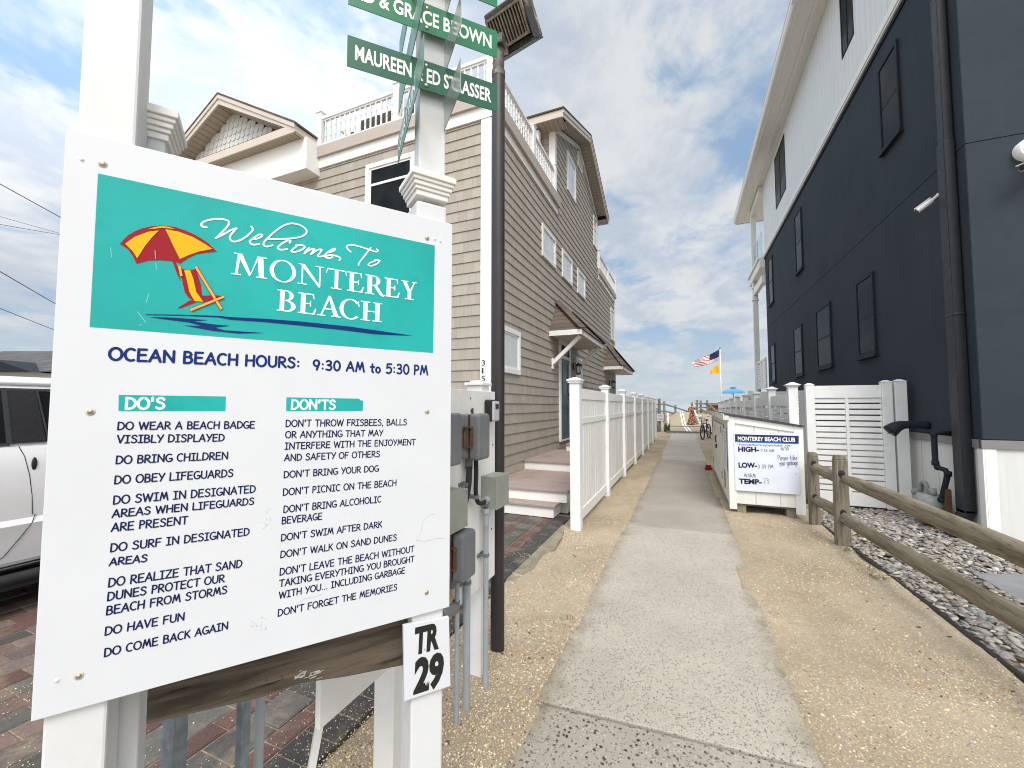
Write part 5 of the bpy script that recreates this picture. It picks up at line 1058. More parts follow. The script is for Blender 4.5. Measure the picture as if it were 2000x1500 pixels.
for p in ((159.7, 311.3), (111, 1329), (849, 467), (860, 471)):
    mb = MB(); mb.ell(SP(*SP.px(*p), 0.0), (1, 1, 1), 10, 0, (SP.u * .0042, SP.v * .0042, SP.n * .003)); mb.build('screw_plug', M['white'], nb, smooth=True)
M['scuff'] = simple('scuff', (0.52, 0.53, 0.55), 0.7, var=0.2, scale=200)
for (cx_, cy_, n_, w_, h_) in ((522, 1012, 16, 7, 22), (507, 1222, 14, 14, 20)):   # old adhesive scuffs and scratches on the board face
    mb = MB()
    for k in range(n_):
        a = (cx_ + random.uniform(-w_, w_), cy_ + random.uniform(-h_, h_)); b = (a[0] + random.uniform(-4, 4), a[1] + random.uniform(-3, 3)); ribbon(mb, SP, [SP.px(*a), SP.px(*b)], random.uniform(.0005, .0012), .0005 + .00003 * k, False)
    mb.build('scuff_mark', M['scuff'], nb, recalc=False)
for k, q in enumerate(([(812, 1055), (822, 1040), (826, 1018), (836, 1006), (850, 1004)], [(812, 1055), (830, 1057), (852, 1051), (870, 1052)], [(590, 1170), (612, 1166), (628, 1160)])):
    mb = MB(); ribbon(mb, SP, [SP.px(*p) for p in q], .0005, .0006 + k * .0001, False); mb.build('scratch_mark', M['scuff'], nb, recalc=False)
M['scratch'] = simple('scratch', (0.35, 0.66, 0.62), 0.6)
mb = MB()
for k, q in enumerate(([(760, 810), (763, 860)], [(764, 880), (766, 920)], [(725, 1060), (705, 1115)], [(655, 1165), (705, 1230)], [(500, 790), (503, 850)], [(668, 1250), (678, 1240)])): ribbon(mb, SP, [SP.px(*A1([p])[0]) for p in q], .00045, H1 + .0002 + k * .00005 + (.003 if k < 1 else 0), False)
mb.build('scratch_mark', M['scratch'], banner, recalc=False)
# the two tall and the two capped posts of the board
def post_pl(mb, u0, w_, f, d, z0, z1): mb.hexa([S_O + S_U * a + S_N * c + Vector((0, 0, z - S_O.z)) for z in (z0, z1) for a, c in ((u0, f), (u0 + w_, f), (u0 + w_, f - d), (u0, f - d))])
def ppost(name, parent, *a): mb = MB(); post_pl(mb, *a); return mb.build(name, M['white_post'], parent, bevel=0.006)
def cap(parent, uc, fc, z):
    mb = MB()
    for k, (hw, z0, z1) in enumerate(((.053, -.066, -.048), (.058, -.048, -.036), (.063, -.036, -.022), (.068, -.022, -.010), (.074, -.010, .008), (.070, .008, .013))):
        post_pl(mb, uc - hw, 2 * hw, fc + hw, 2 * hw, z + z0, z + z1)
    return mb.build('post_cap', M['trim'], parent, bevel=0.003)
lp = thing('sign_post', S_O + S_U * .063 - S_N * .06 + Vector((0, 0, -S_O.z)), 'tall square white post behind the left edge of the rules board', 'post')
ppost('post_shaft', lp, .013, .097, -.012, .10, -0.1, 4.2); mb = MB(); post_pl(mb, .003, .117, -.002, .12, 4.2, 4.23); mb.build('post_cap', M['trim'], lp)
rp = thing('sign_post', S_O + S_U * .10 - S_N * .165 + Vector((0, 0, -S_O.z)), 'shorter capped white post hidden just behind the left tall post', 'post')
ppost('post_shaft', rp, .052, .092, -.118, .092, -0.1, 2.24); cap(rp, .098, -.165, 2.285)
NPc = S_O + S_U * .826 - S_N * .062
npo = thing('name_sign_post', NPc + Vector((0, 0, -S_O.z)), 'white post stacked with green street name blades at the right edge of the board', 'sign post')
ppost('post_shaft', npo, .776, .100, -.012, .10, -0.1, 2.19); cap(npo, .826, -.062, 2.272)
DA = math.radians(43.6); D1v = Vector((math.sin(DA), math.cos(DA), 0)); D2v = Vector((-D1v.y, D1v.x, 0))
def rot_post(mb, c, hw, z0, z1): mb.obox((c.x, c.y, (z0 + z1) / 2), D1v * hw, D2v * hw, Vector((0, 0, (z1 - z0) / 2)))
PC = S_O + S_U * .836 - S_N * .070; mb = MB(); rot_post(mb, PC, .044, 2.28, 3.6); mb.build('upper_post', M['white_post'], npo, bevel=0.005)
M['signgreen3'] = simple('street_green_pale', (0.05, 0.20, 0.13), 0.35, var=0.08, scale=5, spec=0.5)
def blade(c, d, L, z, label_text, txt, side, mat):
    c = Vector((c.x, c.y, z)); t = Vector((d.y, -d.x, 0)) * side; pl = Plane(c - d * L / 2 * side, d * side)
    mb = MB(); mb.obox(c, d * L / 2, Vector((0, 0, .049)), t * .0011); b = mb.build('name_blade', mat, npo)
    for dx in (-.004,):
        for dz in (-.033, .033):
            mb = MB(); q = Plane(c, d * side); mb.ell(q(dx, dz, .0012), (1, 1, 1), 10, 0, (q.u * .0075, q.v * .0075, q.n * .004)); mb.build('bolt', M['steel'], b, smooth=True)
    return b, pl
c0 = Vector(((on(678, 99, 2, 2.605).x + on(971, 192, 2, 2.605).x) / 2, (on(678, 99, 2, 2.605).y + on(971, 192, 2, 2.605).y) / 2, 0)); LB = (on(971, 192, 2, 2.605) - on(678, 99, 2, 2.605)).length
for z, txt, m_ in ((2.605, 'MAUREEN & ED STRASSER', 'signgreen2'), (2.800, 'ED & GRACE BROWN', 'signgreen'), (2.985, None, 'signgreen')):
    b, pl = blade(c0, D1v, LB, z, '', txt, 1, M[m_])
    if txt: text_mesh('blade_lettering', txt, .06, M['letter_white'], b, pl(.022, -.0215 + (0 if 'MAU' in txt else 0), .0012), pl.u, (0, 0, 1), fit=(LB - .044, .047), bold=.016)
for z in (2.50, 2.695, 2.89):
    for px_, sgn in (((831, 101, 775, 297), -1), ((900, 128, None, None), 1)):
        if sgn < 0: a, b_ = on(831, 101, 2, 2.50), on(775, 297, 2, 2.50); c = (a + b_) / 2; L = (a - b_).length
        else: a = on(900, 128, 2, 2.525); c = a + D2v * .235; L = .47
        b, pl = blade(c, D2v, L, z, '', None, 1 if sgn < 0 else 1, M['signgreen3'] if sgn < 0 else M['signback'])
        if sgn < 0:
            pl2 = Plane(Vector((c.x, c.y, z)) + D2v * L / 2, -D2v); text_mesh('blade_lettering', 'GARTAIN', .06, M['letter_white'], b, pl2(.03, -.021, .0014), pl2.u, (0, 0, 1), fit=(.34, .045), bold=.012) if z < 2.6 else None
# weathered plank between the posts, and the TR 29 plate
mb = MB(); pl = Plane(S_O - S_N * .050, S_U); mb.prism([(.168, -.103), (.40, -.124), (.48, -.119), (.60, -.141), (.772, -.163), (.772, .02), (.168, .02)], lambda a, b, c: pl(a, b, c), -.03, .0)
ob = mb.build('weathered_plank', M['oldwood'], None, bevel=0.003); rt(ob, 'dark weathered plank under the bottom edge of the rules board', 'plank')
mb = MB(); q = Plane(S_O - S_N * .0495, S_U)
for k in range(26): a = q.px(587 + random.uniform(-14, 34), 1318 + random.uniform(-8, 9)); ribbon(mb, q, [a, (a[0] + random.uniform(.004, .018), a[1] + random.uniform(-.001, .002))], random.uniform(.0006, .0016), .0004 + k * .00004, False)
mb.build('raw_knot', simple('raw_wood_grey', (0.40, 0.38, 0.34), 0.9, var=0.3, scale=120), ob, recalc=False)
mb = MB()
for p in ((449, 1350), (490, 1333), (519, 1328), (551, 1322), (572, 1310)): uv = q.px(*p); mb.ell(q(*uv, .0005), (1, 1, 1), 8, 0, (q.u * .003, q.v * .003, q.n * .0015))
mb.build('nail', M['rust'], ob, smooth=True)
TP = Plane(S_O + S_N * .0005, S_U)
tl, tr_, br, bl_ = TP.px(788, 1222), TP.px(877, 1205), TP.px(880, 1340), TP.px(790, 1370)
mb = MB(); mb.prism([bl_, br, tr_, tl], lambda a, b, c: TP(a, b, c), -.0115, .0)
tp = mb.build('number_plate', M['board_white'], None, bevel=0.001); rt(tp, 'small white TR 29 plate on the post below the rules board', 'plate')
ux = (Vector((*br, 0)) - Vector((*bl_, 0))).normalized(); U3 = TP.u * ux.x + TP.v * ux.y; V3 = TP.u * -ux.y + TP.v * ux.x
for txt, p0, p1, cp in (('TR', (808, 1277), (857, 1266), .0745), ('29', (807, 1353), (865, 1336), .096)):
    a, b = TP.px(*p0), TP.px(*p1); text_mesh('plate_lettering', txt, .06, M['blackink'], tp, TP(*a, .0003), U3, V3, fit=(math.hypot(b[0] - a[0], b[1] - a[1]), cp), bold=.030)
screw(TP, tp, TP.px(834, 1334), .0042); screw(TP, tp, TP.px(829, 1268), .0022, False)
# ------------------------------------------------------------------ utility stand along the sand strip
us = thing('utility_stand', (-1.16, 1.85, 0), 'white meter board on two posts with grey electrical boxes behind the rules board', 'utility stand')
for (y, zt) in ((1.40, 1.55), (2.17, 1.66)):
    mb = MB(); mb.box(-1.212, y, -.1, -1.112, y + .10, zt); mb.box(-1.225, y - .013, zt, -1.099, y + .113, zt + .018); mb.box(-1.20, y + .012, zt + .018, -1.124, y + .088, zt + .03); mb.build('post', M['white'], us, bevel=0.004)
mb = MB(); mb.box(-1.111, 1.01, .51, -1.09, 2.31, 1.625); mb.build('backboard', M['white_old'], us, bevel=0.003)
def wbox_box(y0, y1, z0, z1, name='outlet_box'):
    mb = MB(); mb.box(-1.09, y0, z0, -1.034, y1, z1); b = mb.build(name, M['box_grey'], us, bevel=0.014, seg=3)
    mb = MB(); mb.box(-1.028, y0 - .004, z0 - .004, -.965, y1 + .004, z1 + .004); mb.build('lid', M['box_grey'], b, bevel=0.018, seg=3)
    mb = MB(); mb.box(-1.033, y0 + .002, z0 + .002, -1.029, y1 - .002, z1 - .002); mb.build('gasket', M['rust'], b)
    zc = (z0 + z1) / 2; mb = MB()
    for x in (-1.058, -1.004): mb.box(x - .004, y0 - .012, zc - .05, x + .004, y0 - .004, zc + .05)
    mb.tube([(-1.031, y0 - .011, zc - .055), (-1.031, y0 - .011, zc + .055)], .0055, 8)
    for dz in (-.05, .05): mb.box(-1.060, y0 - .013, zc + dz - .004, -1.002, y0 - .003, zc + dz + .004)
    mb.build('latch', M['rust'], b); mb = MB(); mb.tube([(-1.06, (y0 + y1) / 2, z0 + .01), (-1.06, (y0 + y1) / 2, z0 - .055)], .020, 12); mb.build('conduit_hub', M['box_grey'], b, smooth='auto')
    return b
wbox_box(1.862, 1.985, 1.262, 1.494); wbox_box(1.575, 1.69, 1.268, 1.502); wbox_box(1.705, 1.832, .712, .930)
def jbox(y0, y1, z0, z1):
    mb = MB(); mb.box(-1.09, y0, z0, -1.0, y1, z1); b = mb.build('junction_box', M['box_green'], us, bevel=0.003)
    mb = MB(); mb.box(-.999, y0 - .003, z0 - .003, -.988, y1 + .003, z1 + .003); mb.build('cover', M['box_green'], b, bevel=0.002)
    mb = MB()
    for yy in (y0 + .012, y1 - .012):
        for zz in (z0 + .012, z1 - .012): mb.tube([(-.988, yy, zz), (-.985, yy, zz)], .004, 8)
    mb.build('cover_screw', M['steel'], b); return b
jbox(2.12, 2.288, .955, 1.135); jbox(1.60, 1.782, .958, 1.135)
mb = MB(); mb.tube(catmull([(-1.05, 1.91, 1.22), (-1.05, 1.90, 1.12), (-1.06, 1.88, 1.03), (-1.06, 1.84, .97)], 5), .016, 10); mb.tube(catmull([(-1.03, 1.945, 1.26), (-1.03, 1.95, 1.18), (-1.035, 1.955, 1.08), (-1.04, 1.99, 1.02), (-1.045, 2.06, 1.0), (-1.05, 2.11, 1.005)], 5), .012, 10); mb.build('flexible_conduit', M['rubber'], us, smooth=True)
mb = MB(); mb.tube([(-1.05, 2.085, 1.005), (-1.05, 2.12, 1.005)], .022, 8); mb.build('conduit_connector', M['grey_pvc'], us)
for (x, y, z0, z1, r, tl_) in ((-1.052, 2.112, -.05, .96, .0155, 0), (-1.068, 1.925, -.05, .74, .0185, 0), (-1.066, 1.822, -.05, .70, .0115, 0)):
    mb = MB(); mb.tube([(x, y, z0), (x, y, z1)], r, 14); mb.tube([(x, y, z1 - .03), (x, y, z1)], r * 1.35, 14); mb.build('conduit', M['grey_pvc'], us, smooth='auto')
for (x, y, z, r) in ((-1.052, 2.112, .70, .0155), (-1.068, 1.925, .62, .0185), (-1.066, 1.822, .56, .0115), (-1.055, 1.90, 1.13, .014), (-1.035, 1.957, 1.055, .014)):
    mb = MB(); mb.tube([(x, y, z - .009), (x, y, z + .009)], r * 1.25, 12); mb.box(-1.09, y - r * 2.6, z - .008, -1.078, y + r * 2.0, z + .008); mb.box(-1.085, y - r * 1.2, z - .008, x, y + r * 1.2, z + .008); mb.build('pipe_clip', M['box_grey'], us)
mb = MB(); mb.tube(catmull([(-1.02, 1.60, .62), (-1.02, 1.66, .60), (-1.02, 1.72, .585)], 4), .026, 12); mb.tube([(-1.02, 1.57, .625), (-1.02, 1.60, .62)], .018, 10); mb.build('hose_plug', M['box_grey'], us, smooth=True)
mb = MB(); mb.box(-1.09, 1.45, .50, -1.072, 1.79, .66); mb.build('wood_block', simple('raw_timber', (0.48, 0.27, 0.11), 0.7, var=0.25, scale=20), us, bevel=0.004)
for (y, z) in ((1.99, 1.58), (2.28, 1.56), (2.275, 1.30), (2.26, .80), (2.04, .78)): mb = MB(); mb.tube([(-1.09, y, z), (-1.0865, y, z)], .0045, 8); mb.build('screw', M['rust'], us)
mb = MB(); mb.tube([(-1.09, 2.0, 1.512), (-1.078, 2.0, 1.512)], .007, 8); mb.box(-1.082, 1.992, 1.49, -1.079, 2.008, 1.525); mb.build('hook', M['rust'], us)
kb = thing('key_lock_box', (-1.05, 2.2, 1.45), 'black and grey key lock box at the upper corner of the meter board', 'lock box')
mb = MB(); mb.box(-1.089, 2.155, 1.445, -1.045, 2.245, 1.575); mb.build('case', M['black'], kb, bevel=0.012, seg=3)
mb = MB(); mb.box(-1.044, 2.16, 1.448, -1.026, 2.24, 1.565); mb.build('front_cover', simple('lock_grey', (0.45, 0.46, 0.47), 0.35, var=0.1), kb, bevel=0.012, seg=3)
mb = MB(); mb.box(-1.0265, 2.18, 1.52, -1.022, 2.22, 1.548); mb.build('dial_window', M['black'], kb, bevel=0.002)
# galvanised bars and leaning stake seen under the board
def bar(name, p, w_, d, label, mat='galv', top=.95):
    x, y = p; mb = MB(); mb.box(x - w_ / 2, y - d / 2, -.08, x + w_ / 2, y + .0 * d - d / 2 + .006, top); mb.box(x - w_ / 2, y - d / 2 + .0065, -.08, x - w_ / 2 + .006, y + d / 2, top); mb.box(x + w_ / 2 - .006, y - d / 2 + .0065, -.08, x + w_ / 2, y + d / 2, top)
    o = mb.build(name, M[mat], None); return rt(o, label, 'post', 'galvanised bars under the board')
def at_x(px, X): r = ray(px, 1450); return (X, (r.y / r.x) * X)
bar('channel_bar', at_x(341, -1.42), .052, .04, 'wide galvanised channel bar beside the left white post'); bar('channel_bar', at_x(474, -1.30), .026, .028, 'narrow grey channel bar right of the wide one')
x, y = at_x(506, -1.33); mb = MB(); mb.tube([(x, y, -.05), (x, y, .95)], .0145, 14); rt(mb.build('metal_pipe', M['grey_pvc'], None, smooth='auto'), 'round grey pipe beside the narrow channel bar under the plank', 'pipe')
x, y = at_x(605, -1.24); mb = MB(); mb.beam((x - .03, y - .03, -.05), (x + .075, y + .10, 1.0), .026, .026); rt(mb.build('wooden_stake', M['white_old'], None, bevel=0.002), 'thin leaning white stake under the weathered plank', 'stake')
# ------------------------------------------------------------------ dark pole with the weathered flood light
LPX, LPY = -1.135, 2.447
pl_ = thing('light_pole', (LPX, LPY, 0), 'dark bronze round pole carrying a weathered box flood light', 'light pole')
mb = MB(); mb.tube([(LPX, LPY, -.1), (LPX, LPY, 3.80)], .0445, 20); mb.build('pole', M['pole'], pl_, smooth='auto')
mb = MB(); mb.tube([(LPX, LPY, 3.78), (LPX, LPY, 3.83)], .047, 20); mb.tube([(LPX, LPY, 3.80), (LPX, LPY, 4.04)], .040, 16); mb.box(LPX - .05, LPY - .055, 3.985, LPX + .05, LPY + .06, 4.05); mb.build('slip_fitter', M['lamp_metal'], pl_, smooth='auto', bevel=0.004)
lc = Vector((LPX + .065, LPY + .06, 4.185)); ta = math.radians(48); ax_ = Vector((.97, -.22, 0)); fy = Vector((.22, .97, 0)); ay = fy * math.cos(ta) + Vector((0, 0, -math.sin(ta))); az = ax_.cross(ay)
mb = MB(); mb.obox(lc + az * .045, ax_ * .165, ay * .135, az * .065); hd = mb.build('lamp_head', M['lamp_metal'], pl_, bevel=0.012)
mb = MB(); mb.obox(lc - az * .028, ax_ * .150, ay * .105, az * .008); mb.build('lamp_face', M['rubber'], hd)
mb = MB()
for k in range(11): mb.obox(lc - az * .040 + ax_ * (-.12 + k * .024), ax_ * .004, ay * .085, az * .012)
for s in (-1, 1): mb.obox(lc - az * .042 + ay * .09 * s, ax_ * .14, ay * .008, az * .014); mb.obox(lc - az * .042 + ax_ * .142 * s, ax_ * .007, ay * .098, az * .014)
mb.build('louvre_grille', simple('grille', (0.24, 0.21, 0.16), 0.6, var=0.25, scale=30), hd)
mb = MB(); mb.obox(lc + ay * .142 - az * .015, ax_ * .172, ay * .005, az * .10); mb.obox(lc + ay * .05 - az * .02 + ax_ * .170, ax_ * .004, ay * .09, az * .06); mb.build('visor', M['black'], hd, bevel=0.003)
# ------------------------------------------------------------------ white picket-panel fence left of the walk
FX = -1.285
fence = thing('picket_fence', (FX, 12, 0), 'white vinyl panel fence with capped posts running along the left of the walk', 'fence')
ys = [5.12 + 2.10 * k for k in range(8)]
for k, y in enumerate(ys):
    mb = MB(); mb.box(FX - .064, y - .064, -.12, FX + .064, y + .064, 1.825)
    p = mb.build('post', M['white'], fence, bevel=0.006)
    mb = MB(); mb.box(FX - .082, y - .082, 1.825, FX + .082, y + .082, 1.85); mb.box(FX - .095, y - .095, 1.851, FX + .095, y + .095, 1.87); mb.lathe([(.12, 1.871), (.11, 1.855), (.02, 1.885)], (FX, y, 0), 4) if False else mb.hexa([(FX - .085, y - .085, 1.871), (FX + .085, y - .085, 1.871), (FX + .085, y + .085, 1.871), (FX - .085, y + .085, 1.871), (FX - .02, y - .02, 1.90), (FX + .02, y - .02, 1.90), (FX + .02, y + .02, 1.90), (FX - .02, y + .02, 1.90)]); mb.build('post_cap', M['white'], p, bevel=0.003)
    if k < len(ys) - 1:
        y0, y1 = y + .065, ys[k + 1] - .065
        for (z0, z1, sag) in ((1.62, 1.765, 0), (1.295, 1.38, 0), (.06, .20, 0)): mb = MB(); mb.box(FX - .024, y0, z0, FX + .024, y1, z1); mb.build('rail', M['white'], fence, bevel=0.005)
        mb = MB(); n_ = 13
        for j in range(n_):
            a = y0 + (y1 - y0) * j / n_; b = y0 + (y1 - y0) * (j + 1) / n_; dx = random.uniform(-.0015, .0015)
            mb.box(FX - .011 + dx, a + .0042, .201, FX + .011 + dx, b - .0042, 1.294); mb.box(FX - .011 + dx, a + .0042, 1.381, FX + .011 + dx, b - .0042, 1.619)
            mb.box(FX - .004, a - .004, .201, FX + .002, a + .004, 1.294)
        mb.build('board', M['white'], fence, bevel=0.003)
# ------------------------------------------------------------------ white slat gate and slat fence on the right
gt = thing('slat_gate', (2.25, 7.75, 0), 'white horizontal slat gate beside the whiteboard bin', 'gate')
for (x0, x1, zt) in ((1.74, 1.855, 1.86), (2.68, 2.80, 1.885), (2.825, 2.965, 1.895)):
    mb = MB(); mb.box(x0, 7.69, .03 if x1 < 2.82 else -.1, x1, 7.80, zt); p = mb.build('post', M['white'], gt, bevel=0.005)
    mb = MB(); mb.hexa([(x0 - .006, 7.684, zt), (x1 + .006, 7.684, zt), (x1 + .006, 7.806, zt), (x0 - .006, 7.806, zt), ((x0 + x1) / 2 - .02, 7.73, zt + .03), ((x0 + x1) / 2 + .02, 7.73, zt + .03), ((x0 + x1) / 2 + .02, 7.76, zt + .03), ((x0 + x1) / 2 - .02, 7.76, zt + .03)]); mb.build('post_cap', M['white'], p)
for bx_ in ((1.857, 7.715, 1.655, 2.678, 7.775, 1.845), (1.857, 7.715, .04, 2.678, 7.775, .235), (2.245, 7.72, .236, 2.285, 7.77, 1.654)): mb = MB(); mb.box(*bx_); mb.build('rail', M['white'], gt, bevel=0.004)
mb = MB(); z = .255
while z < 1.60: mb.box(1.857, 7.735, z, 2.244, 7.755, z + .068); mb.box(2.286, 7.735, z, 2.678, 7.755, z + .068); z += .0885
mb.build('slats', M['white'], gt, bevel=0.002)
mb = MB(); mb.box(1.75, 7.78, -.06, 2.82, 7.83, .05); rt(mb.build('timber_sill', M['railwood'], None), 'dark timber board on the stones under the slat gate', 'board')
sf_ = thing('slat_fence', (1.58, 13, 0), 'white slat fence with capped posts running toward the beach behind the bin', 'fence')
FXR = 1.575; yr = [7.75, 9.45, 11.3, 13.25, 15.2, 17.1, 19.0, 20.9, 22.8]
for k, y in enumerate(yr):
    h = 1.84 if k < 2 else 1.80 - .03 * max(0, k - 4)
    mb = MB(); mb.box(FXR - .065, y - .065, -.1, FXR + .065, y + .065, h); p = mb.build('post', M['white'], sf_, bevel=0.005)
    mb = MB(); mb.box(FXR - .08, y - .08, h, FXR + .08, y + .08, h + .022); mb.hexa([(FXR - .105, y - .105, h + .0225), (FXR + .105, y - .105, h + .0225), (FXR + .105, y + .105, h + .0225), (FXR - .105, y + .105, h + .0225), (FXR - .02, y - .02, h + .07), (FXR + .02, y - .02, h + .07), (FXR + .02, y + .02, h + .07), (FXR - .02, y + .02, h + .07)]); mb.build('post_cap', M['white'], p)
    if k < len(yr) - 1:
        y0, y1 = y + .066, yr[k + 1] - .066; ym = (y0 + y1) / 2; mb = MB(); hz = h - .12
        mb.box(FXR - .028, y0, hz - .19, FXR + .028, y1, hz); mb.box(FXR - .028, y0, .05, FXR + .028, y1, .24); mb.box(FXR - .024, ym - .02, .241, FXR + .024, ym + .02, hz - .191); r = mb.build('rail', M['white'], sf_, bevel=0.004)
        mb = MB(); z = .262
        while z < hz - .27: mb.box(FXR - .01, y0, z, FXR + .01, ym - .021, z + .068); mb.box(FXR - .01, ym + .021, z, FXR + .01, y1, z + .068); z += .0885
        mb.build('slats', M['white'], r)
g2 = thing('cross_gate', (2.3, 13.4, 0), 'white slatted cross gate between the slat fence and the dark house', 'gate')
for x in (1.72, 2.95): mb = MB(); mb.box(x - .06, 13.36, -.1, x + .06, 13.48, 1.95); mb.build('post', M['white'], g2)
for z0, z1 in ((1.78, 1.93), (.1, .25)): mb = MB(); mb.box(1.781, 13.39, z0, 2.889, 13.45, z1); mb.build('rail', M['white'], g2)
mb = MB(); z = .27
while z < 1.70: mb.box(1.781, 13.41, z, 2.889, 13.43, z + .07); z += .0885
mb.build('slats', M['white'], g2)
# ------------------------------------------------------------------ whiteboard bin enclosure
bx = thing('bin_shed', (1.03, 8.7, 0), 'low white wooden bin shed with the beach club tide board beside the walk', 'shed')
BX0, BX1, BY0, BY1 = .575, 1.475, 6.775, 10.75
zf = lambda x: 1.395 - (x - BX0) * .165
mb = MB(); mb.prism([(BX0, .13), (BX1, .13), (BX1, zf(BX1)), (BX0, zf(BX0))], lambda a, b, c: (a, c, b), BY0 + .02, BY0 + .05); mb.build('front_wall', M['shedw'], bx)
mb = MB(); mb.box(BX1 - .03, BY0 + .051, .13, BX1 - .001, BY1, zf(BX1)); mb.box(BX0 + .03, BY1 - .03, .13, BX1 - .031, BY1, 1.26); mb.build('back_wall', M['shedw'], bx)
mb = MB(); mb.box(BX0 + .008, BY0 + .051, .10, BX0 + .03, BY1, zf(BX0) - .02); mb.build('side_wall', M['shedside'], bx)
mb = MB()
for (x0, x1) in ((BX0 - .01, BX0 + .085), (BX1 - .10, BX1 + .012)): mb.hexa([(x0, BY0, .045), (x1, BY0, .045), (x1, BY0 + .019, .045), (x0, BY0 + .019, .045), (x0, BY0, zf(x0) - .005), (x1, BY0, zf(x1) - .005), (x1, BY0 + .019, zf(x1) - .005), (x0, BY0 + .019, zf(x0) - .005)])
mb.hexa([(BX0 + .086, BY0, zf(BX0 + .086) - .10), (BX1 - .101, BY0, zf(BX1 - .101) - .09), (BX1 - .101, BY0 + .019, zf(BX1 - .101) - .09), (BX0 + .086, BY0 + .019, zf(BX0 + .086) - .10), (BX0 + .086, BY0, zf(BX0 + .086) - .005), (BX1 - .101, BY0, zf(BX1 - .101) - .005), (BX1 - .101, BY0 + .019, zf(BX1 - .101) - .005), (BX0 + .086, BY0 + .019, zf(BX0 + .086) - .005)])
mb.build('front_trim', M['white_old'], bx, bevel=0.003)
mb = MB(); mb.box(BX0 - .012, BY0 + .02, .06, BX0 + .007, BY0 + .12, zf(BX0) - .03); mb.box(BX0 - .012, BY1 - .25, .06, BX0 + .007, BY1, zf(BX0) - .03); mb.box(BX0 - .010, BY0 + .121, 1.26, BX0 + .007, BY1 - .251, zf(BX0) - .03); mb.box(BX0 - .010, BY0 + .121, .10, BX0 + .007, BY1 - .251, .20); mb.build('side_trim', M['shedside'], bx, bevel=0.003)
for (y0, y1) in ((7.62, 8.72), (8.75, 9.9)):
    mb = MB(); mb.box(BX0 - .022, y0, .22, BX0 - .004, y1, 1.22); d = mb.build('shed_door', M['shedside'], bx, bevel=0.004)
    mb = MB(); fr_ = WP('X', BX0 - .0225, -1); frame(mb, fr_, y0, y1, .22, 1.22, .09, 0, .014); mb.build('door_frame', M['shedside'], d, bevel=0.002)
    mb = MB()
    for z in (.34, 1.08): mb.box(BX0 - .045, (y0 if y0 < 8 else y1 - .03), z, BX0 - .037, (y0 if y0 < 8 else y1 - .03) + .03, z + .12)
    mb.build('hinge', M['black'], d)
mb = MB(); mb.tube([(BX0 - .035, 8.70, .98), (BX0 - .06, 8.70, .96), (BX0 - .06, 8.70, .86), (BX0 - .035, 8.70, .84)], .011, 8); mb.box(BX0 - .065, 8.66, .74, BX0 - .04, 8.74, .81); mb.build('padlock', M['black'], bx)
mb = MB(); P = [(BX0 - .13, zf(BX0) + .045), (BX1 + .03, zf(BX1) + .005), (BX1 + .03, zf(BX1) + .03), (BX0 - .13, zf(BX0) + .07)]; mb.prism([(BX0 - .05, zf(BX0 - .05) + .0), (BX1 + .02, zf(BX1 + .02) + .0), (BX1 + .02, zf(BX1 + .02) + .022), (BX0 - .05, zf(BX0 - .05) + .022)], lambda a, b, c: (a, c, b), BY0 - .03, BY1 + .05); mb.build('roof', M['roofshed'], bx)
mb = MB(); mb.box(BX0 - .068, BY0 - .02, zf(BX0) - .065, BX0 - .051, BY1 + .04, zf(BX0) + .022); mb.box(BX0 - .052, BY0 - .026, zf(BX0) - .07, BX0 + .01, BY0 - .004, zf(BX0) + .0); mb.build('eave_board', simple('peeling_paint', (0.62, 0.62, 0.58), 0.8, var=0.1, scale=20, dirt=(0.16, 0.15, 0.13), dscale=16, damt=0.9), bx)
for (x, y) in ((.72, 6.95), (1.33, 6.95), (.72, 10.4), (1.33, 10.4)): mb = MB(); mb.box(x - .06, y - .12, -.06, x + .06, y + .12, .128); mb.build('foot_block', M['slab_far'], bx, bevel=0.01)
mb = MB(); mb.box(BX0 + .05, BY0 + .06, .10, BX1 - .05, BY1 - .04, .129); mb.build('floor', M['greywood'], bx)
WB = Plane((0, BY0 + .0, 0), (1, 0, 0)); w0, w1 = WB.px(1433, 846), WB.px(1563, 967)
wb = thing('tide_board', WB((w0[0] + w1[0]) / 2, w1[1] , 0), 'whiteboard listing high and low tide fixed on the bin shed front', 'whiteboard')
mb = MB(); mb.box(w0[0], BY0 - .014, w1[1] + .005, w1[0], BY0 - .001, w0[1] + .012); mb.build('panel', M['wboard'], wb, bevel=0.002)
WB = Plane((0, BY0 - .0143, 0), (1, 0, 0))
I1 = lambda x, y: (1400 + x / 10.717, 830 + y / 10.717)
mb = MB(); pxpoly(mb, WB, [I1(378, 193), I1(1714, 228), I1(1714, 380), I1(383, 338)], .0005); hd = mb.build('header_band', M['navyhead'], wb)
mb = MB(); pxpoly(mb, WB, [I1(383, 339), I1(1714, 381), I1(1712, 404), I1(384, 362)], .0005); mb.build('blue_stripe', M['bluestripe'], wb)
def bold_px(name, s, mat, parent, a, b, top, bold, pl=WB):
    p0, p1, pt = pl.px(*a), pl.px(*b), pl.px(a[0], top); d = Vector((p1[0] - p0[0], p1[1] - p0[1])); L = d.length; d.normalize()
    return text_mesh(name, s, .06, mat, parent, pl(p0[0], p0[1], .0012), pl.u * d.x + pl.v * d.y, pl.v * d.x - pl.u * d.y, fit=(L, pt[1] - p0[1]), bold=bold)
bold_px('board_title', 'MONTEREY BEACH CLUB', M['letter_white'], hd, I1(440, 322), I1(1642, 352), I1(0, 238)[1], .016)
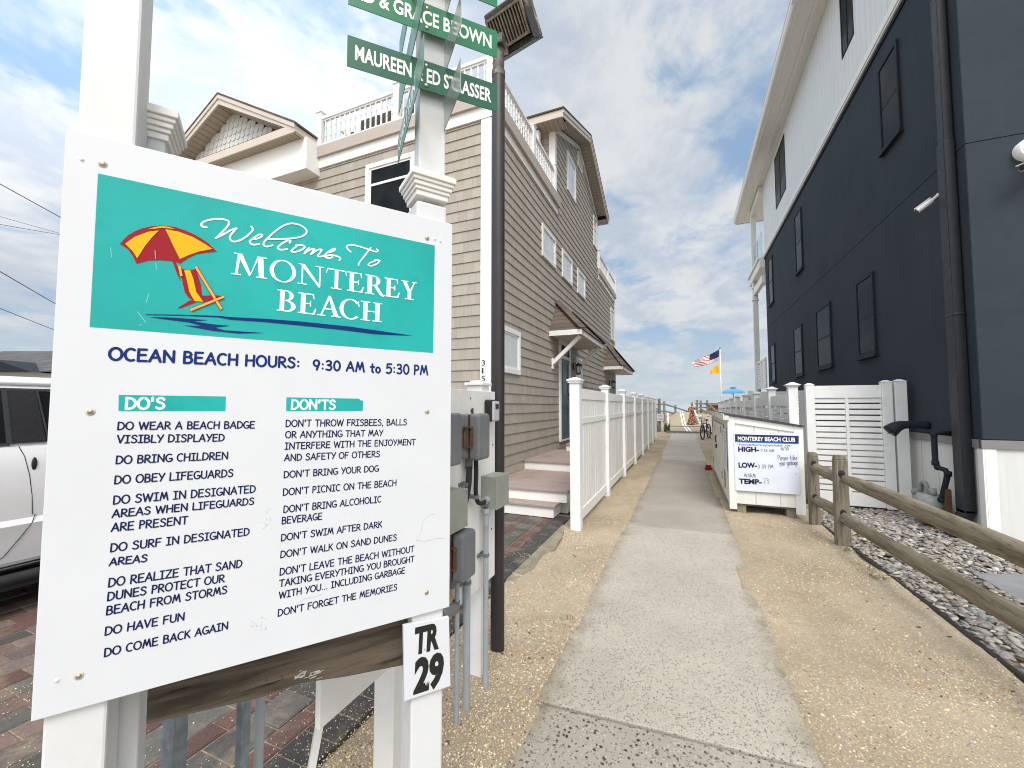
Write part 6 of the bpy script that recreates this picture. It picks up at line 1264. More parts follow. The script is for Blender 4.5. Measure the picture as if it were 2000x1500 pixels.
for s, a, b, t in (('HIGH-', (448, 553), (886, 562), 450), ('LOW-', (457, 888), (846, 896), 783), ('TEMP-', (464, 1221), (942, 1243), 1118)): bold_px('board_heading', s, M['ink'], wb, I1(*a), I1(*b), I1(0, t)[1], .028)
for s, a, b, t, r, m in (('Follow@Montereybeachassn', (470, 432), (1380, 448), 392, .0020, 'ink'), ('com', (1430, 447), (1545, 449), 405, .0020, 'ink'), ('9 13 AM', (918, 556), (1200, 570), 500, .0027, 'marker'), ('8/30', (1345, 530), (1510, 528), 470, .0028, 'marker'), ('3 39 PM', (862, 910), (1185, 915), 830, .0026, 'marker'), ('WARM', (570, 1090), (815, 1105), 1010, .0027, 'marker'), ('73', (975, 1225), (1100, 1222), 1125, .0026, 'marker'), ('Please take', (1280, 740), (1690, 735), 640, .0028, 'marker'), ('your garbage', (1310, 850), (1700, 835), 750, .0027, 'marker')):
    letters('handwriting', M[m], wb, WB, [(s, I1(*a), I1(*b), I1(0, t)[1])], r, track=.08)
mb = MB()
for p in ((438, 410), (1562, 437), (1645, 1035), (610, 1255)): ribbon(mb, WB, [WB.px(*I1(*p)), WB.px(*I1(p[0] + 8, p[1]))], .003, .0006)
mb.build('ink_dot', M['ink'], wb, recalc=False)
nt_ = Plane((BX0 - .013, 0, 0), (0, -1, 0)); mb = MB(); pbox(mb, nt_, -7.56, -7.0, .52, 1.18, .0, .004); nn = mb.build('notice_sheet', M['wboard'], None); rt(nn, 'tall printed notice sheet on the walk side of the bin shed', 'notice')
mb = MB()
for k in range(13):
    z = 1.12 - k * .043; y0 = 7.10 + random.uniform(0, .03); y1 = 7.50 - random.uniform(0, .12)
    ribbon(mb, nt_, [(-y1, z), (-y0, z)], .007 if k != 3 else .011, .0046, False)
mb.build('print_lines', M['marker'], nn, recalc=False)
# ------------------------------------------------------------------ split rail fence
sr = thing('split_rail_fence', (1.62, 4.5, 0), 'weathered grey split rail fence between the sand strip and the stone bed', 'fence')
def rough_tube(name, p, q, r0, r1, mat, parent, flat=.85, n=14, segs=24, seed=0, wob=.012, pointy=True):
    rg = random.Random(seed); p, q = Vector(p), Vector(q); d = (q - p).normalized(); sd = d.cross(Vector((0, 0, 1))).normalized(); up = sd.cross(d); mb = MB(); b = 0
    ph = [rg.uniform(0, 6) for _ in range(4)]; k = segs
    for i in range(k + 1):
        t = i / k; c = p.lerp(q, t) + up * wob * math.sin(ph[0] + t * 4.1) + sd * wob * .7 * math.sin(ph[1] + t * 3.3); r = r0 + (r1 - r0) * t
        if pointy: r *= min(1, .50 + 5.0 * min(t, 1 - t))
        for j in range(n):
            g = 2 * PI * j / n; f = 1 + .10 * math.sin(2 * g + ph[2] + t * .8) + .06 * math.sin(3 * g + ph[3] + t * 1.4) + rg.uniform(-.015, .015)
            mb.v.append(tuple(c + sd * r * f * math.cos(g) * flat + up * r * f * math.sin(g)))
    for i in range(k):
        for j in range(n): mb.f.append((i * n + j, i * n + (j + 1) % n, (i + 1) * n + (j + 1) % n, (i + 1) * n + j)); mb.m.append(0)
    mb.f += [tuple(range(n - 1, -1, -1)), tuple(k * n + j for j in range(n))]; mb.m += [0, 0]
    return mb.build(name, mat, parent, smooth='auto')
fpx = lambda y: 1.53 + (6.55 - y) * .062
for (y, zt, hw) in ((6.55, .925, .058), (5.70, .985, .066), (2.62, .98, .066)):
    x = fpx(y); mb = MB()
    mb.hexa([(x - hw, y - .055, -.1), (x + hw, y - .055, -.1), (x + hw, y + .055, -.1), (x - hw, y + .055, -.1), (x - hw * .92, y - .05, zt - .05), (x + hw * .92, y - .05, zt - .05), (x + hw * .92, y + .05, zt - .05), (x - hw * .92, y + .05, zt - .05)])
    mb.hexa([(x - hw * .92, y - .05, zt - .0499), (x + hw * .92, y - .05, zt - .0499), (x + hw * .92, y + .05, zt - .0499), (x - hw * .92, y + .05, zt - .0499), (x - hw * .78, y - .04, zt), (x + hw * .70, y - .04, zt), (x + hw * .70, y + .04, zt), (x - hw * .78, y + .04, zt)])
    p = mb.build('post', M['postwood'], sr, bevel=0.008)
    for z in (.77, .34): mb = MB(); mb.ell((x - .002, y - .051, z + .012), (.032, .006, .046), 14); mb.build('mortise', M['black'], p)
for (ya, yb, s) in ((6.53, 5.72, 3), (5.68, 2.64, 7)):
    for z, r, dz in ((.725, .060, -.015), (.305, .060, .01)):
        (rough_tube('rail', (fpx(ya) - .0, ya, z + (.02 if ya > 6 else .0)), (fpx(yb), yb, z + dz), r * 1.0, r * 1.12, M['railwood'], sr, .75 if z > .5 else .62, pointy=z > .5, seed=s + int(z * 10)))
mb = MB(); pe = [(float(edge_x(y)), y) for y in np.arange(1.3, 7.7, .25)]
mb.tube([(x + .008 * math.sin(y * 3.1), y, -.012 + .004 * math.sin(y * 5)) for x, y in pe], .018, 8); rt(mb.build('lawn_edging', M['edging'], None, smooth=True), 'thin black edging strip between the sand and the river stones', 'edging')
# weeds at the edging
M['leaf'] = simple('leaf_green', (0.06, 0.10, 0.025), 0.6, var=0.35, scale=60)
def weed(x, y, n_, L, label):
    mb = MB(); z = float(gheight(x, y))
    for k in range(n_):
        a = random.uniform(0, 6.28); l = L * random.uniform(.5, 1.1); bx_, by_ = x + random.uniform(-.05, .05), y + random.uniform(-.06, .06); d = Vector((math.cos(a), math.sin(a), 0)); s = Vector((-d.y, d.x, 0)) * .0022
        p0 = Vector((bx_, by_, z - .004)); p1 = p0 + d * l * .5 + Vector((0, 0, l * .5)); p2 = p0 + d * l + Vector((0, 0, l * random.uniform(.1, .6)))
        mb.add([p0 - s, p0 + s, p1 + s * 1.3, p1 - s * 1.3, p2], [(0, 1, 2, 3), (3, 2, 4)])
    o = mb.build('weed', M['leaf'], None); return rt(o, label, 'weed', 'weeds in the sand')
weed(1.57, 5.50, 34, .05, 'green weed tuft at the foot of the nearer split rail post'); weed(1.56, 4.75, 26, .055, 'low weed halfway along the black edging'); weed(1.60, 2.92, 40, .05, 'weed tuft by the edging near the right border'); weed(-.80, 2.95, 14, .03, 'small weed at the left edge of the concrete walk')
weed(1.62, 4.95, 14, .05, 'thin weed just beyond the low weed along the edging')
# ------------------------------------------------------------------ white sport utility vehicle behind the board
cv = thing('parked_car', (-5.5, .6, 0), 'white sport utility vehicle parked on the block paving behind the board', 'car')
CX = -4.60
SEC = [(-.16, .28), (-.02, .34), (.005, .40), (.02, .52), (.045, .62), (.055, .66), (.03, .70), (.045, .86), (.045, 1.02), (.025, 1.16), (-.005, 1.235)]
def loft(sec_of, ys_, close=True):
    mb = MB(); k = None
    for y in ys_:
        s = sec_of(y); pts = [(CX + o, y, z) for o, z in s] + [(2 * (CX - .96) - (CX + o), y, z) for o, z in reversed(s)]
        k = len(pts); mb.v += pts
    for i in range(len(ys_) - 1):
        for j in range(k): mb.f.append((i * k + j, i * k + (j + 1) % k, (i + 1) * k + (j + 1) % k, (i + 1) * k + j)); mb.m.append(0)
    mb.f += [tuple(range(k)), tuple((len(ys_) - 1) * k + j for j in range(k))]; mb.m += [0, 0]; return mb
def sec_body(y):
    t = 0 if y > -1.7 else (-1.7 - y) / .55; u = 0 if y < 2.75 else (y - 2.75) / .4; k = 1 - .10 * t * t - .05 * u * u; zt = 1 if y > -.5 else 1 - .12 * min(1, (-.5 - y) / 1.2)
    return [(o - (1 - k) * .9, .34 + (z - .34) * (zt if z > .8 else 1)) for o, z in SEC]
mb = loft(sec_body, [-2.25, -2.1, -1.9, -1.7, -1.2, -.6, -.3, .2, .8, 1.3, 1.8, 2.4, 2.75, 2.95, 3.1]); body = mb.build('body', M['carwhite'], cv, smooth='auto')
def sec_cab(y): 
    f = 0 if y > .5 else min(1, (.5 - y) / .9); h = 1 - f * .98; return [(-.012, 1.236), (-.02, 1.25), (-.02 - .085 * h, 1.25 + .41 * h), (-.11 - .03 * h, 1.25 + .455 * h), (-.20 - .1 * f, 1.25 + .50 * h), (-.5, 1.25 + .53 * h)]
mb = loft(sec_cab, [-.45, .0, .5, 1.2, 2.0, 2.9, 3.04]); mb.build('cabin', M['carwhite'], cv, smooth='auto')
gl_ = lambda a, z, o: (CX - .02 - (z - 1.25) * .2073 + .004 + o, a, z)
def pane(y0, y1, z0, z1, name, m, o0=0.0, o1=0.006, sl0=0, sl1=0, par=None, r=0.0):
    mb = MB(); P = [(y0 + sl0, z0), (y1 + sl1, z0), (y1, z1), (y0, z1)]; mb.prism(P, lambda a, z, c: gl_(a, z, c), o0, o1); return mb.build(name, m, par or cv, bevel=r)
pane(.50, 2.98, 1.262, 1.652, 'side_glass', M['dark_glass'])
M['tint'] = simple('pillar_black', (0.02, 0.02, 0.022), 0.25, var=0.05); M['tint2'] = simple('window_seal', (0.035, 0.035, 0.038), 0.5)
pane(1.352, 1.50, 1.258, 1.655, 'door_pillar', M['tint'], .0065, .016, .02, .05); pane(1.325, 1.351, 1.258, 1.655, 'window_seal', M['tint2'], .0065, .022, .02, .02); pane(1.502, 1.514, 1.258, 1.655, 'window_seal', M['tint2'], .0065, .018, .055, .055)
pane(.50, 1.36, 1.245, 1.262, 'window_seal', M['tint2'], .0, .014); pane(.50, 2.98, 1.655, 1.672, 'roof_gutter', M['tint2'], .0, .012)
mb = MB(); mb.tube([(CX - .13, .4, 1.715), (CX - .13, 2.9, 1.715)], .02, 8); mb.build('roof_rail', M['carwhite'], cv, smooth=True)
mb = MB()
def seam(pts): mb = MB(); mb.tube([(CX + o - .0014, y, z) for y, z, o in pts], .0024, 6); mb.build('door_seam', M['black'], body)
seam([(1.405, 1.235, .002), (1.43, 1.16, .027), (1.455, 1.02, .047), (1.475, .86, .046), (1.485, .72, .036)]); seam([(1.50, .72, .036), (1.48, .66, .056), (1.43, .56, .034), (1.36, .44, .014), (1.30, .40, .006)]); seam([(.25, 1.235, .0), (.25, 1.02, .046), (.25, .7, .031), (.28, .42, .012)])
mb = MB(); mb.box(CX + .045, 1.41, 1.075, CX + .062, 1.475, 1.105) if False else mb.ell((CX + .040, 1.478, 1.10), (.008, .016, .05), 10); mb.build('door_handle', M['black'], body, smooth=True)
mb = MB(); mb.tube([(CX + .008, -1.3, .372), (CX + .010, 2.0, .372)], .016, 8); mb.build('sill_trim', M['chrome'], cv, smooth=True)
mb = MB(); mb.tube([(CX + .05, -1.1, .275), (CX + .05, 1.95, .275)], .042, 12); mb.box(CX - .25, -1.1, .20, CX + .05, 1.95, .26); mb.build('running_board', M['rubber'], cv, smooth='auto')
mb = MB(); mb.box(CX - 1.85, -2.0, .22, CX - .12, 3.0, .35); mb.build('underbody', M['black'], cv)
for (y, s) in ((-1.35, 0), (2.2, 0), (-1.35, 1), (2.2, 1)):
    xo = CX - .10 if s == 0 else CX - 1.82; mb = MB(); mb.tube([(xo - .11, y, .36), (xo - .10, y, .36), (xo + .10, y, .36), (xo + .11, y, .36)], [.33, .36, .36, .33], 28); wh = mb.build('wheel', M['rubber'], cv, smooth='auto')
    mb = MB(); e = .112 if s == 0 else -.112; mb.tube([(xo + e, y, .36), (xo + e * 1.06, y, .36)], [.235, .22], 24)
    for k in range(5): g = k * 2 * PI / 5; mb.beam((xo + e * 1.1, y, .36), (xo + e * 1.1, y + .21 * math.cos(g), .36 + .21 * math.sin(g)), .05, .02, (1, 0, 0))
    mb.build('rim', M['chrome'], wh)
for s in (0, 1):
    x = CX - .22 if s == 0 else CX - 1.70; mb = MB(); mb.box(x - .12, -2.28, .82, x + .12, -2.18, .95); mb.build('headlight', M['bright_glass'], cv, bevel=.02); mb = MB(); mb.box(x - .07, 3.04, .9, x + .07, 3.11, 1.2); mb.build('tail_light', M['red'], cv, bevel=.01)
mb = MB(); mb.ell((CX + .13, .12, 1.30), (.09, .06, .09), 12); mb.build('wing_mirror', M['black'], cv, smooth=True)
# neighbour house roof beyond the car
hr = ray(0, 715); hd_ = 24
fx, fy = hr.x * hd_, hr.y * hd_
nh = thing('neighbour_house', (fx, fy, 0), 'grey roofed low house visible beyond the parked car', 'house')
def cpt(px_, py_, d): r = ray(px_, py_); return CAM + r * d
hx0, hx1, hy = cpt(40, 715, 24).x, cpt(40, 715, 24).x, cpt(40, 715, 24).y
cN = cpt(60, 725, 24); dirR = Vector((RT.x, RT.y, 0)).normalized(); dirB = Vector((FW.x, FW.y, 0)).normalized()
def nhp(a, b, z): q = Vector((cN.x, cN.y, 0)) + dirR * a + dirB * b; return (q.x, q.y, z)
mb = MB(); mb.hexa([nhp(-9, 0, -.1), nhp(1.0, 0, -.1), nhp(1.0, 7, -.1), nhp(-9, 7, -.1), nhp(-9, 0, 3.5), nhp(1.0, 0, 3.5), nhp(1.0, 7, 3.5), nhp(-9, 7, 3.5)]); mb.build('wall', M['curtain'], nh)
mb = MB(); mb.add([nhp(-9.4, -.4, 3.5), nhp(1.4, -.4, 3.5), nhp(1.4, 7.4, 3.5), nhp(-9.4, 7.4, 3.5), nhp(-6, 3.5, 5.2), nhp(-.5, 3.5, 5.2)], [(0, 1, 5, 4), (1, 2, 5), (2, 3, 4, 5), (3, 0, 4), (0, 3, 2, 1)]); mb.build('roof', M['roofgrey'], nh)
mb = MB(); mb.add([nhp(-3.4, -1.0, 3.4), nhp(1.3, -1.0, 3.4), nhp(-1.0, -1.0, 4.15), nhp(-3.4, 2.5, 3.4), nhp(1.3, 2.5, 3.4), nhp(-1.0, 2.5, 4.15)], [(0, 1, 2), (1, 4, 5, 2), (0, 2, 5, 3), (3, 5, 4)]); mb.build('dormer', M['navy_trim'], nh)
# overhead wires to the shingled house
for k, (a, b, m_, lab) in enumerate((((0, 170), (125, 253), .012, 'topmost overhead wire at the left'), ((0, 414), (113, 439), .008, 'upper of the thin wire pair left of the board'), ((0, 416), (113, 452), .006, 'lower of the thin wire pair left of the board'), ((0, 523), (104, 588), .012, 'thick overhead wire below the thin pair'), ((0, 595), (102, 640), .009, 'lowest overhead wire left of the board'))):
    p, q = on(*a, 1, 3.2), on(*b, 1, 4.6); d = q - p; s = (YF - .03 - q.y) / d.y; e = q + d * s; f = p - d * 6; e.z = min(e.z, 6.2)
    pts = [f.lerp(e, t) + Vector((0, 0, -.10 * math.sin(PI * t))) for t in np.linspace(0, 1, 24)]; off = p - min(pts, key=lambda r_: (r_ - p).length); pts = [x + Vector((0, 0, .0)) for x in pts]
    mb = MB(); mb.tube(pts, m_ * .75, 6); rt(mb.build('overhead_wire', M['black'], None), lab, 'wire', 'overhead wires')
# ------------------------------------------------------------------ the beach end of the walk
mt = MB()
def gz(x, y): return float(gheight(x, y))
def beach_mat(x0, x1, y0, y1, lab):
    n_ = 26; V = []; mb = MB(); eb = MB()
    ysm = [y0 + (y1 - y0) * i / n_ for i in range(n_ + 1)]
    zz = [max(gz(x0 + .1, y), gz(x1 - .1, y), gz((x0 + x1) / 2, y)) + .03 for y in ysm]
    sk = lambda y: -.036 * (y - 25)
    for y, z in zip(ysm, zz): V += [(x0 + sk(y), y, z), (x1 + sk(y), y, z), (x1 + sk(y), y, z - .03), (x0 + sk(y), y, z - .03)]
    mb.add(V, [(4 * i + j, 4 * i + (j + 1) % 4, 4 * i + 4 + (j + 1) % 4, 4 * i + 4 + j) for i in range(n_) for j in range(4)])
    o = rt(mb.build('beach_mat', M['mat_tan'], None), lab, 'mat', 'mats over the dune')
    for (a, b) in ((x0, x0 + .10), (x1 - .10, x1)):
        V = []
        for y, z in zip(ysm, zz): V += [(a + sk(y), y, z + .006), (b + sk(y), y, z + .006)]
        eb.add(V, [(2 * i, 2 * i + 1, 2 * i + 3, 2 * i + 2) for i in range(n_)])
    eb.build('edge_band', M['letter_white'], o)
beach_mat(-.98, .19, 25.2, 42.0, 'left tan beach mat with white borders climbing the dune'); beach_mat(.27, 1.45, 25.2, 42.0, 'right tan beach mat with white borders climbing the dune')
for y, lab in ((25.1, 'nearer grey timber across the foot of the mats'), (31.5, 'farther grey timber across the mats at the foot of the dune')): mb = MB(); mb.box(-1.05, y - .07, -.05, 1.55, y + .07, gz(0, y) + .09); rt(mb.build('timber_sleeper', M['greywood'], None), lab, 'timber')
# dune fence of split rails on the crest
df = thing('dune_fence', (-1, 36, .9), 'grey split rail fence along the dune crest beyond the mats', 'fence')
dq = [on(1262, 786, 1, 35.5), on(1297, 784, 1, 36.5), on(1319, 791, 1, 40.5), on(1349, 801, 1, 43.0), on(1372, 806, 1, 44.5)]
dp = [(q.x, q.y) for q in dq]; tops = [q.z for q in dq]
for (x, y), zt in zip(dp, tops): mb = MB(); mb.box(x - .09, y - .09, gz(x, y) - .2, x + .09, y + .09, zt); mb.build('post', M['greywood'], df, bevel=.01)
for i in range(len(dp) - 1):
    for dz in (.22, .80): mb = MB(); mb.beam((*dp[i], tops[i] - dz), (*dp[i + 1], tops[i + 1] - dz), .10, .12); mb.build('rail', M['greywood'], df, bevel=.02)
sn = thing('slat_fence_screen', (-1.7, 26, 0), 'upright weathered wooden slats overgrown with dune grass at the end of the picket fence', 'fence'); 
for k in range(13):
    x = -2.75 + k * .105; y = 26.2 + (k % 3) * .06; mb = MB(); mb.beam((x, y, -.1), (x + random.uniform(-.03, .03), y, 1.35 + random.uniform(-.12, .1)), .05, .02, (0, 1, 0)); mb.build('slat', M['greywood'], sn)
mb = MB(); mb.box(-1.52, 26.0, -.1, -1.36, 26.16, 1.95); mb.build('post', M['greywood'], sn)
def grass_clump(name, x, y, n_, L, spread, label, cat, m):
    mb = MB(); z = gz(x, y)
    for k in range(n_):
        a = random.uniform(0, 6.28); l = L * random.uniform(.55, 1.1); p0 = Vector((x + random.uniform(-spread, spread), y + random.uniform(-spread * .5, spread * .5), z - .02)); d = Vector((math.cos(a), math.sin(a), 0)) * random.uniform(.05, .45) * l; s = Vector((-math.sin(a), math.cos(a), 0)) * .012
        p1 = p0 + d * .4 + Vector((0, 0, l * .65)); p2 = p0 + d + Vector((0, 0, l)); mb.add([p0 - s, p0 + s, p1 + s * .8, p1 - s * .8, p2], [(0, 1, 2, 3), (3, 2, 4)])
    return rt(mb.build(name, m, None), label, cat)
M['dgrass'] = simple('dune_grass', (0.10, 0.12, 0.035), 0.7, var=0.4, scale=20)
grass_clump('dune_grass_clump', -2.1, 26.5, 150, 1.7, .55, 'tall dune grass growing through the upright slats', 'grass', M['dgrass'])
grass_clump('yucca', -1.02, 25.7, 60, .75, .16, 'small dark spiky plant beside the left beach mat', 'plant', M['leaf'])
mb = MB(); mb.box(-1.56, 25.93, .62, -1.20, 25.97, 1.05); o = mb.build('notice_plate', M['wboard'], None); rt(o, 'small pale notice plate on the slat screen post', 'sign')
mb = MB()
for k in range(4): mb.box(-1.52, 25.925, .70 + k * .08, -1.26, 25.929, .715 + k * .08)
mb.build('print_lines', M['red'], o)
# timber stair rail with a rust-red roof at the far right end
ts = thing('beach_stair', (1.6, 37, .8), 'weathered timber stair railing at the dune crest right of the person', 'stairs')
for (x, y, zt) in ((.98, 40.8, 2.05), (1.30, 41.2, 2.0), (1.80, 40.4, 2.02)): mb = MB(); mb.box(x - .09, y - .09, .4, x + .09, y + .09, zt); mb.build('post', M['greywood'], ts, bevel=.01)
for a, b in (((.83, 40.7, 1.72), (2.1, 40.9, 1.68)), ((.83, 40.7, 1.38), (2.1, 40.9, 1.34)), ((1.72, 40.3, 1.85), (2.8, 39.8, .75)), ((1.2, 40.4, 1.3), (2.1, 40.0, .7)), ((.9, 40.5, 1.05), (2.1, 40.6, 1.0))): mb = MB(); mb.beam(a, b, .10, .14); mb.build('rail', M['greywood'], ts, bevel=.01)
hu = thing('beach_hut', (2.6, 44, 0), 'low beach hut with a grey roof and rust red boarding past the dune', 'hut')
mb = MB(); mb.box(2.0, 42.5, -1.0, 4.0, 45, 1.55); mb.build('wall', simple('rust_board', (0.20, 0.065, 0.03), 0.7, var=0.2), hu)
mb = MB(); mb.box(1.8, 42.2, 1.551, 4.2, 45.3, 1.78); mb.build('roof', M['greywood'], hu)
mb = MB(); mb.box(2.0, 42.44, .55, 3.9, 42.495, .95); mb.build('counter', M['tan'], hu)
# flagpole
fx_, fy_ = 3.18, 43.9
fp = thing('flagpole', (fx_, fy_, .8), 'tall white flagpole at the beach end of the walk', 'flagpole')
mb = MB(); mb.tube([(fx_, fy_, .2), (fx_, fy_, 6.98)], [.06, .035], 10); mb.build('pole', M['white'], fp, smooth=True)
mb = MB(); mb.ell((fx_, fy_, 7.07), (.085, .085, .085), 12); mb.build('finial', simple('brass', (0.35, 0.22, 0.08), 0.4, metal=.6), fp, smooth=True)
def J1(x, y): return (1300 + x / 12.5, 660 + y / 12.5)
FPL = Plane((fx_, fy_, 0), (1, .12, 0))
# flag surface as a wavy grid; rows of stripes follow the cloth
TOPC = [(1318, 272), (1230, 325), (1130, 378), (1040, 425), (940, 455), (840, 490), (740, 545), (655, 575)]; BOTC = [(1285, 540), (1200, 580), (1110, 615), (1010, 655), (920, 675), (840, 690), (740, 700), (668, 688)]
def interp(Cv, t): t *= len(Cv) - 1; i = min(int(t), len(Cv) - 2); f = t - i; return (Cv[i][0] + (Cv[i + 1][0] - Cv[i][0]) * f, Cv[i][1] + (Cv[i + 1][1] - Cv[i][1]) * f)
M['flagred'] = simple('flag_red', (0.30, 0.02, 0.03), 0.8, var=.1); M['flagwhite'] = simple('flag_white', (0.78, 0.76, 0.76), 0.8, var=.03); M['flagblue'] = simple('flag_navy', (0.015, 0.02, 0.07), 0.8, var=.1)
def flag_pt(t, v, h=0.0):
    a, b = interp(TOPC, t), interp(BOTC, t); x = a[0] + (b[0] - a[0]) * v; y = a[1] + (b[1] - a[1]) * v + 10 * math.sin(t * 9 + v * 2) * v * (1 - v) * 3; return FPL(*FPL.px(*J1(x, y)), h + .10 * math.sin(t * 11 + v * 3))
fl_ = thing('stars_and_stripes_flag', FPL(*FPL.px(*J1(1318, 300))), 'red white and blue striped flag flying from the flagpole', 'flag')
def cfr(t): return .70 if t < .36 else .70 - .56 * (t - .36) / .64      # folded upper stripes take less of the height towards the fly
def vb(i, t): c = cfr(t); return c * i / 7 if i <= 7 else c + (1 - c) * (i - 7) / 6
for par in (0, 1):
    mb = MB(); n_ = 26
    for sidx in range(par, 13, 2):
        t0 = 0.36 if sidx < 7 else 0.0; V = []
        for i in range(n_ + 1): t = t0 + (1 - t0) * i / n_; V += [flag_pt(t, vb(sidx, t)), flag_pt(t, vb(sidx + 1, t))]
        mb.add(V, [(2 * i, 2 * i + 1, 2 * i + 3, 2 * i + 2) for i in range(n_)])
    mb.build('stripe', M['flagred'] if par == 0 else M['flagwhite'], fl_)
mb = MB(); V = []; n_ = 10; mm = 5
for i in range(n_ + 1):
    for j in range(mm + 1): V.append(flag_pt(.36 * i / n_, .70 * j / mm))
mb.add(V, [(i * (mm + 1) + j, i * (mm + 1) + j + 1, (i + 1) * (mm + 1) + j + 1, (i + 1) * (mm + 1) + j) for i in range(n_) for j in range(mm)]); mb.build('canton', M['flagblue'], fl_)
mb = MB()
for r_ in range(9):
    for c_ in range(6 if r_ % 2 == 0 else 5):
        t = .36 * ((c_ + (.5 if r_ % 2 == 0 else 1.0)) / 6); v = .70 * (r_ + .8) / 9.6; c = flag_pt(t, v, -.012); mb.ell(c, (.022, .004, .022), 5)
mb.build('star', M['flagwhite'], fl_)
YT = [(1303, 625), (1240, 680), (1160, 735), (1085, 780)]; YBt = [(1303, 862), (1240, 865), (1160, 872), (1092, 880)]
mb = MB(); V = []; n_ = 10
for i in range(n_ + 1):
    for j in range(5):
        t = i / n_; a, b = interp(YT, t), interp(YBt, t); V.append(FPL(*FPL.px(*J1(a[0] + (b[0] - a[0]) * j / 4, a[1] + (b[1] - a[1]) * j / 4)), .07 * math.sin(t * 8 + j * .5)))
mb.add(V, [(i * 5 + j, i * 5 + j + 1, (i + 1) * 5 + j + 1, (i + 1) * 5 + j) for i in range(n_) for j in range(4)])
rt(mb.build('pennant_flag', simple('flag_amber', (0.75, 0.36, 0.008), 0.8, var=.06), None, smooth=True), 'amber yellow flag below the striped flag on the pole', 'flag')
# blue parasol past the slat fence
uc = CAM + ray(1432, 768) * 26; ub_ = thing('parasol', (uc.x, uc.y, 0), 'bright blue parasol rising above the slat fence', 'parasol')
M['bluecloth'] = simple('blue_cloth', (0.12, 0.38, 0.62), 0.8, var=.06)
mb = MB(); n8 = 8; V = [(uc.x, uc.y, uc.z + .36)]
for r_, z in ((.30, .25), (.61, .11), (.69, -.0)):
    for k in range(n8 * 2): g = PI * k / n8; rr = r_ * (1 if k % 2 == 0 else .93); V.append((uc.x + rr * math.cos(g), uc.y + rr * math.sin(g), uc.z + z + (0 if k % 2 == 0 else .012)))
m2 = n8 * 2; mb.add(V, [(0, 1 + k, 1 + (k + 1) % m2) for k in range(m2)] + [(1 + L * m2 + k, 1 + (L + 1) * m2 + k, 1 + (L + 1) * m2 + (k + 1) % m2, 1 + L * m2 + (k + 1) % m2) for L in range(2) for k in range(m2)]); mb.build('canopy', M['bluecloth'], ub_)
mb = MB(); mb.lathe([(.22, .36), (.10, .42), (.01, .46)], (uc.x, uc.y, uc.z - .02), 10); mb.build('vent_cap', M['bluecloth'], ub_, smooth=True)
mb = MB(); mb.tube([(uc.x, uc.y, -.1), (uc.x, uc.y, uc.z + .40)], .022, 8)
for k in range(8): g = 2 * PI * k / 8; mb.tube([(uc.x, uc.y, uc.z + .05), (uc.x + .5 * math.cos(g), uc.y + .5 * math.sin(g), uc.z + .17)], .010, 5)
mb.build('pole', M['black'], ub_)
# ------------------------------------------------------------------ bicycle parked at the sand edge
bk = thing('bicycle', (.78, 20.9, 0), 'dark bicycle with front basket parked on the sand beside the walk', 'bicycle')
bo = Vector((.70, 20.6, -.005)); bd = Vector((.30, 1.0, 0)).normalized(); bs = Vector((bd.y, -bd.x, 0)); BP = lambda a, b, z: bo + bd * a + bs * b + Vector((0, 0, z))
for a in (0.0, 1.05):
    mb = MB(); mb.tube([BP(a + .33 * math.cos(g), 0, .34 + .33 * math.sin(g)) for g in np.linspace(0, 2 * PI, 25)[:-1]], .026, 8, closed=True); wh = mb.build('wheel', M['rubber'], bk, smooth=True); mb = MB()
    for k in range(9): g = PI * k / 9; mb.tube([BP(a - .31 * math.cos(g), 0, .34 - .31 * math.sin(g)), BP(a + .31 * math.cos(g), 0, .34 + .31 * math.sin(g))], .0025, 4)
    mb.tube([BP(a, -.05, .34), BP(a, .05, .34)], .025, 8); mb.build('spokes', M['chrome'], wh)
mb = MB()
for p, q in (((0, .0, .34), (-.10 + .0, 0, .78)), ((-.06, 0, .62), (.62, 0, .62) if False else (.58, 0, .30)), ((.58, 0, .30), (.72, 0, .80)), ((-.08, 0, .72), (.70, 0, .72)), ((.58, 0, .30), (1.05, .03, .34)), ((.70, 0, .72), (1.05, .03, .34))): mb.tube([BP(*p), BP(*q)], .019, 8)
mb.build('frame', M['black'], bk); mb = MB(); mb.tube([BP(0, .05, .34), BP(-.08, .05, .70), BP(-.10, 0, .76)], .013, 6); mb.tube([BP(0, -.05, .34), BP(-.08, -.05, .70), BP(-.10, 0, .76)], .013, 6); mb.build('fork', M['black'], bk)
mb = MB(); mb.tube([BP(-.10, 0, .76), BP(-.13, 0, .98)], .015, 8); mb.tube(catmull([BP(.12, -.32, 1.02), BP(-.02, -.24, 1.05), BP(-.13, 0, .99), BP(-.02, .24, 1.05), BP(.12, .32, 1.02)], 5), .013, 8); mb.build('handlebar', M['chrome'], bk, smooth=True)
mb = MB(); mb.ell(BP(.74, 0, .87), (1, 1, 1), 12, 0, (bd * .14, bs * .09, Vector((0, 0, .04)))); mb.tube([BP(.72, 0, .78), BP(.73, 0, .86)], .014, 6); mb.build('saddle', M['black'], bk, smooth=True)
mb = MB()
for k in range(10):
    g = 2 * PI * k / 10; mb.tube([BP(-.30 + .12 * math.cos(g), .15 * math.sin(g), .72), BP(-.30 + .15 * math.cos(g), .19 * math.sin(g), .98)], .006, 4)
for z, s in ((.72, .8), (.85, .9), (.98, 1)): mb.tube([BP(-.30 + .15 * s * math.cos(g), .19 * s * math.sin(g), z) for g in np.linspace(0, 2 * PI, 15)[:-1]], .008, 5, closed=True)
mb.build('basket', M['galv'], bk)
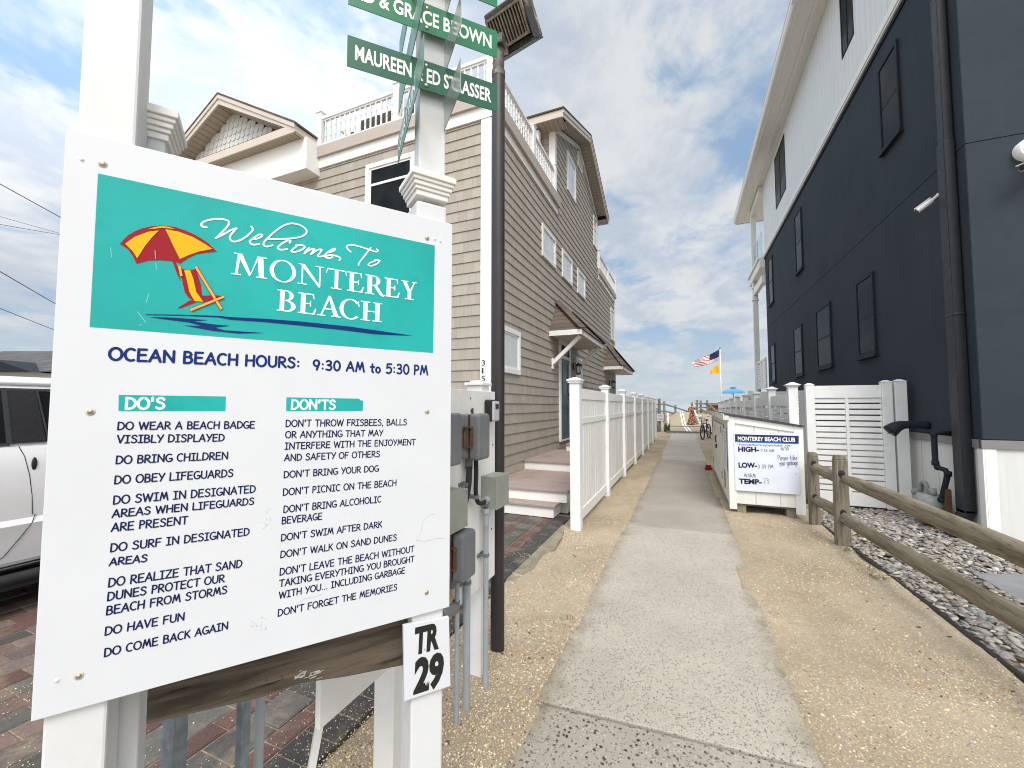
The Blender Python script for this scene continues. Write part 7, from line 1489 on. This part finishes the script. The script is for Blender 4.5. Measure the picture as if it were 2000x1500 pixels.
mb = MB(); mb.tube([BP(.58, -.09, .30), BP(.58, .09, .30)], .02, 8); mb.box(*BP(.66, .09, .20), *(BP(.76, .20, .225))); mb.box(*BP(.42, -.20, .36), *(BP(.52, -.09, .385))); mb.tube([BP(.58, .09, .30), BP(.70, .10, .21)], .01, 6); mb.build('crank', M['chrome'], bk)
mb = MB(); mb.tube([BP(.60, .02, .30), BP(.55, .24, .0)], .012, 6); mb.build('kickstand', M['black'], bk)
hm = MB(); hm.ell(BP(-.28, -.02, 1.03), (.11, .13, .09), 14); rt(hm.build('helmet', M['letter_white'], None, smooth=True), 'white helmet resting in the bicycle basket', 'helmet')
# red wheel chock at the bin corner
mb = MB(); mb.box(.40, 10.86, -.0, .56, 11.0, .07); mb.box(.42, 10.9, .07, .54, 10.96, .12); rt(mb.build('red_block', M['red'], None, bevel=.01), 'small red block on the sand at the far bin shed corner', 'block')
# ------------------------------------------------------------------ person in a rust patterned dress
def person():
    px_, py_ = .47, 34.4; gz_ = gz(px_, py_) + .03; root = thing('person', (px_, py_, gz_), 'person in a long rust patterned dress walking on the beach mat holding a white bag', 'person')
    F = Vector((-.12, -1, 0)).normalized(); S = Vector((F.y, -F.x, 0)); B = lambda s, f, z: Vector((px_, py_, gz_)) + S * s + F * f + Vector((0, 0, z))
    def skin(name, nodes, edges, mat, parent, lv=2, rootidx=0):
        me = bpy.data.meshes.new(name); me.from_pydata([tuple(B(*n_[:3])) for n_ in nodes], edges, []); o = link(name, me, parent); me.materials.append(mat)
        o.modifiers.new('skin', 'SKIN'); 
        for i, n_ in enumerate(nodes):
            sv = me.skin_vertices[0].data[i]; r = n_[3]; sv.radius = r if isinstance(r, tuple) else (r, r); sv.use_root = (i == rootidx)
        md = o.modifiers.new('sub', 'SUBSURF'); md.levels = lv; md.render_levels = lv; return o
    skinm = simple('skin', (0.36, 0.20, 0.13), 0.55, var=.05)
    b = NB('rust_dress'); vo = b.voro(11); h = b.xyz(vo['Color']); n_ = b.noise(9, 4)
    c = b.mix(b.rng(h[0], .50, .56), (0.14, 0.038, 0.018), (0.28, 0.105, 0.052)); c = b.mix(b.rng(h[1], .72, .76), c, (0.42, 0.31, 0.23)); c = b.mix(b.rng(n_, .55, .7), c, (0.13, 0.035, 0.016)); dress = b.fin(c, .85, 0, .2)
    nodes = [(0, 0, .92, (.13, .10)), (0, 0, 1.06, (.12, .09)), (0, 0, 1.24, (.15, .10)), (0, 0, 1.36, (.13, .08)), (0, 0, 1.43, .052), (0, .015, 1.50, .050),
             (.19, 0, 1.36, .055), (.25, .02, 1.12, .043), (.12, .20, 1.05, .033), (.06, .26, 1.08, .026), (-.19, 0, 1.36, .055), (-.27, .04, 1.12, .043), (-.20, .26, 1.08, .033), (-.16, .33, 1.10, .026),
             (.09, .04, .85, .085), (.10, .08, .48, .058), (.10, .0, .10, .036), (.10, .12, .04, .032), (-.09, 0, .85, .085), (-.10, -.05, .48, .058), (-.10, -.16, .12, .036), (-.10, -.05, .04, .032)]
    E = [(0, 1), (1, 2), (2, 3), (3, 4), (4, 5), (3, 6), (6, 7), (7, 8), (8, 9), (3, 10), (10, 11), (11, 12), (12, 13), (0, 14), (14, 15), (15, 16), (16, 17), (0, 18), (18, 19), (19, 20), (20, 21)]
    body = skin('body', nodes, E, skinm, root)
    for s, base in ((1, B(.06, .26, 1.08)), (-1, B(-.16, .33, 1.10))):
        mb = MB(); mb.ell(base + F * .03, (1, 1, 1), 10, 0, (S * .038, F * .045, Vector((0, 0, .018))))
        for k in range(4): a = base + F * .06 + S * (-.027 + .018 * k); mb.tube([a, a + F * (.035 + .006 * (k in (1, 2))) + Vector((0, 0, -.008)), a + F * .055 + Vector((0, 0, -.028))], [.009, .0085, .007], 6)
        a = base + F * .02 + S * .036 * -s; mb.tube([a, a + F * .03 - S * s * .018, a + F * .05 - S * s * .012], [.011, .009, .007], 6); mb.build('hand', skinm, root, smooth=True)
    mb = MB(); hc = B(0, .03, 1.605); mb.ell(hc, (1, 1, 1), 18, 0, (S * .072, F * .092, Vector((0, 0, .112)))); mb.ell(B(0, .125, 1.59), (1, 1, 1), 8, 0, (S * .013, F * .02, Vector((0, 0, .022))))
    for s in (-1, 1): mb.ell(B(.072 * s, .02, 1.60), (1, 1, 1), 8, 0, (S * .010, F * .02, Vector((0, 0, .03))))
    mb.build('head', skinm, root, smooth=True)
    mb = MB()
    for s in (-1, 1): mb.ell(B(.03 * s, .112, 1.615), (1, 1, 1), 8, 0, (S * .012, F * .006, Vector((0, 0, .007))))
    mb.build('eyes', M['black'], root); mb = MB(); mb.ell(B(0, .112, 1.545), (1, 1, 1), 8, 0, (S * .024, F * .006, Vector((0, 0, .007)))); mb.build('mouth', M['red'], root)
    mb = MB(); mb.ell(B(0, -.005, 1.645), (1, 1, 1), 16, 0, (S * .085, F * .098, Vector((0, 0, .098)))); mb.ell(B(0, -.07, 1.56), (1, 1, 1), 12, 0, (S * .07, F * .04, Vector((0, 0, .12)))); mb.build('hair', simple('hair_brown', (0.07, 0.04, 0.025), .6, var=.2), root, smooth=True)
    mb = MB(); k = 22; prof = [(1.41, .115, .075), (1.34, .185, .105), (1.22, .17, .115), (1.06, .135, .105), (.94, .16, .125), (.70, .21, .17), (.40, .27, .22), (.10, .33, .27), (.06, .34, .275)]
    for z, rx_, ry_ in prof:
        for j in range(k):
            g = 2 * PI * j / k; f = 1 + (.07 * math.sin(g * 6 + z * 2) * max(0, (1.0 - z))); mb.v.append(tuple(B(rx_ * f * math.cos(g) + .10 * max(0, .5 - z), ry_ * f * math.sin(g), z)))
    for i in range(len(prof) - 1):
        for j in range(k): mb.f.append((i * k + j, i * k + (j + 1) % k, (i + 1) * k + (j + 1) % k, (i + 1) * k + j)); mb.m.append(0)
    mb.build('dress', dress, root, smooth=True)
    for s in (1, -1):
        n2 = [(.17 * s, 0, 1.355, .075), (.235 * s, .015, 1.20, .068), (.26 * s, .035, 1.10, .062), ((.19 if s > 0 else -.235) * 1.0, .12, 1.07, .055)]
        skin('sleeve', n2, [(0, 1), (1, 2), (2, 3)], dress, root, 2)
    bgm = MB(); bgm.box(*B(-.30, .34, 1.02), *B(-.16, .42, 1.12)); bag = bgm.build('white_bag', M['letter_white'], None, bevel=.02); rt(bag, 'small white bag held by the person in the rust dress', 'bag')
person()
